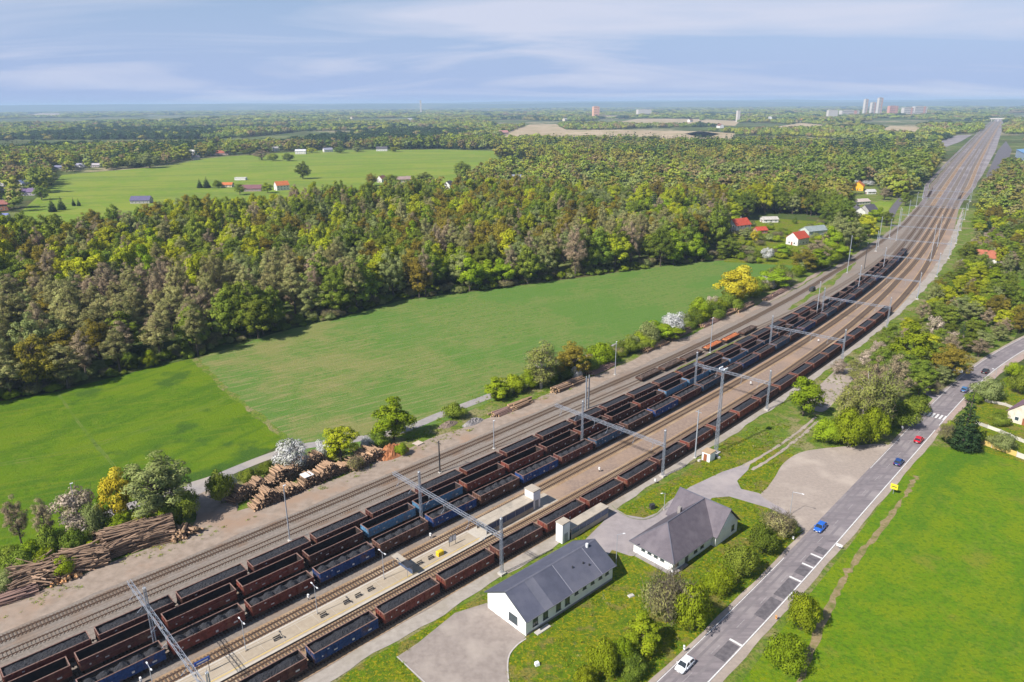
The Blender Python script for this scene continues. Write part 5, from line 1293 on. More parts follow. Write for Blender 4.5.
pile('tangled dark long log stack near the left picture edge', (14, 596), (56, 583), 6.5, 3.9, 0.15, BK_GREY, CUTD, True, 40, 7, 0.35)
pile('low pinkish long log row at the left picture edge', (-14, 612), (34, 596), 3.5, 1.6, 0.16, BK_PINK, CUT, True, 25, 8, 0.06)
pile('freshly cut orange tan short logs in the left log yard', (50, 588), (84, 577), 3.6, 1.3, 0.26, M('fresh_orange_bark', (0.50, 0.27, 0.11), (0.36, 0.19, 0.09), 3.0, 0.9, rnd=0.15), CUT, False, 22, 9, 0.3)
pile('jumbled tan split logs right of the dark log stacks', (173, 545), (201, 533), 4.0, 2.6, 0.3, BK_TAN, CUT, False, 30, 10, 0.55)
for i, (A, B) in enumerate([((497, 418), (514, 411)), ((514, 411), (533, 403.5)), ((557, 394), (584, 382.5)), ((593, 376), (615, 366)), ((647, 353), (668, 344)), ((672, 341), (691, 332)), ((705, 328), (723, 319)), ((719, 320), (737, 312)), ((739, 313), (754, 305.5)), ((768, 301), (790, 289))]):
    pile('low stack of long logs on the verge, %s from the left along the empty track' % ORD[i], A, B, 3.2, 1.3 + 0.3 * (i % 3), 0.22, (BK_PINK, BK_TAN, BK_GREY)[i % 3], CUT, True, 14, 20 + i, 0.03, 'timber_stack')
m_brush = M('orange_brush', (0.40, 0.165, 0.07), (0.28, 0.11, 0.05), 1.8, 0.95, (0.46, 0.22, 0.11), 0.5, bump=0.9)
m_rubble = M('grey_rubble', (0.26, 0.24, 0.24), (0.14, 0.13, 0.13), 1.5, 0.9, (0.36, 0.33, 0.30), 0.8, bump=0.8)
def heap(label, u, v, lx, ly, h, mat, seed, name, cat):
    rg = np.random.RandomState(seed); n, k = 26, 16; p = G(u, v); V = []
    for i in range(n):
        for j in range(k):
            x, y = -1 + 2 * i / (n - 1), -1 + 2 * j / (k - 1); rr = math.sqrt(x * x + y * y); z = h * max(0, 1 - rr ** 1.7) * (0.65 + 0.7 * rg.rand()) if rr < 1 else -0.05
            V.append((x * lx, y * ly, z))
    mb = MB(); mb.add(V, [(i * k + j, (i + 1) * k + j, (i + 1) * k + j + 1, i * k + j + 1) for i in range(n - 1) for j in range(k - 1)])
    return tag(mb.build(name, mat, None, p, TA(LO(p)[0])), label, cat)
heap('orange brown brush heap at the right end of the log piles', 392, 454, 5.5, 3.0, 2.6, m_brush, 1, 'brush_heap', 'brush heap')
heap('grey scrap heap on the verge left of the first timber stack', 473, 423, 4.2, 1.6, 1.3, m_rubble, 2, 'scrap_heap', 'scrap heap')
heap('low brownish rubble heap on the verge below the round bush', 448, 425, 3.6, 1.8, 1.0, M('brown_rubble', (0.24, 0.18, 0.14), (0.13, 0.1, 0.08), 1.5, 0.9, bump=0.8), 3, 'rubble_heap', 'rubble heap')
p = G(418, 444); root = thing('pallet_stack', 'pale wooden pallets lying in the grass beside the brush heap', 'pallets', p, 0.9)
for i in range(5): MB().box((-1.0 + i * 0.5, 0, 0.32), (0.34, 2.2, 0.12)).build('board', M('pallet_wood', (0.5, 0.42, 0.36), (0.42, 0.35, 0.3), 2.0, 0.9) if i == 0 else bpy.data.materials['pallet_wood'], root)
for s in (-0.9, 0, 0.9): MB().box((0, s, 0.15), (2.4, 0.12, 0.22)).build('bearer', bpy.data.materials['pallet_wood'], root)
p = G(308, 486); root = thing('board_sheet', 'white board lying on the front row of short logs', 'board', (p[0], p[1], 3.25), TA(LO(p)[0]))
for i in range(3): MB().box((-0.9 + i * 0.9, 0, 0), (0.8, 2.6, 0.06)).build('plank', m_lampw, root)
# ------------------------------------------------------------------ trees
m_bark = M('tree_bark', (0.12, 0.095, 0.075), (0.075, 0.06, 0.05), 2.0, 0.95, rnd=0.2)
m_birch = M('birch_bark', (0.42, 0.39, 0.36), (0.22, 0.20, 0.18), 1.6, 0.9)
m_twig = M('grey_brown_twigs', (0.155, 0.125, 0.095), (0.10, 0.08, 0.06), 1.0, 0.95, rnd=0.25)
LF = {
 'alder': leaf_mat('alder_leaf', [(0.14, 0.12, 0.058), (0.195, 0.175, 0.07), (0.205, 0.21, 0.07), (0.25, 0.245, 0.105)], rv=0.25),
 'brown': leaf_mat('brown_bud_leaf', [(0.165, 0.125, 0.085), (0.24, 0.185, 0.12), (0.25, 0.215, 0.10)], rv=0.2),
 'broad': leaf_mat('broad_leaf', [(0.050, 0.068, 0.011), (0.085, 0.118, 0.015), (0.125, 0.160, 0.020), (0.17, 0.20, 0.03)], rv=0.3),
 'maple': leaf_mat('maple_leaf', [(0.10, 0.125, 0.008), (0.18, 0.21, 0.010), (0.25, 0.27, 0.014), (0.31, 0.31, 0.03)], rv=0.22),
 'oak': leaf_mat('oak_leaf', [(0.085, 0.075, 0.014), (0.145, 0.120, 0.016), (0.20, 0.165, 0.022)], rv=0.25),
 'willow': leaf_mat('willow_leaf', [(0.095, 0.112, 0.036), (0.155, 0.18, 0.058), (0.225, 0.245, 0.095)], rv=0.15),
 'spruce': leaf_mat('spruce_needle', [(0.012, 0.024, 0.010), (0.022, 0.042, 0.015), (0.045, 0.062, 0.022)], 0.1, rv=0.3),
 'fresh': leaf_mat('fresh_leaf', [(0.085, 0.125, 0.008), (0.15, 0.205, 0.010), (0.21, 0.26, 0.016)], rv=0.2),
 'shrub': leaf_mat('shrub_leaf', [(0.085, 0.112, 0.008), (0.155, 0.20, 0.010), (0.21, 0.25, 0.014)], rv=0.2, rh=0.015),
 'yellow': leaf_mat('yellow_leaf', [(0.22, 0.19, 0.012), (0.36, 0.30, 0.02), (0.46, 0.39, 0.04)], rv=0.1),
 'blossom': leaf_mat('white_blossom', [(0.20, 0.21, 0.12), (0.50, 0.47, 0.43), (0.66, 0.62, 0.58)], 0.15, rv=0.1),
 'birch': leaf_mat('birch_leaf', [(0.11, 0.115, 0.035), (0.17, 0.18, 0.045), (0.20, 0.22, 0.05), (0.24, 0.215, 0.10)], rv=0.15),
 'pink': leaf_mat('pink_brown_blossom', [(0.14, 0.13, 0.06), (0.32, 0.26, 0.20), (0.42, 0.35, 0.29)], 0.15, rv=0.15),
}
def leaf_quads(rg, C, Nrm, size, up=0.0, aspect=1.0):
    """one irregular leaf-clump face per centre"""
    n = len(C); d = rg.randn(n, 3); d /= np.linalg.norm(d, axis=1)[:, None]
    nn = Nrm * 0.95 + d * 0.62; nn *= np.sign((nn * Nrm).sum(1))[:, None] + 1e-6; nn /= np.linalg.norm(nn, axis=1)[:, None]
    a = np.cross(nn, rg.randn(n, 3)); a /= np.linalg.norm(a, axis=1)[:, None] + 1e-9
    if up > 0:
        a = a * (1 - up) + np.array([0, 0, 1.0]) * up; a /= np.linalg.norm(a, axis=1)[:, None]
    b = np.cross(nn, a); b /= np.linalg.norm(b, axis=1)[:, None] + 1e-9
    s = size * rg.uniform(0.55, 1.35, n)[:, None]
    a = a * s * aspect; b = b * s / aspect
    k = rg.uniform(0.5, 1.1, (n, 4, 1))
    V = np.stack([C - a * k[:, 0], C - b * k[:, 1] * 0.8, C + a * k[:, 2], C + b * k[:, 3] * 0.8], 1)
    return V.reshape(-1, 3)
def quads_mesh(name, V, Nv, tint, mats, extra=None):
    n = len(V) // 4; me = bpy.data.meshes.new(name)
    me.vertices.add(len(V)); me.vertices.foreach_set('co', V.astype(np.float32).ravel())
    me.loops.add(len(V)); me.loops.foreach_set('vertex_index', np.arange(len(V), dtype=np.int32))
    me.polygons.add(n); me.polygons.foreach_set('loop_start', np.arange(0, 4 * n, 4, dtype=np.int32)); me.polygons.foreach_set('loop_total', np.full(n, 4, np.int32))
    at = me.attributes.new('tint', 'FLOAT', 'FACE'); at.data.foreach_set('value', tint.astype(np.float32))
    for m in mats: me.materials.append(m)
    me.update(calc_edges=True)
    me.polygons.foreach_set('use_smooth', np.ones(n, bool))
    me.normals_split_custom_set(Nv.astype(np.float32).tolist())
    return me
def make_tree(kind, seed, H, R, base, nl, nq, ls, style='round', leaf=None, trunkr=None, birch=False, twigs=0, up=0.0, aspect=1.0, lobe=(0.22, 0.44), shell=0.5, nd=0.8, nc=0.45):
    rg = np.random.RandomState(seed); cz, hz = (base + H) / 2, (H - base) / 2
    lob = []
    if style == 'cone':
        nlay = nl
        for k in range(nlay):
            t = (k + 0.5) / nlay; z = base + (H - base) * t; rad = R * (1 - t) ** 0.85 + 0.15; m = max(3, int(9 * (1 - t) + 3))
            for j in range(m):
                an = 2 * math.pi * (j + rg.rand() * 0.7) / m; q = rad * rg.uniform(0.45, 0.95)
                lob.append((math.cos(an) * q, math.sin(an) * q, z - q * 0.28, max(0.35, rad * 0.42)))
    else:
        tries = 0
        while len(lob) < nl and tries < nl * 30:
            tries += 1; d = rg.randn(3); d /= np.linalg.norm(d); q = rg.uniform(0.35, 0.93)
            x, y, z = d * q; prof = 1.0
            if style == 'tall': prof = 0.55 + 0.55 * (1 - abs(z + 0.1))
            if style == 'egg': prof = 1.12 - 0.28 * (z + 0.3)
            if style == 'bush' and z < -0.6: continue
            rr = R * rg.uniform(*lobe)
            p = (x * R * prof, y * R * prof, cz + z * (hz - rr * 0.3), rr)
            if any((p[0] - o[0]) ** 2 + (p[1] - o[1]) ** 2 + (p[2] - o[2]) ** 2 < (0.5 * (rr + o[3]) * 0.62) ** 2 for o in lob): continue
            lob.append(p)
    lob = np.array(lob); wt = lob[:, 3] ** 2; wt /= wt.sum()
    pick = rg.choice(len(lob), nq, p=wt); d = rg.randn(nq, 3); d /= np.linalg.norm(d, axis=1)[:, None]
    d[:, 2] += 0.30; d /= np.linalg.norm(d, axis=1)[:, None]
    rad = rg.rand(nq) ** (shell * 0.55)
    flat = np.array([1, 1, 0.78]) if style != 'cone' else np.array([1, 1, 0.55])
    C = lob[pick, :3] + d * flat * (lob[pick, 3] * rad)[:, None]
    C[:, 2] = np.maximum(C[:, 2], 0.12)
    cout = C - np.array([0, 0, cz - hz * 0.35]); cout /= np.linalg.norm(cout, axis=1)[:, None] + 1e-9
    Nm = d * nd + cout * nc + rg.randn(nq, 3) * 0.13; Nm[:, 2] += 0.10; Nm /= np.linalg.norm(Nm, axis=1)[:, None]
    V = leaf_quads(rg, C, Nm, ls, up, aspect)
    lt = rg.rand(len(lob))
    tint = np.clip(0.5 * lt[pick] + 0.5 * rg.rand(nq), 0, 1)
    crown = quads_mesh('crown', V, np.repeat(Nm, 4, 0), tint, [LF[leaf or kind]])
    tr = MB(); r0 = trunkr or 0.018 * H + 0.02; top = base + (H - base) * (0.72 if style != 'cone' else 0.97)
    bends = [(0, 0, -0.2)]; nseg = 5
    for k in range(1, nseg + 1): bends.append((rg.uniform(-.03, .03) * R * k / 2, rg.uniform(-.03, .03) * R * k / 2, top * k / nseg))
    for k in range(nseg): tr.tube(bends[k], bends[k + 1], r0 * (1 - 0.8 * k / nseg), r0 * (1 - 0.8 * (k + 1) / nseg), 6, 0, False)
    if style != 'cone':
        for i in range(len(lob)):
            z0 = max(base * 0.6, min(top * 0.95, lob[i, 2] - 0.55 * math.hypot(lob[i, 0], lob[i, 1]) - 0.3)); k = min(nseg - 1, int(z0 / top * nseg)); f = z0 / top * nseg - k
            a = np.array(bends[k]) * (1 - f) + np.array(bends[k + 1]) * f; tr.tube(a, lob[i, :3], r0 * 0.34, r0 * 0.10, 4, 0, False)
    if twigs:
        for i in range(twigs):
            o = lob[rg.randint(len(lob))]; dd = rg.randn(3); dd[2] = abs(dd[2]) * 0.9 + 0.5; dd /= np.linalg.norm(dd); s = o[:3] + rg.randn(3) * o[3] * 0.35; e = s + dd * o[3] * rg.uniform(0.7, 1.5); w = np.cross(dd, rg.randn(3)); w *= 0.035 / np.linalg.norm(w)
            tr.add([s - w, s + w, e], [(0, 1, 2)], 1)
    trunk = tr.mesh('trunk', [m_birch if birch else m_bark, m_twig])
    return dict(kind=kind, H=H, R=R, crown=crown, trunk=trunk)
PR = {}
def protos(key, specs): PR[key] = [make_tree(**s) for s in specs]
protos('alder', [dict(kind='alder', seed=s, H=23, R=5.0, base=3.0, nl=90, nq=11000, ls=0.19, style='tall', twigs=700, up=0.45, aspect=1.5, lobe=(0.14, 0.27), shell=0.6) for s in (1, 2, 3)])
protos('brown', [dict(kind='brown', seed=s, H=20, R=5.0, base=2.0, nl=80, nq=8500, ls=0.17, style='tall', twigs=1200, up=0.4, aspect=1.6, lobe=(0.14, 0.27), shell=0.6) for s in (4, 5)])
protos('broad', [dict(kind='broad', seed=s, H=17, R=5.6, base=1.2, nl=75, nq=10500, ls=0.25, style='egg', lobe=(0.13, 0.30)) for s in (6, 7, 8)])
protos('maple', [dict(kind='maple', seed=s, H=16, R=5.4, base=1.2, nl=70, nq=10000, ls=0.25, style='egg', lobe=(0.13, 0.30)) for s in (9, 10)])
protos('oak', [dict(kind='oak', seed=s, H=17, R=5.8, base=1.4, nl=70, nq=9500, ls=0.24, style='egg', twigs=300, lobe=(0.13, 0.30)) for s in (11, 12)])
protos('willow', [dict(kind='willow', seed=s, H=17, R=5.6, base=1.0, nl=80, nq=10500, ls=0.22, style='egg', twigs=250, up=0.3, aspect=1.3, lobe=(0.13, 0.27)) for s in (13, 14)])
protos('spruce', [dict(kind='spruce', seed=s, H=18, R=3.7, base=1.0, nl=16, nq=7000, ls=0.26, style='cone', shell=0.6) for s in (15, 16)])
protos('fresh', [dict(kind='fresh', seed=s, H=12, R=3.6, base=0.5, nl=30, nq=6500, ls=0.24, style='egg') for s in (17, 18)])
protos('yellow', [dict(kind='yellow', seed=s, H=11, R=4.2, base=0.6, nl=30, nq=6000, ls=0.24, style='egg') for s in (19,)])
protos('blossom', [dict(kind='blossom', seed=s, H=7, R=3.6, base=1.0, nl=28, nq=5000, ls=0.19, style='egg', twigs=150) for s in (20,)])
protos('pink', [dict(kind='pink', seed=s, H=8, R=3.4, base=1.0, nl=28, nq=4200, ls=0.18, style='egg', twigs=500) for s in (21,)])
protos('birch', [dict(kind='birch', seed=s, H=16, R=3.6, base=0.8, nl=60, nq=6500, ls=0.17, style='tall', twigs=900, birch=True, up=0.3, aspect=1.4, leaf='birch') for s in (22, 23)])
protos('bush', [dict(kind='broad', seed=s, H=5, R=3.9, base=0.1, nl=40, nq=8500, ls=0.17, style='bush', trunkr=0.08) for s in (24, 25)])
protos('ybush', [dict(kind='shrub', seed=s, H=5.4, R=3.9, base=0.1, nl=40, nq=9000, ls=0.17, style='bush', trunkr=0.08) for s in (26, 27)])
protos('bbush', [dict(kind='alder', seed=s, H=5.4, R=3.9, base=0.1, nl=40, nq=5200, ls=0.14, style='bush', trunkr=0.08, twigs=1500, up=0.4, aspect=1.5) for s in (28,)])
protos('wbush', [dict(kind='blossom', seed=s, H=4.5, R=3.9, base=0.1, nl=34, nq=7000, ls=0.16, style='bush', trunkr=0.08) for s in (29,)])
protos('wilbush', [dict(kind='willow', seed=s, H=5.6, R=3.9, base=0.1, nl=38, nq=8500, ls=0.17, style='bush', trunkr=0.08, up=0.3) for s in (30,)])
NM = {'alder': 'alder_tree', 'brown': 'bare_tree', 'broad': 'broadleaf_tree', 'maple': 'maple_tree', 'oak': 'oak_tree', 'willow': 'willow_tree', 'spruce': 'spruce_tree', 'fresh': 'young_tree', 'yellow': 'yellow_tree', 'blossom': 'blossom_tree', 'pink': 'budding_tree', 'birch': 'birch_tree', 'bush': 'green_bush', 'ybush': 'yellow_green_bush', 'bbush': 'twiggy_bush', 'wbush': 'blossom_bush', 'wilbush': 'willow_bush'}
def plant(key, x, y, h, r, label, group=None, rz=None, var=None):
    lst = PR[key]; t = lst[(var if var is not None else random.randrange(len(lst))) % len(lst)]
    root = thing(NM[key], label, 'bush' if 'bush' in key else 'tree', (x, y, 0), random.uniform(0, 6.28) if rz is None else rz, group, (r / t['R'], r / t['R'], h / t['H']))
    link('trunk', t['trunk'], root); link('crown', t['crown'], root)
    return root
SINGLE = []                       # places of the singly planted trees, kept free of forest
def at(key, u, v, vt, hw, label, group=None):
    """plant standing at photo position u, v; vt row of its top, hw half width in photo pixels"""
    p = G(u, v); SINGLE.append((p[0], p[1])); return plant(key, p[0], p[1], max(0.8, tall(u, v, vt) * 0.97), hw / ppm(u, v), label, group)
at('willow', 160, 522, 449, 36, 'large grey-green willow by the lane left of the loading yard')
at('yellow', 122, 526, 468, 17, 'slender yellow tree left of the large willow')
at('pink', 80, 537, 488, 22, 'pale pinkish blossoming tree at the pale slender pole')
at('brown', 22, 545, 492, 13, 'bare twiggy tree near the left picture edge by the meadow')
at('brown', 50, 548, 494, 12, 'bare twiggy tree between the left edge and the pinkish tree')
at('blossom', 294, 471, 438, 17, 'white blossoming tree behind the tan log rows')
at('wbush', 325, 458, 440, 9, 'small white blossoming bush left of the round yellow-green tree')
at('maple', 341, 462, 422, 19, 'round yellow-green tree at the end of the tan log rows')
at('bbush', 357, 470, 455, 8, 'twiggy brown bush between the two short log stacks')
at('fresh', 394, 440, 397, 19, 'bright green tree above the orange brush heap')
at('wbush', 368, 450, 437, 9, 'pale blossoming bush left of the bright green tree')
at('bush', 377, 447, 432, 14, 'dark green bush at the foot of the bright green tree')
at('bush', 455, 418, 403, 12, 'round green bush alone beside the lane')
at('ybush', 513, 393, 374, 12, 'green bush left of the light green birch by the timber stacks')
at('birch', 541, 388, 337, 20, 'light green birch beside the lane and timber stacks')
at('oak', 573, 378, 338, 17, 'olive tree right of the light green birch')
at('ybush', 602, 365, 341, 14, 'round yellow-green bush right of the olive tree')
at('bush', 590, 372, 356, 10, 'dark bush between the olive tree and round yellow-green bush')
at('wbush', 575, 379, 366, 7, 'small pale blossoming bush in front of the olive tree')
for i, (k, u, v, vt, hw, lb) in enumerate([('bush', 630, 353, 337, 12, 'green bush on the lane, first after the round yellow-green one'), ('wilbush', 648, 345, 321, 12, 'grey-green bush beside the white blossoming one on the lane'), ('bush', 645, 349, 336, 10, 'low green bush below the grey-green one on the lane'), ('wbush', 672, 337, 312, 13, 'white blossoming bush above the timber stacks'), ('bush', 668, 336, 321, 12, 'green bush hugging the white blossoming bush'), ('ybush', 660, 340, 325, 9, 'yellow-green bush left of the white blossoming bush'), ('bush', 688, 328, 316, 11, 'low dark green bush right of the white blossoming bush'), ('ybush', 700, 318, 297, 11, 'yellow-green bush left of the pinkish ball bush'), ('pink', 711, 313, 295, 9, 'pinkish ball shaped bush left of the yellow tree'), ('bush', 715, 318, 303, 12, 'dark green bush under the pinkish ball bush'), ('yellow', 735, 306, 264, 19, 'big bright yellow tree beside the lane'), ('bush', 730, 310, 292, 12, 'green bush at the foot of the big yellow tree'), ('bush', 755, 296, 277, 11, 'dark green bush right of the big yellow tree'), ('wbush', 768, 289, 276, 8, 'pale blossoming bush second right of the big yellow tree'), ('bush', 780, 283, 264, 13, 'round green bush near the top corner of the crop field'), ('wilbush', 772, 287, 272, 10, 'grey-green bush near the top corner of the crop field'), ('oak', 803, 272, 247, 13, 'olive tree at the top corner of the crop field'), ('brown', 815, 264, 238, 15, 'brown budding tree below the red roofed house'), ('brown', 826, 258, 234, 14, 'brown budding tree below the grey barn'), ('fresh', 833, 261, 240, 11, 'bright green tree right of the brown budding trees'), ('wilbush', 822, 268, 256, 10, 'pale green bush at the yard road end'), ('fresh', 846, 250, 226, 12, 'bright green tree over the dark shade by the yard road'), ('broad', 858, 246, 219, 11, 'green tree right of the bright one by the yard road'), ('maple', 868, 238, 214, 10, 'yellow-green tree close to the far masts'), ('blossom', 767, 262, 246, 6, 'small white blossoming tree below the garden sheds')]):
    at(k, u, v, vt, hw, lb)
# left bushes along the lane
for k, u, v, vt, hw, lb in [('bush', 10, 566, 548, 16, 'dark green bush at the left picture edge above the logs'), ('ybush', 35, 566, 540, 14, 'yellow-green bush left of the half hidden dark log stack'), ('bush', 55, 556, 525, 15, 'dark bush under the bare twiggy trees'), ('wilbush', 100, 538, 503, 13, 'bluish grey bush right of the pinkish tree'), ('ybush', 123, 536, 514, 15, 'yellow-green bush at the foot of the slender yellow tree'), ('ybush', 143, 530, 512, 13, 'yellow-green bush at the foot of the large willow'), ('bush', 183, 521, 490, 17, 'dark green bush right below the large willow'), ('bush', 222, 504, 470, 14, 'dark green bush at the left end of the tan log rows'), ('wbush', 232, 493, 475, 8, 'whitish bush at the back of the tan log rows'), ('bush', 251, 486, 468, 11, 'small green bush behind the taller tan log row'), ('bush', 268, 476, 462, 10, 'low green bush left of the white blossoming tree'), ('ybush', 66, 575, 556, 12, 'light green bush between dark log stacks'), ('ybush', 95, 556, 540, 10, 'light green bush behind the largest dark log stack'), ('ybush', 402, 455, 443, 7, 'small green bush in front of the orange brush heap'), ('ybush', 288, 470, 457, 8, 'small yellow-green bush below the white blossoming tree')]:
    at(k, u, v, vt, hw, lb)
for k, u, v, vt, hw, lb in [('bush', 26, 573, 548, 17, 'wide green bush above the tangled logs at the far left'), ('ybush', 47, 571, 550, 13, 'yellow-green bush left above the middle log stack'), ('bush', 78, 555, 528, 14, 'dark green bush under the pinkish blossoming tree'), ('wilbush', 8, 590, 572, 14, 'grey-green bush at the left edge behind the pinkish log row'), ('ybush', 160, 527, 512, 14, 'yellow-green bush behind the largest dark log stack')]:
    at(k, u, v, vt, hw, lb)
# around the station and along the road
for k, u, v, vt, hw, lb in [('fresh', 803, 416, 369, 15, 'bright green young tree beside the near train and bare ground'), ('spruce', 962, 448, 389, 15, 'tall dark spruce at the zebra crossing'), ('bbush', 947, 443, 424, 9, 'brown bush left of the tall spruce'), ('ybush', 949, 436, 420, 8, 'bright green bush left of the tall spruce'), ('bush', 972, 444, 428, 9, 'dark bush right of the spruce foot'),
    ('ybush', 800, 630, 592, 16, 'upper of two large yellow-green bushes right of the road'), ('ybush', 786, 668, 638, 22, 'lower of two large yellow-green bushes right of the road'),
    ('bbush', 668, 622, 572, 24, 'large twiggy brown bush below the station house'), ('ybush', 691, 630, 582, 18, 'yellow-green tall bush right of the large twiggy one'), ('fresh', 642, 652, 612, 18, 'bright green bush by the white car'), ('ybush', 604, 674, 640, 17, 'yellow-green bush at the bottom edge below the lawn'), ('ybush', 622, 668, 636, 12, 'yellowish bush between two brighter ones near the white car'), ('bush', 632, 676, 655, 16, 'dark bush at the bottom edge left of the white car'), ('ybush', 585, 690, 668, 13, 'yellow-green bush cut by the bottom picture edge'),
    ('ybush', 720, 594, 568, 13, 'yellow-green bush below the station house gable'), ('bush', 740, 576, 545, 17, 'dark green bush row piece below the station house gable'), ('ybush', 733, 570, 550, 13, 'light green bush above the dark one near the station house gable'), ('bush', 762, 553, 523, 15, 'green bush near the road below the car park'), ('bbush', 778, 536, 512, 16, 'twiggy bush at the car park entrance lamp'), ('bush', 790, 534, 520, 10, 'small dark bush at the corner of the car park entrance'), ('ybush', 711, 592, 572, 11, 'small yellowish bush left of the gable bushes')]:
    at(k, u, v, vt, hw, lb)
for k, u, v, vt, hw, lb in [('birch', 842, 438, 374, 14, 'pale birch, leftmost of the group above the car park'), ('birch', 860, 438, 356, 15, 'tall pale birch in the middle of the group above the car park'), ('birch', 877, 436, 355, 17, 'tall pale birch at the right of the group above the car park'), ('brown', 868, 420, 352, 18, 'brown budding tree behind the birch group'), ('brown', 890, 408, 350, 18, 'brown budding tree right behind the birch group'), ('ybush', 826, 442, 418, 15, 'bright green bush at the left foot of the birch group'), ('ybush', 848, 447, 408, 17, 'bright green bush in front of the birch group'), ('ybush', 870, 443, 404, 15, 'second bright green bush in front of the birch group'), ('bush', 900, 428, 404, 16, 'dark green bush right of the tall white panel sign'), ('bush', 915, 414, 395, 14, 'dark green bush near the side road'), ('fresh', 909, 372, 321, 19, 'very bright green tree left of the round olive tree'), ('oak', 948, 380, 341, 19, 'round olive tree behind the mast arm sign'), ('brown', 978, 357, 337, 12, 'brown tree at the inside of the road bend'), ('pink', 950, 346, 331, 11, 'pale bare tree above the round olive tree'), ('bbush', 935, 394, 382, 7, 'little bush at the side road corner'), ('wilbush', 985, 400, 378, 15, 'pale grey-green bush in the upper garden'), ('bush', 1018, 394, 372, 10, 'dark round bush at the right picture edge'), ('wilbush', 1000, 449, 433, 13, 'pale grey bush behind the coloured garden fence'), ('bush', 1000, 425, 413, 10, 'low green bush in the middle garden'), ('bush', 972, 402, 392, 9, 'green bush at the footpath behind the spruce'), ('ybush', 1012, 378, 362, 9, 'yellow-green bush by the footpath bend')]:
    at(k, u, v, vt, hw, lb)
for i, (k, u, v, vt, hw) in enumerate([('pink', 838, 374, 358, 8), ('birch', 852, 380, 355, 9), ('pink', 864, 368, 349, 9), ('birch', 880, 370, 345, 10), ('pink', 876, 356, 340, 8), ('birch', 896, 360, 334, 10), ('pink', 890, 346, 331, 8), ('brown', 905, 345, 324, 9), ('birch', 860, 390, 362, 9), ('brown', 872, 400, 365, 11), ('birch', 917, 352, 322, 10), ('pink', 930, 342, 314, 10)]):
    at(k, u, v, vt, hw, '%s scrub tree right of the near train, %s counted from the bare ground upwards' % ({'pink': 'pale pinkish', 'birch': 'tan wispy', 'brown': 'brown twiggy'}[k], ORD[i]))
# the ragged hedge along the lane between the crop field and the railway
_hp = [(488, 404), (520, 390), (560, 381), (600, 366), (640, 350), (680, 334), (720, 313), (760, 295), (800, 276), (840, 259)]
rgh = np.random.RandomState(5); _hu = np.sort(rgh.uniform(496, 842, 78))
for i, u in enumerate(_hu):
    v = float(np.interp(u, [p[0] for p in _hp], [p[1] for p in _hp])) + rgh.uniform(-4.5, 1.0); kk = ('bush', 'ybush', 'ybush', 'wilbush', 'bush', 'ybush', 'fresh', 'bbush')[rgh.randint(8)]
    hpx = rgh.uniform(7, 17) * (1.35 if kk == 'fresh' else 1.0)
    at(kk, float(u), v, v - hpx, hpx * rgh.uniform(0.55, 0.8), '%s of the lane hedge, %s hedge plant from its left end' % ({'bush': 'dark green bush', 'ybush': 'yellow-green bush', 'wilbush': 'pale grey-green bush', 'fresh': 'bright green young tree', 'bbush': 'twiggy brown bush'}[kk], ORD[i]), 'hedge along the lane')

# ------------------------------------------------------------------ woods
rgw = np.random.RandomState(11)
def lo_many(X, Y):
    sub = slice(None, None, 6); A = _XY[sub]; Lv = _L[sub]; Tv = _T[sub]; l = np.empty(len(X)); o = np.empty(len(X))
    for s in range(0, len(X), 20000):
        q = np.stack([X[s:s + 20000], Y[s:s + 20000]], 1)
        i = np.argmin((q[:, None, 0] - A[None, :, 0]) ** 2 + (q[:, None, 1] - A[None, :, 1]) ** 2, 1); d = q - A[i]; t = Tv[i]
        l[s:s + 20000] = Lv[i] + (d * t).sum(1); o[s:s + 20000] = d[:, 0] * t[:, 1] - d[:, 1] * t[:, 0]
    return l, o
def vnoise(X, Y, sc, seed):
    """smooth value noise in world metres"""
    g_ = np.random.RandomState(seed).rand(64, 64); x = X / sc; y = Y / sc; i = np.floor(x).astype(int); j = np.floor(y).astype(int); fx = x - i; fy = y - j
    fx = fx * fx * (3 - 2 * fx); fy = fy * fy * (3 - 2 * fy); a = lambda p, q: g_[p % 64, q % 64]
    return (a(i, j) * (1 - fx) + a(i + 1, j) * fx) * (1 - fy) + (a(i, j + 1) * (1 - fx) + a(i + 1, j + 1) * fx) * fy
HILL_CLEAR = [(-60, 248), (0, 242), (100, 237), (200, 226), (300, 214), (400, 204), (455, 191), (496, 172), (500, 151), (440, 149), (330, 149.5), (262, 153), (205, 157), (168, 165), (110, 170), (62, 174), (40, 195), (18, 214), (0, 226)]
GARDEN = [(724, 263), (722, 236), (732, 224), (770, 213), (822, 218), (838, 232), (838, 246), (820, 262), (800, 268)]
VILLAGE = [(846, 194), (856, 184), (872, 184), (892, 200), (908, 196), (904, 214), (884, 222), (866, 224), (848, 220)]
SOUTH = [(-400, 520), (-160, 447)] + FOREST_EDGE[1:] + [(850, 262), (940, 262), (1024, 290), (1400, 420), (1400, 900), (-400, 900)]
CLEAR = [GP(p) for p in (mead, crop, HILL_CLEAR, GARDEN, VILLAGE, [(1008, 284), (1060, 276), (1100, 300), (1060, 320), (1012, 308)])] + [GP(p) for p in FAR_FIELDS]
CLEAR += [GP([(868, 268), (893, 230), (926, 199), (938, 178), (940, 150), (936, 146), (955, 134), (974, 134), (990, 128), (994, 117.8), (1005, 117.8), (1005, 130), (1008, 140), (1014, 150), (1024, 146), (1060, 150), (1060, 166), (1006, 166), (990, 184), (968, 202), (956, 222), (942, 245), (938, 268)])]
sheet('garden_ground', GP([(724, 262), (722, 236), (732, 226), (770, 218), (822, 222), (838, 236), (838, 250), (820, 262), (800, 266)]), 0.05, m_lawn)
sheet('village_ground', GP(VILLAGE), 0.045, m_verge)
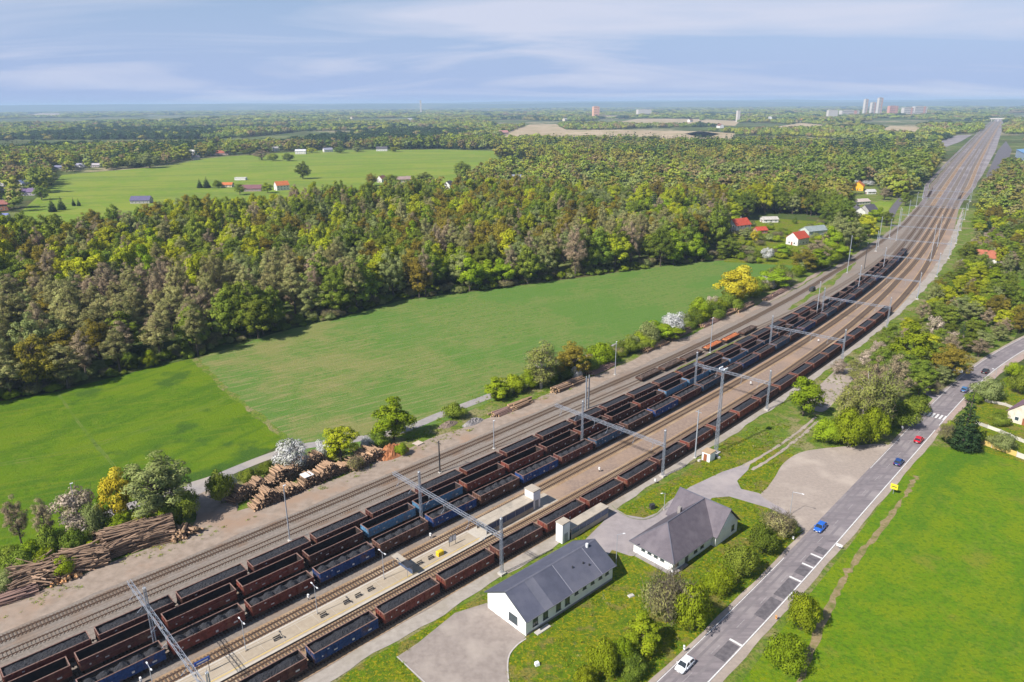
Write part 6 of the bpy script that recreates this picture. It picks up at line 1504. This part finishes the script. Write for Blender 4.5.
HOUSES = [(o.location.x, o.location.y) for o in bpy.data.objects if o.parent is None and o.get('category') in ('house', 'barn', 'shed', 'outbuilding') and 'right of the tracks' not in o['label']]
def scatter(rmin, rmax, spacing, keep_south=False, half=0.80):
    n = int((rmax * half * 2 * rmax * 1.02) / spacing ** 2)
    gx = np.arange(-rmax * half - 60, rmax * half + 60, spacing); gy = np.arange(max(90, rmin * 0.7), rmax, spacing)
    X, Y = np.meshgrid(gx, gy); X = X.ravel(); Y = Y.ravel()
    X = X + rgw.uniform(-.48, .48, len(X)) * spacing; Y = Y + rgw.uniform(-.48, .48, len(Y)) * spacing
    d = np.hypot(X, Y); k = (d >= rmin) & (d < rmax) & (np.abs(X) < Y * half + 60); X, Y = X[k], Y[k]
    k = np.ones(len(X), bool)
    for p in CLEAR: k &= ~in_poly(X, Y, p)
    k &= ~in_poly(X, Y, GP(SOUTH)); X, Y = X[k], Y[k]
    l, o = lo_many(X, Y)
    k = ~((o > -34) & (o < 27.5) & (l < 900)) & ~((o > -34) & (o < 27) & (l >= 900))
    for hx, hy in HOUSES: k &= (X - hx) ** 2 + (Y - hy) ** 2 > 13 ** 2
    # keep the view on each far house open on the camera's side
    for hx, hy in HOUSES:
        hd = math.hypot(hx, hy); ux, uy = hx / hd, hy / hd; a = hd - (X * ux + Y * uy); c = np.abs(X * uy - Y * ux); k &= ~((a > 0) & (a < 0.21 * hd) & (c < 9))
    return X[k], Y[k], l[k], o[k]
def pick_kind(X, Y, o):
    """species by place: alder carr near the meadow, mixed wood behind, scrub right of the tracks"""
    n = len(X); ks = np.array(['alder', 'brown', 'broad', 'maple', 'oak', 'willow', 'spruce', 'fresh', 'pink', 'blossom', 'birch'])
    Wt = np.zeros((n, len(ks))); d = np.hypot(X, Y)
    u = 512 + FOCAL * X / (Y * math.cos(PITCH) + CAM_H * math.sin(PITCH))
    right = o > 25
    pe = np.array([G(a_, b_)[:2] for a_, b_ in FOREST_EDGE]); de = np.full(n, 1e9)
    for a_, b_ in zip(pe[:-1], pe[1:]):
        w_ = b_ - a_; t_ = np.clip(((X - a_[0]) * w_[0] + (Y - a_[1]) * w_[1]) / (w_ @ w_), 0, 1); de = np.minimum(de, np.hypot(X - a_[0] - t_ * w_[0], Y - a_[1] - t_ * w_[1]))
    front = (de < 15) & (u > 205) & ~right
    leftnear = (u < 365) & (d < 390) & ~right; mid = (~leftnear) & ~right & (d < 520); back = ~leftnear & ~right & ~mid
    Wt[leftnear] = [.66, .20, .05, .01, .01, .07, .003, .01, 0, 0, .0]
    Wt[mid] = [.10, .08, .27, .22, .12, .12, .015, .09, 0, .004, .01]
    Wt[back] = [.04, .06, .32, .22, .12, .12, .04, .10, 0, .005, 0]
    Wt[right] = [.05, .14, .24, .11, .17, .14, .015, .10, .09, .03, 0]
    Wt[front & leftnear] = [.06, .02, .66, .02, .02, .18, 0, .06, 0, 0, 0]; Wt[front & mid] = [.05, .12, .36, .08, .10, .22, 0, .08, 0, 0, 0]
    for j in range(len(ks)): Wt[:, j] *= 0.10 + 2.2 * np.where(d < 700, vnoise(X + 37 * j, Y - 91 * j, 46, 100 + j), vnoise(X + 37 * j, Y - 91 * j, 150, 100 + j)) ** np.where(d < 700, 3.0, 4.5)
    far = d > 1100; Wt[far, 6] *= 1.0 + 9 * (vnoise(X[far], Y[far], 420, 7) > 0.55)
    c = np.cumsum(Wt, 1); r = rgw.rand(n) * c[:, -1]
    return ks[(c < r[:, None]).sum(1).clip(0, len(ks) - 1)]
HT = {'alder': (24, 5.6), 'brown': (22, 5.4), 'broad': (23, 7.6), 'maple': (22.5, 7.6), 'oak': (23, 7.8), 'willow': (22, 7.0), 'spruce': (24, 4.4), 'fresh': (19, 6.4), 'pink': (9, 4.0), 'blossom': (8, 4.0), 'birch': (15, 3.2)}
DESC = {'alder': 'tall grey-olive thinly leafed alder', 'brown': 'grey-brown budding tree', 'broad': 'mid green full crowned tree', 'maple': 'yellow-green full crowned tree', 'oak': 'olive orange tinged tree', 'willow': 'pale grey-green tree', 'spruce': 'dark pointed spruce', 'fresh': 'fresh bright green tree', 'pink': 'pale pinkish budding tree', 'blossom': 'white blossoming tree', 'birch': 'slender pale birch'}
def dark_belts(X, Y, K):
    """plantations of spruce beyond the pasture"""
    m = np.zeros(len(X), bool)
    for p in ([(260, 147), (330, 136), (430, 131), (475, 135), (430, 144), (330, 149)], [(-60, 150), (0, 139), (90, 131), (210, 129), (225, 137), (120, 146), (0, 162)], [(100, 168), (160, 150), (205, 147), (200, 156), (150, 164)]): m |= in_poly(X, Y, GP(p))
    return np.where(m & (rgw.rand(len(X)) < 0.85), 'spruce', K)
NX, NY, NL_, NO = scatter(150, 700, 10.2)
# right of the tracks the strip below the SOUTH line belongs to the scrub wood
sx = rgw.uniform(60, 330, 4200); sy = rgw.uniform(150, 470, 4200); sl_, so = lo_many(sx, sy)
rcv = np.array([RCs(min(l, 615)) for l in sl_])
k = (so > ip_ if False else True) & (sl_ > 395) & (sl_ < 700) & (so > np.interp(sl_, [395, 440, 520, 700], [38, 28, 27, 27])) & ((so < rcv - 6) | ((so > rcv + 26) & (sl_ > 470))) & in_poly(sx, sy, GP(SOUTH)) & ~in_poly(sx, sy, CLEAR[5]) & ~in_poly(sx, sy, GP([(966, 412), (1000, 378), (1060, 350), (1200, 400), (1200, 520), (985, 452)]))
sx, sy, sl_, so = sx[k], sy[k], sl_[k], so[k]
keep = []
cell = {}
for i in range(len(sx)):
    c = (int(sx[i] // 5.2), int(sy[i] // 5.2))
    if any(c2 in cell and (sx[i] - cell[c2][0]) ** 2 + (sy[i] - cell[c2][1]) ** 2 < 5.2 ** 2 for c2 in ((c[0] + a, c[1] + b) for a in (-1, 0, 1) for b in (-1, 0, 1))): continue
    if any((sx[i] - a) ** 2 + (sy[i] - b) ** 2 < 16 for a, b in SINGLE): continue
    cell[c] = (sx[i], sy[i]); keep.append(i)
NX = np.concatenate([NX, sx[keep]]); NY = np.concatenate([NY, sy[keep]]); NO = np.concatenate([NO, so[keep]])
NK = pick_kind(NX, NY, NO)
nd = np.hypot(NX, NY); right = NO > 25
def size_of(kinds, X, Y, o, d):
    h = np.array([HT[k][0] for k in kinds]) * rgw.uniform(0.8, 1.18, len(kinds)); r = np.array([HT[k][1] for k in kinds]) * rgw.uniform(0.82, 1.2, len(kinds))
    s = np.where(o > 25, 0.45, 1.0); s *= 0.72 + 0.55 * vnoise(X, Y, 45, 55)
    return h * s, r * np.where(o > 25, 0.6, 1.0)
NH, NR = size_of(NK, NX, NY, NO, nd)
order = np.argsort(nd)
ind = [i for i in order if not right[i] and abs(NX[i]) < NY[i] * 0.74 + 6][:290] + [i for i in order if right[i] and abs(NX[i]) < NY[i] * 0.74 + 6][:150]
isin = np.zeros(len(NX), bool); isin[ind] = True
for i in ind:
    l, o = NX[i], NY[i]; u, v = proj(NX[i], NY[i], 0)
    if right[i]: zone, grp = 'in the scrub wood right of the railway', 'trees in the scrub wood right of the railway'
    elif u < 200: zone, grp = 'in the forest front behind the bright green meadow', 'forest trees behind the bright green meadow'
    elif u < 420: zone, grp = 'in the forest front behind the left crop field', 'forest trees behind the left half of the crop field'
    else: zone, grp = 'in the forest front behind the right crop field', 'forest trees behind the right half of the crop field'
    plant(NK[i], float(NX[i]), float(NY[i]), float(NH[i]), float(NR[i]), DESC[NK[i]] + ' ' + zone, grp + ', ' + DESC[NK[i]])

def gn_scatter(name, label, X, Y, idx, sx_, sz_, coll, cat):
    me = bpy.data.meshes.new(name); n = len(X)
    me.vertices.add(n); me.vertices.foreach_set('co', np.stack([X, Y, np.zeros(n)], 1).astype(np.float32).ravel())
    a = me.attributes.new('idx', 'INT', 'POINT'); a.data.foreach_set('value', idx.astype(np.int32))
    a = me.attributes.new('turn', 'FLOAT_VECTOR', 'POINT'); a.data.foreach_set('vector', np.stack([np.zeros(n), np.zeros(n), rgw.uniform(0, 6.28, n)], 1).astype(np.float32).ravel())
    a = me.attributes.new('size', 'FLOAT_VECTOR', 'POINT'); a.data.foreach_set('vector', np.stack([sx_, sx_, sz_], 1).astype(np.float32).ravel())
    o = link(name, me); tag(o, label, cat, kind='stuff')
    ng = bpy.data.node_groups.new(name, 'GeometryNodeTree')
    ng.interface.new_socket('Geometry', in_out='INPUT', socket_type='NodeSocketGeometry'); ng.interface.new_socket('Geometry', in_out='OUTPUT', socket_type='NodeSocketGeometry')
    gi, go = N(ng, 'NodeGroupInput'), N(ng, 'NodeGroupOutput'); ci = N(ng, 'GeometryNodeCollectionInfo'); ci.inputs['Collection'].default_value = coll; ci.inputs['Separate Children'].default_value = True; ci.inputs['Reset Children'].default_value = True
    ins = N(ng, 'GeometryNodeInstanceOnPoints'); ins.inputs['Pick Instance'].default_value = True
    def attr(nm, ty): a_ = N(ng, 'GeometryNodeInputNamedAttribute', data_type=ty); a_.inputs['Name'].default_value = nm; return a_.outputs['Attribute']
    er = N(ng, 'FunctionNodeEulerToRotation'); ng.links.new(attr('turn', 'FLOAT_VECTOR'), er.inputs[0])
    ng.links.new(gi.outputs[0], ins.inputs['Points']); ng.links.new(ci.outputs[0], ins.inputs['Instance']); ng.links.new(attr('idx', 'INT'), ins.inputs['Instance Index'])
    ng.links.new(er.outputs[0], ins.inputs['Rotation']); ng.links.new(attr('size', 'FLOAT_VECTOR'), ins.inputs['Scale']); ng.links.new(ins.outputs[0], go.inputs[0])
    md = o.modifiers.new('scatter', 'NODES'); md.node_group = ng
    return o
KL = ['alder', 'brown', 'broad', 'maple', 'oak', 'willow', 'spruce', 'fresh', 'pink', 'blossom', 'birch']
cmid = bpy.data.collections.new('wood_sources')
MIDX = {}; cnt = 0; REFS = []
for kk in KL:
    MIDX[kk] = []
    for t in PR[kk][:2]:
        c = bpy.data.collections.new('source_%03d' % cnt)      # children are taken in name order
        for nm, me in (('crown', t['crown']), ('trunk', t['trunk'])): c.objects.link(bpy.data.objects.new('source_' + nm, me))
        cmid.children.link(c); MIDX[kk].append(cnt); REFS.append(t); cnt += 1
def mass(name, label, X, Y, K, Hh, Rr, cat='wood'):
    idx = np.array([MIDX[k][rgw.randint(len(MIDX[k]))] for k in K]); H0 = np.array([REFS[i]['H'] for i in idx]); R0 = np.array([REFS[i]['R'] for i in idx])
    return gn_scatter(name, label, X, Y, idx, Rr / R0, Hh / H0, cmid, cat)
m_ = ~isin
mass('wood_interior', 'dense mixed spring wood behind the front rows of single trees', NX[m_], NY[m_], NK[m_], NH[m_], NR[m_])
# undergrowth at the forest foot
cub = bpy.data.collections.new('undergrowth_sources')
for i, kk in enumerate(('bush', 'bbush', 'wilbush', 'ybush')):
    c = bpy.data.collections.new('under_%03d' % i); t = PR[kk][0]
    for nm in ('crown', 'trunk'): c.objects.link(bpy.data.objects.new('under_' + nm, t[nm]))
    cub.children.link(c)
ex_, ey_ = [], []
E_ = [G(u, v) for u, v in FOREST_EDGE]
for a, b in zip(E_[:-1], E_[1:]):
    d = b - a; ln = np.linalg.norm(d); n_ = np.array([-d[1], d[0]]) / ln
    for t in np.arange(0, ln, 2.2):
        for rep in range(2):
            q = a[:2] + d[:2] * t / ln + n_ * rgw.uniform(0.5, 14); ex_.append(q[0] + rgw.uniform(-1, 1)); ey_.append(q[1] + rgw.uniform(-1, 1))
ex_, ey_ = np.array(ex_), np.array(ey_); ui = rgw.choice(4, len(ex_), p=[.45, .3, .15, .1]); us = rgw.uniform(0.3, 0.8, len(ex_))
gn_scatter('undergrowth', 'low shrubs along the foot of the forest edge', ex_, ey_, ui, us, us * rgw.uniform(0.7, 1.3, len(ex_)), cub, 'undergrowth')
# farther woods: lighter crowns, then whole clumps
cfar = bpy.data.collections.new('far_wood_sources'); FK = ['broad', 'maple', 'oak', 'spruce', 'brown', 'willow', 'alder', 'fresh']
_com = (0.075, 0.105, 0.028)
FARC = {'broad': (0.085, 0.120, 0.024), 'maple': (0.135, 0.155, 0.026), 'oak': (0.115, 0.110, 0.030), 'spruce': (0.022, 0.040, 0.018), 'brown': (0.120, 0.100, 0.055), 'willow': (0.115, 0.145, 0.050), 'alder': (0.115, 0.115, 0.050), 'fresh': (0.115, 0.150, 0.022)}
for kk in FK:                  # distance: the same kinds, their leaf colours already blended over whole crowns
    LF['far_' + kk] = leaf_mat('far_' + kk + '_leaf', [(FARC[kk][0] * m_ * 1.55, FARC[kk][1] * m_ * 1.45, FARC[kk][2] * m_ * 1.2) for m_ in (0.75, 1.0, 1.2)], rv=0.12, rh=0.008)
for i, kk in enumerate(FK):
    for v_ in range(2):
        t = make_tree(kk, 200 + i * 2 + v_, 16, 5.0 if kk != 'spruce' else 3.8, 0.5, 24, 620, 0.72, 'egg', leaf='far_' + kk, lobe=(0.16, 0.34), nd=0.5, nc=0.75) if kk != 'spruce' else make_tree(kk, 200 + i * 2 + v_, 18, 3.8, 0.5, 8, 480, 0.75, 'cone', leaf='far_spruce')
        cfar.objects.link(bpy.data.objects.new('far_%03d' % (i * 2 + v_), t['crown']))
X, Y, l, o = scatter(700, 1700, 12.0)
gap = vnoise(X, Y, 150, 31); k = (gap > 0.17) & ((np.hypot(X, Y) < 1150) | (gap > 0.30)); X, Y, o = X[k], Y[k], o[k]
K = pick_kind(X, Y, o); K = dark_belts(X, Y, np.where(np.isin(K, FK), K, 'broad')); fi = np.array([FK.index(q) * 2 + rgw.randint(2) for q in K]); s = rgw.uniform(0.75, 1.25, len(X)) * np.where(o > 25, 0.7, 1.0) * (0.8 + 0.45 * vnoise(X, Y, 90, 5))
gn_scatter('far_wood', 'wide mixed wood stretching away beyond the near forest', X, Y, fi, s * 1.7, s * 1.3, cfar, 'wood')
cclump = bpy.data.collections.new('clump_sources')
for i, kk in enumerate(FK):
    t = make_tree(kk, 300 + i, 15, 13.0, 0.0, 40, 700, 1.7, 'bush', leaf='far_' + kk, lobe=(0.16, 0.34), nd=0.5, nc=0.75)
    cclump.objects.link(bpy.data.objects.new('clump_%03d' % i, t['crown']))
X, Y, l, o = scatter(1700, 4500, 21)
gap = vnoise(X, Y, 330, 41); k = gap > 0.40; X, Y, o = X[k], Y[k], o[k]
K = pick_kind(X, Y, o); K = dark_belts(X, Y, np.where(np.isin(K, FK), K, 'broad')); fi = np.array([FK.index(q) for q in K]); s = rgw.uniform(0.8, 1.3, len(X)) * (0.75 + 0.5 * vnoise(X, Y, 300, 5))
gn_scatter('distant_wood', 'distant woodland fading towards the horizon', X, Y, fi, s, s * rgw.uniform(0.8, 1.1, len(X)), cclump, 'wood')
X, Y, l, o = scatter(4500, 13500, 62)
gap = vnoise(X, Y, 900, 51) * 0.6 + vnoise(X, Y, 380, 52) * 0.4; k = gap > 0.46; X, Y, o = X[k], Y[k], o[k]
K = pick_kind(X, Y, o); K = np.where(np.isin(K, FK), K, 'broad'); fi = np.array([FK.index(q) for q in K]); s = rgw.uniform(2.2, 3.4, len(X))
gn_scatter('horizon_wood', 'last bluish woodland below the horizon', X, Y, fi, s, s * rgw.uniform(0.3, 0.5, len(X)), cclump, 'wood')

# hedges and field trees on the pasture
for i, (kk, u, v, vt, hw, lb) in enumerate([('spruce', 200, 188, 178, 3, 'dark spruce left of the dark red barn'), ('spruce', 207, 188, 176, 4, 'second dark spruce left of the dark red barn'), ('bush', 218, 188, 180, 5, 'dark round tree beside the dark red barn'), ('broad', 303, 179, 160, 8, 'dark round clump of trees standing free on the pasture'), ('spruce', 74, 206, 197, 2, 'small dark spruce at the bottom of the pasture'), ('spruce', 79, 206, 198, 2, 'second small dark spruce at the bottom of the pasture'), ('willow', 150, 168, 152, 12, 'pale round tree clump at the left top of the pasture'), ('willow', 132, 168, 159, 6, 'small pale tree at the left top of the pasture'), ('brown', 262, 160, 149, 9, 'violet brown bush group at the top of the pasture'), ('bush', 273, 161, 153, 6, 'green bush group at the top of the pasture'), ('bush', 288, 161, 153, 6, 'second green bush group at the top of the pasture'), ('willow', 45, 185, 168, 12, 'pale tree mass behind the violet roofed house'), ('broad', 14, 208, 186, 8, 'dark green tree beside the red brick house'), ('maple', 176, 160, 151, 7, 'yellow-green tree left of the tall white farmhouse')]):
    at(kk, u, v, vt, hw, lb)
for i, (kk, u, v, vt, hw, lb) in enumerate([('fresh', 846, 206, 190, 8, 'fresh green tree left of the pale pink roofed shed'), ('broad', 851, 226, 206, 9, 'mid green tree below the white dark roofed village house'), ('maple', 866, 229, 212, 9, 'yellow-green tree below the grey village house'), ('fresh', 876, 222, 205, 7, 'fresh green tree at the lower right of the small pasture'), ('brown', 884, 200, 186, 7, 'reddish brown tree above the small pasture'), ('maple', 897, 198, 184, 6, 'yellow-green tree at the dark village road'), ('broad', 905, 206, 190, 6, 'mid green tree right of the dark village road'), ('broad', 886, 226, 210, 7, 'mid green tree at the level crossing'), ('blossom', 853, 186, 179, 6, 'white blossoming tree left above the yellow house'), ('blossom', 868, 186, 180, 6, 'white blossoming tree right above the yellow house'), ('willow', 746, 240, 226, 8, 'pale green tree between the first red roofed house and the field'), ('broad', 728, 258, 236, 12, 'dark tree at the left end of the house gardens'), ('fresh', 781, 256, 241, 8, 'fresh green tree in the middle of the house gardens'), ('yellow', 754, 243, 229, 4, 'slim yellow tree beside the little brick red shed'), ('brown', 830, 246, 226, 9, 'reddish brown tree right of the long pale barn')]):
    at(kk, u, v, vt, hw, lb)
for i, (kk, u, v, vt, hw, lb) in enumerate([('broad', 186, 157, 148, 6, 'green tree left of the tall white farmhouse on the pasture'), ('broad', 205, 156, 147, 6, 'green tree between the tall white farmhouse and the long red barn'), ('maple', 236, 154, 147, 7, 'yellow-green tree right of the long red roofed barn'), ('broad', 250, 155, 147, 7, 'green tree above the violet brown bush group'), ('maple', 312, 153, 147, 6, 'yellow-green tree right of the white house above the pasture'), ('broad', 340, 153, 146, 7, 'green tree right of the grey roofed pasture house'), ('willow', 358, 152, 146, 7, 'pale tree between the two lone houses at the far wood'), ('maple', 395, 152, 146, 6, 'yellow-green tree right of the dark roofed house by the far wood'), ('broad', 240, 195, 182, 6, 'green tree left of the long dark red barn'), ('fresh', 268, 193, 181, 5, 'fresh green tree between the dark red barn and orange roofed house'), ('broad', 392, 188, 173, 8, 'dark tree between the two farmhouses at the pasture edge'), ('oak', 372, 186, 172, 7, 'olive tree left of the small brown roofed house'), ('broad', 425, 186, 171, 9, 'green tree right of the brown roofed farmhouse'), ('broad', 462, 178, 160, 9, 'dark green tree right of the steep roofed white house'), ('bush', 118, 166, 160, 8, 'green bush right of the pale roofed farmhouse'), ('broad', 42, 200, 184, 8, 'green tree right of the violet grey roofed house'), ('spruce', 62, 210, 196, 4, 'dark spruce at the lower left of the pasture'), ('spruce', 53, 212, 197, 4, 'second dark spruce at the lower left of the pasture')]):
    at(kk, u, v, vt, hw, lb)
# bushes in the village gardens
for i in range(70):
    u = rgw.uniform(728, 835); v = rgw.uniform(222, 264); kk = ('ybush', 'bush', 'wilbush', 'bbush', 'ybush')[i % 5]; p = G(u, v)
    if any((p[0] - a) ** 2 + (p[1] - b) ** 2 < 130 for a, b in HOUSES): continue
    plant(kk, p[0], p[1], rgw.uniform(2.5, 5), rgw.uniform(2, 4), {'ybush': 'yellow-green', 'bush': 'dark green', 'wilbush': 'pale grey-green', 'bbush': 'twiggy brown'}[kk] + ' garden bush between the two red roofed houses and the crop field', 'garden bushes by the red roofed houses, ' + kk)

# grass tufts and weeds: lawn, verges and rough ground
ctuft = bpy.data.collections.new('tuft_sources')
for i, lf in enumerate(('fresh', 'shrub', 'alder', 'broad', 'yellow')):
    rg = np.random.RandomState(60 + i); n = 26; C = np.stack([rg.randn(n) * 0.35, rg.randn(n) * 0.35, np.abs(rg.randn(n)) * 0.12 + 0.12], 1); Nm = np.stack([rg.randn(n) * 0.4, rg.randn(n) * 0.4, np.ones(n)], 1); Nm /= np.linalg.norm(Nm, axis=1)[:, None]
    ctuft.objects.link(bpy.data.objects.new('tuft_%03d' % i, quads_mesh('tuft', leaf_quads(rg, C, Nm, 0.16, 0.5, 1.5), np.repeat(Nm, 4, 0), rg.rand(n), [LF[lf]])))
tl, to = [], []
for l0, l1, a, b, n in ((150, 330, 20.5, 54, 5200), (120, 520, -57, -44, 3600), (330, 520, 19.5, 30, 1800), (300, 372, 22, 50, 1500), (150, 330, -44.5, -37, 900)):
    tl += list(rgw.uniform(l0, l1, n)); to += list(rgw.uniform(a, b, n))
tp = np.array([TP(l, o)[:2] for l, o in zip(tl, to)]); tk = np.ones(len(tp), bool)
for poly in (asph, lot_, fore): tk &= ~in_poly(tp[:, 0], tp[:, 1], GP(poly))
for o_ in (b1, b2):
    q = (tp - np.array(o_.location[:2])); ca, sa = math.cos(o_.rotation_euler.z), math.sin(o_.rotation_euler.z); lx = q[:, 0] * ca + q[:, 1] * sa; ly = -q[:, 0] * sa + q[:, 1] * ca
    tk &= ~((np.abs(lx) < 13) & (np.abs(ly) < 6.3)) if o_ is b1 else ~((lx > -1) & (lx < 24) & (ly > -2) & (ly < 12))
tk &= vnoise(tp[:, 0], tp[:, 1], 5.0, 77) > 0.5
tp = tp[tk]; n = len(tp); ts = rgw.uniform(0.25, 0.8, n)
gn_scatter('grass_tufts', 'tufts of grass, dandelions and weeds on lawn and verges', tp[:, 0], tp[:, 1], rgw.choice(5, n, p=[.38, .3, .16, .15, .01]), ts, ts * rgw.uniform(0.7, 1.5, n), ctuft, 'grass')

# ------------------------------------------------------------------ hills on the horizon
m_hillf = field_mat('wooded_hills', [((0.05, 0.07, 0.03), 0.0012, 0.4, 0.6, None, 0.8), ((0.16, 0.17, 0.08), 0.0008, 0.6, 0.7, None, 0.6)], (0.045, 0.075, 0.03), bump_scale=0.01)
for nm, d0, d1, hb, sd in (('hills', 14500, 19000, 108, 3), ('far_hills', 19500, 25000, 128, 8)):
    n, k = 160, 8; V = []
    for i in range(n):
        x = (-1 + 2 * i / (n - 1)) * d1 * 0.95
        for j in range(k):
            t = j / (k - 1); y = d0 + (d1 - d0) * t; xx = np.array([x]); yy = np.array([y * 3.0 + 9000])
            z = hb * math.sin(math.pi * min(1, t * 1.0)) ** 0.7 * (0.45 + 0.75 * vnoise(xx, yy, 2600, sd)[0] + 0.16 * vnoise(xx, yy, 800, sd + 1)[0])
            V.append((x, y, z if 0 < j < k - 1 else -0.5))
    mb = MB(); mb.add(V, [(i * k + j, (i + 1) * k + j, (i + 1) * k + j + 1, i * k + j + 1) for i in range(n - 1) for j in range(k - 1)])
    o = mb.build(nm, m_hillf); o['kind'] = 'structure'; smooth(o.data)

# ------------------------------------------------------------------ haze
hm = bpy.data.materials.new('haze_air'); hm.use_nodes = True; t = hm.node_tree
for n in list(t.nodes): t.nodes.remove(n)
o_ = N(t, 'ShaderNodeOutputMaterial'); pv = N(t, 'ShaderNodeVolumePrincipled')
pv.inputs['Color'].default_value = (0.55, 0.75, 1.0, 1); pv.inputs['Density'].default_value = 8.5e-5; pv.inputs['Anisotropy'].default_value = 0.0
t.links.new(pv.outputs[0], o_.inputs['Volume'])
hb = MB(); hb.box((0, 12700, 79.0), (53000, 27000, 160.0)); hz = hb.build('haze', hm); hz['kind'] = 'stuff'
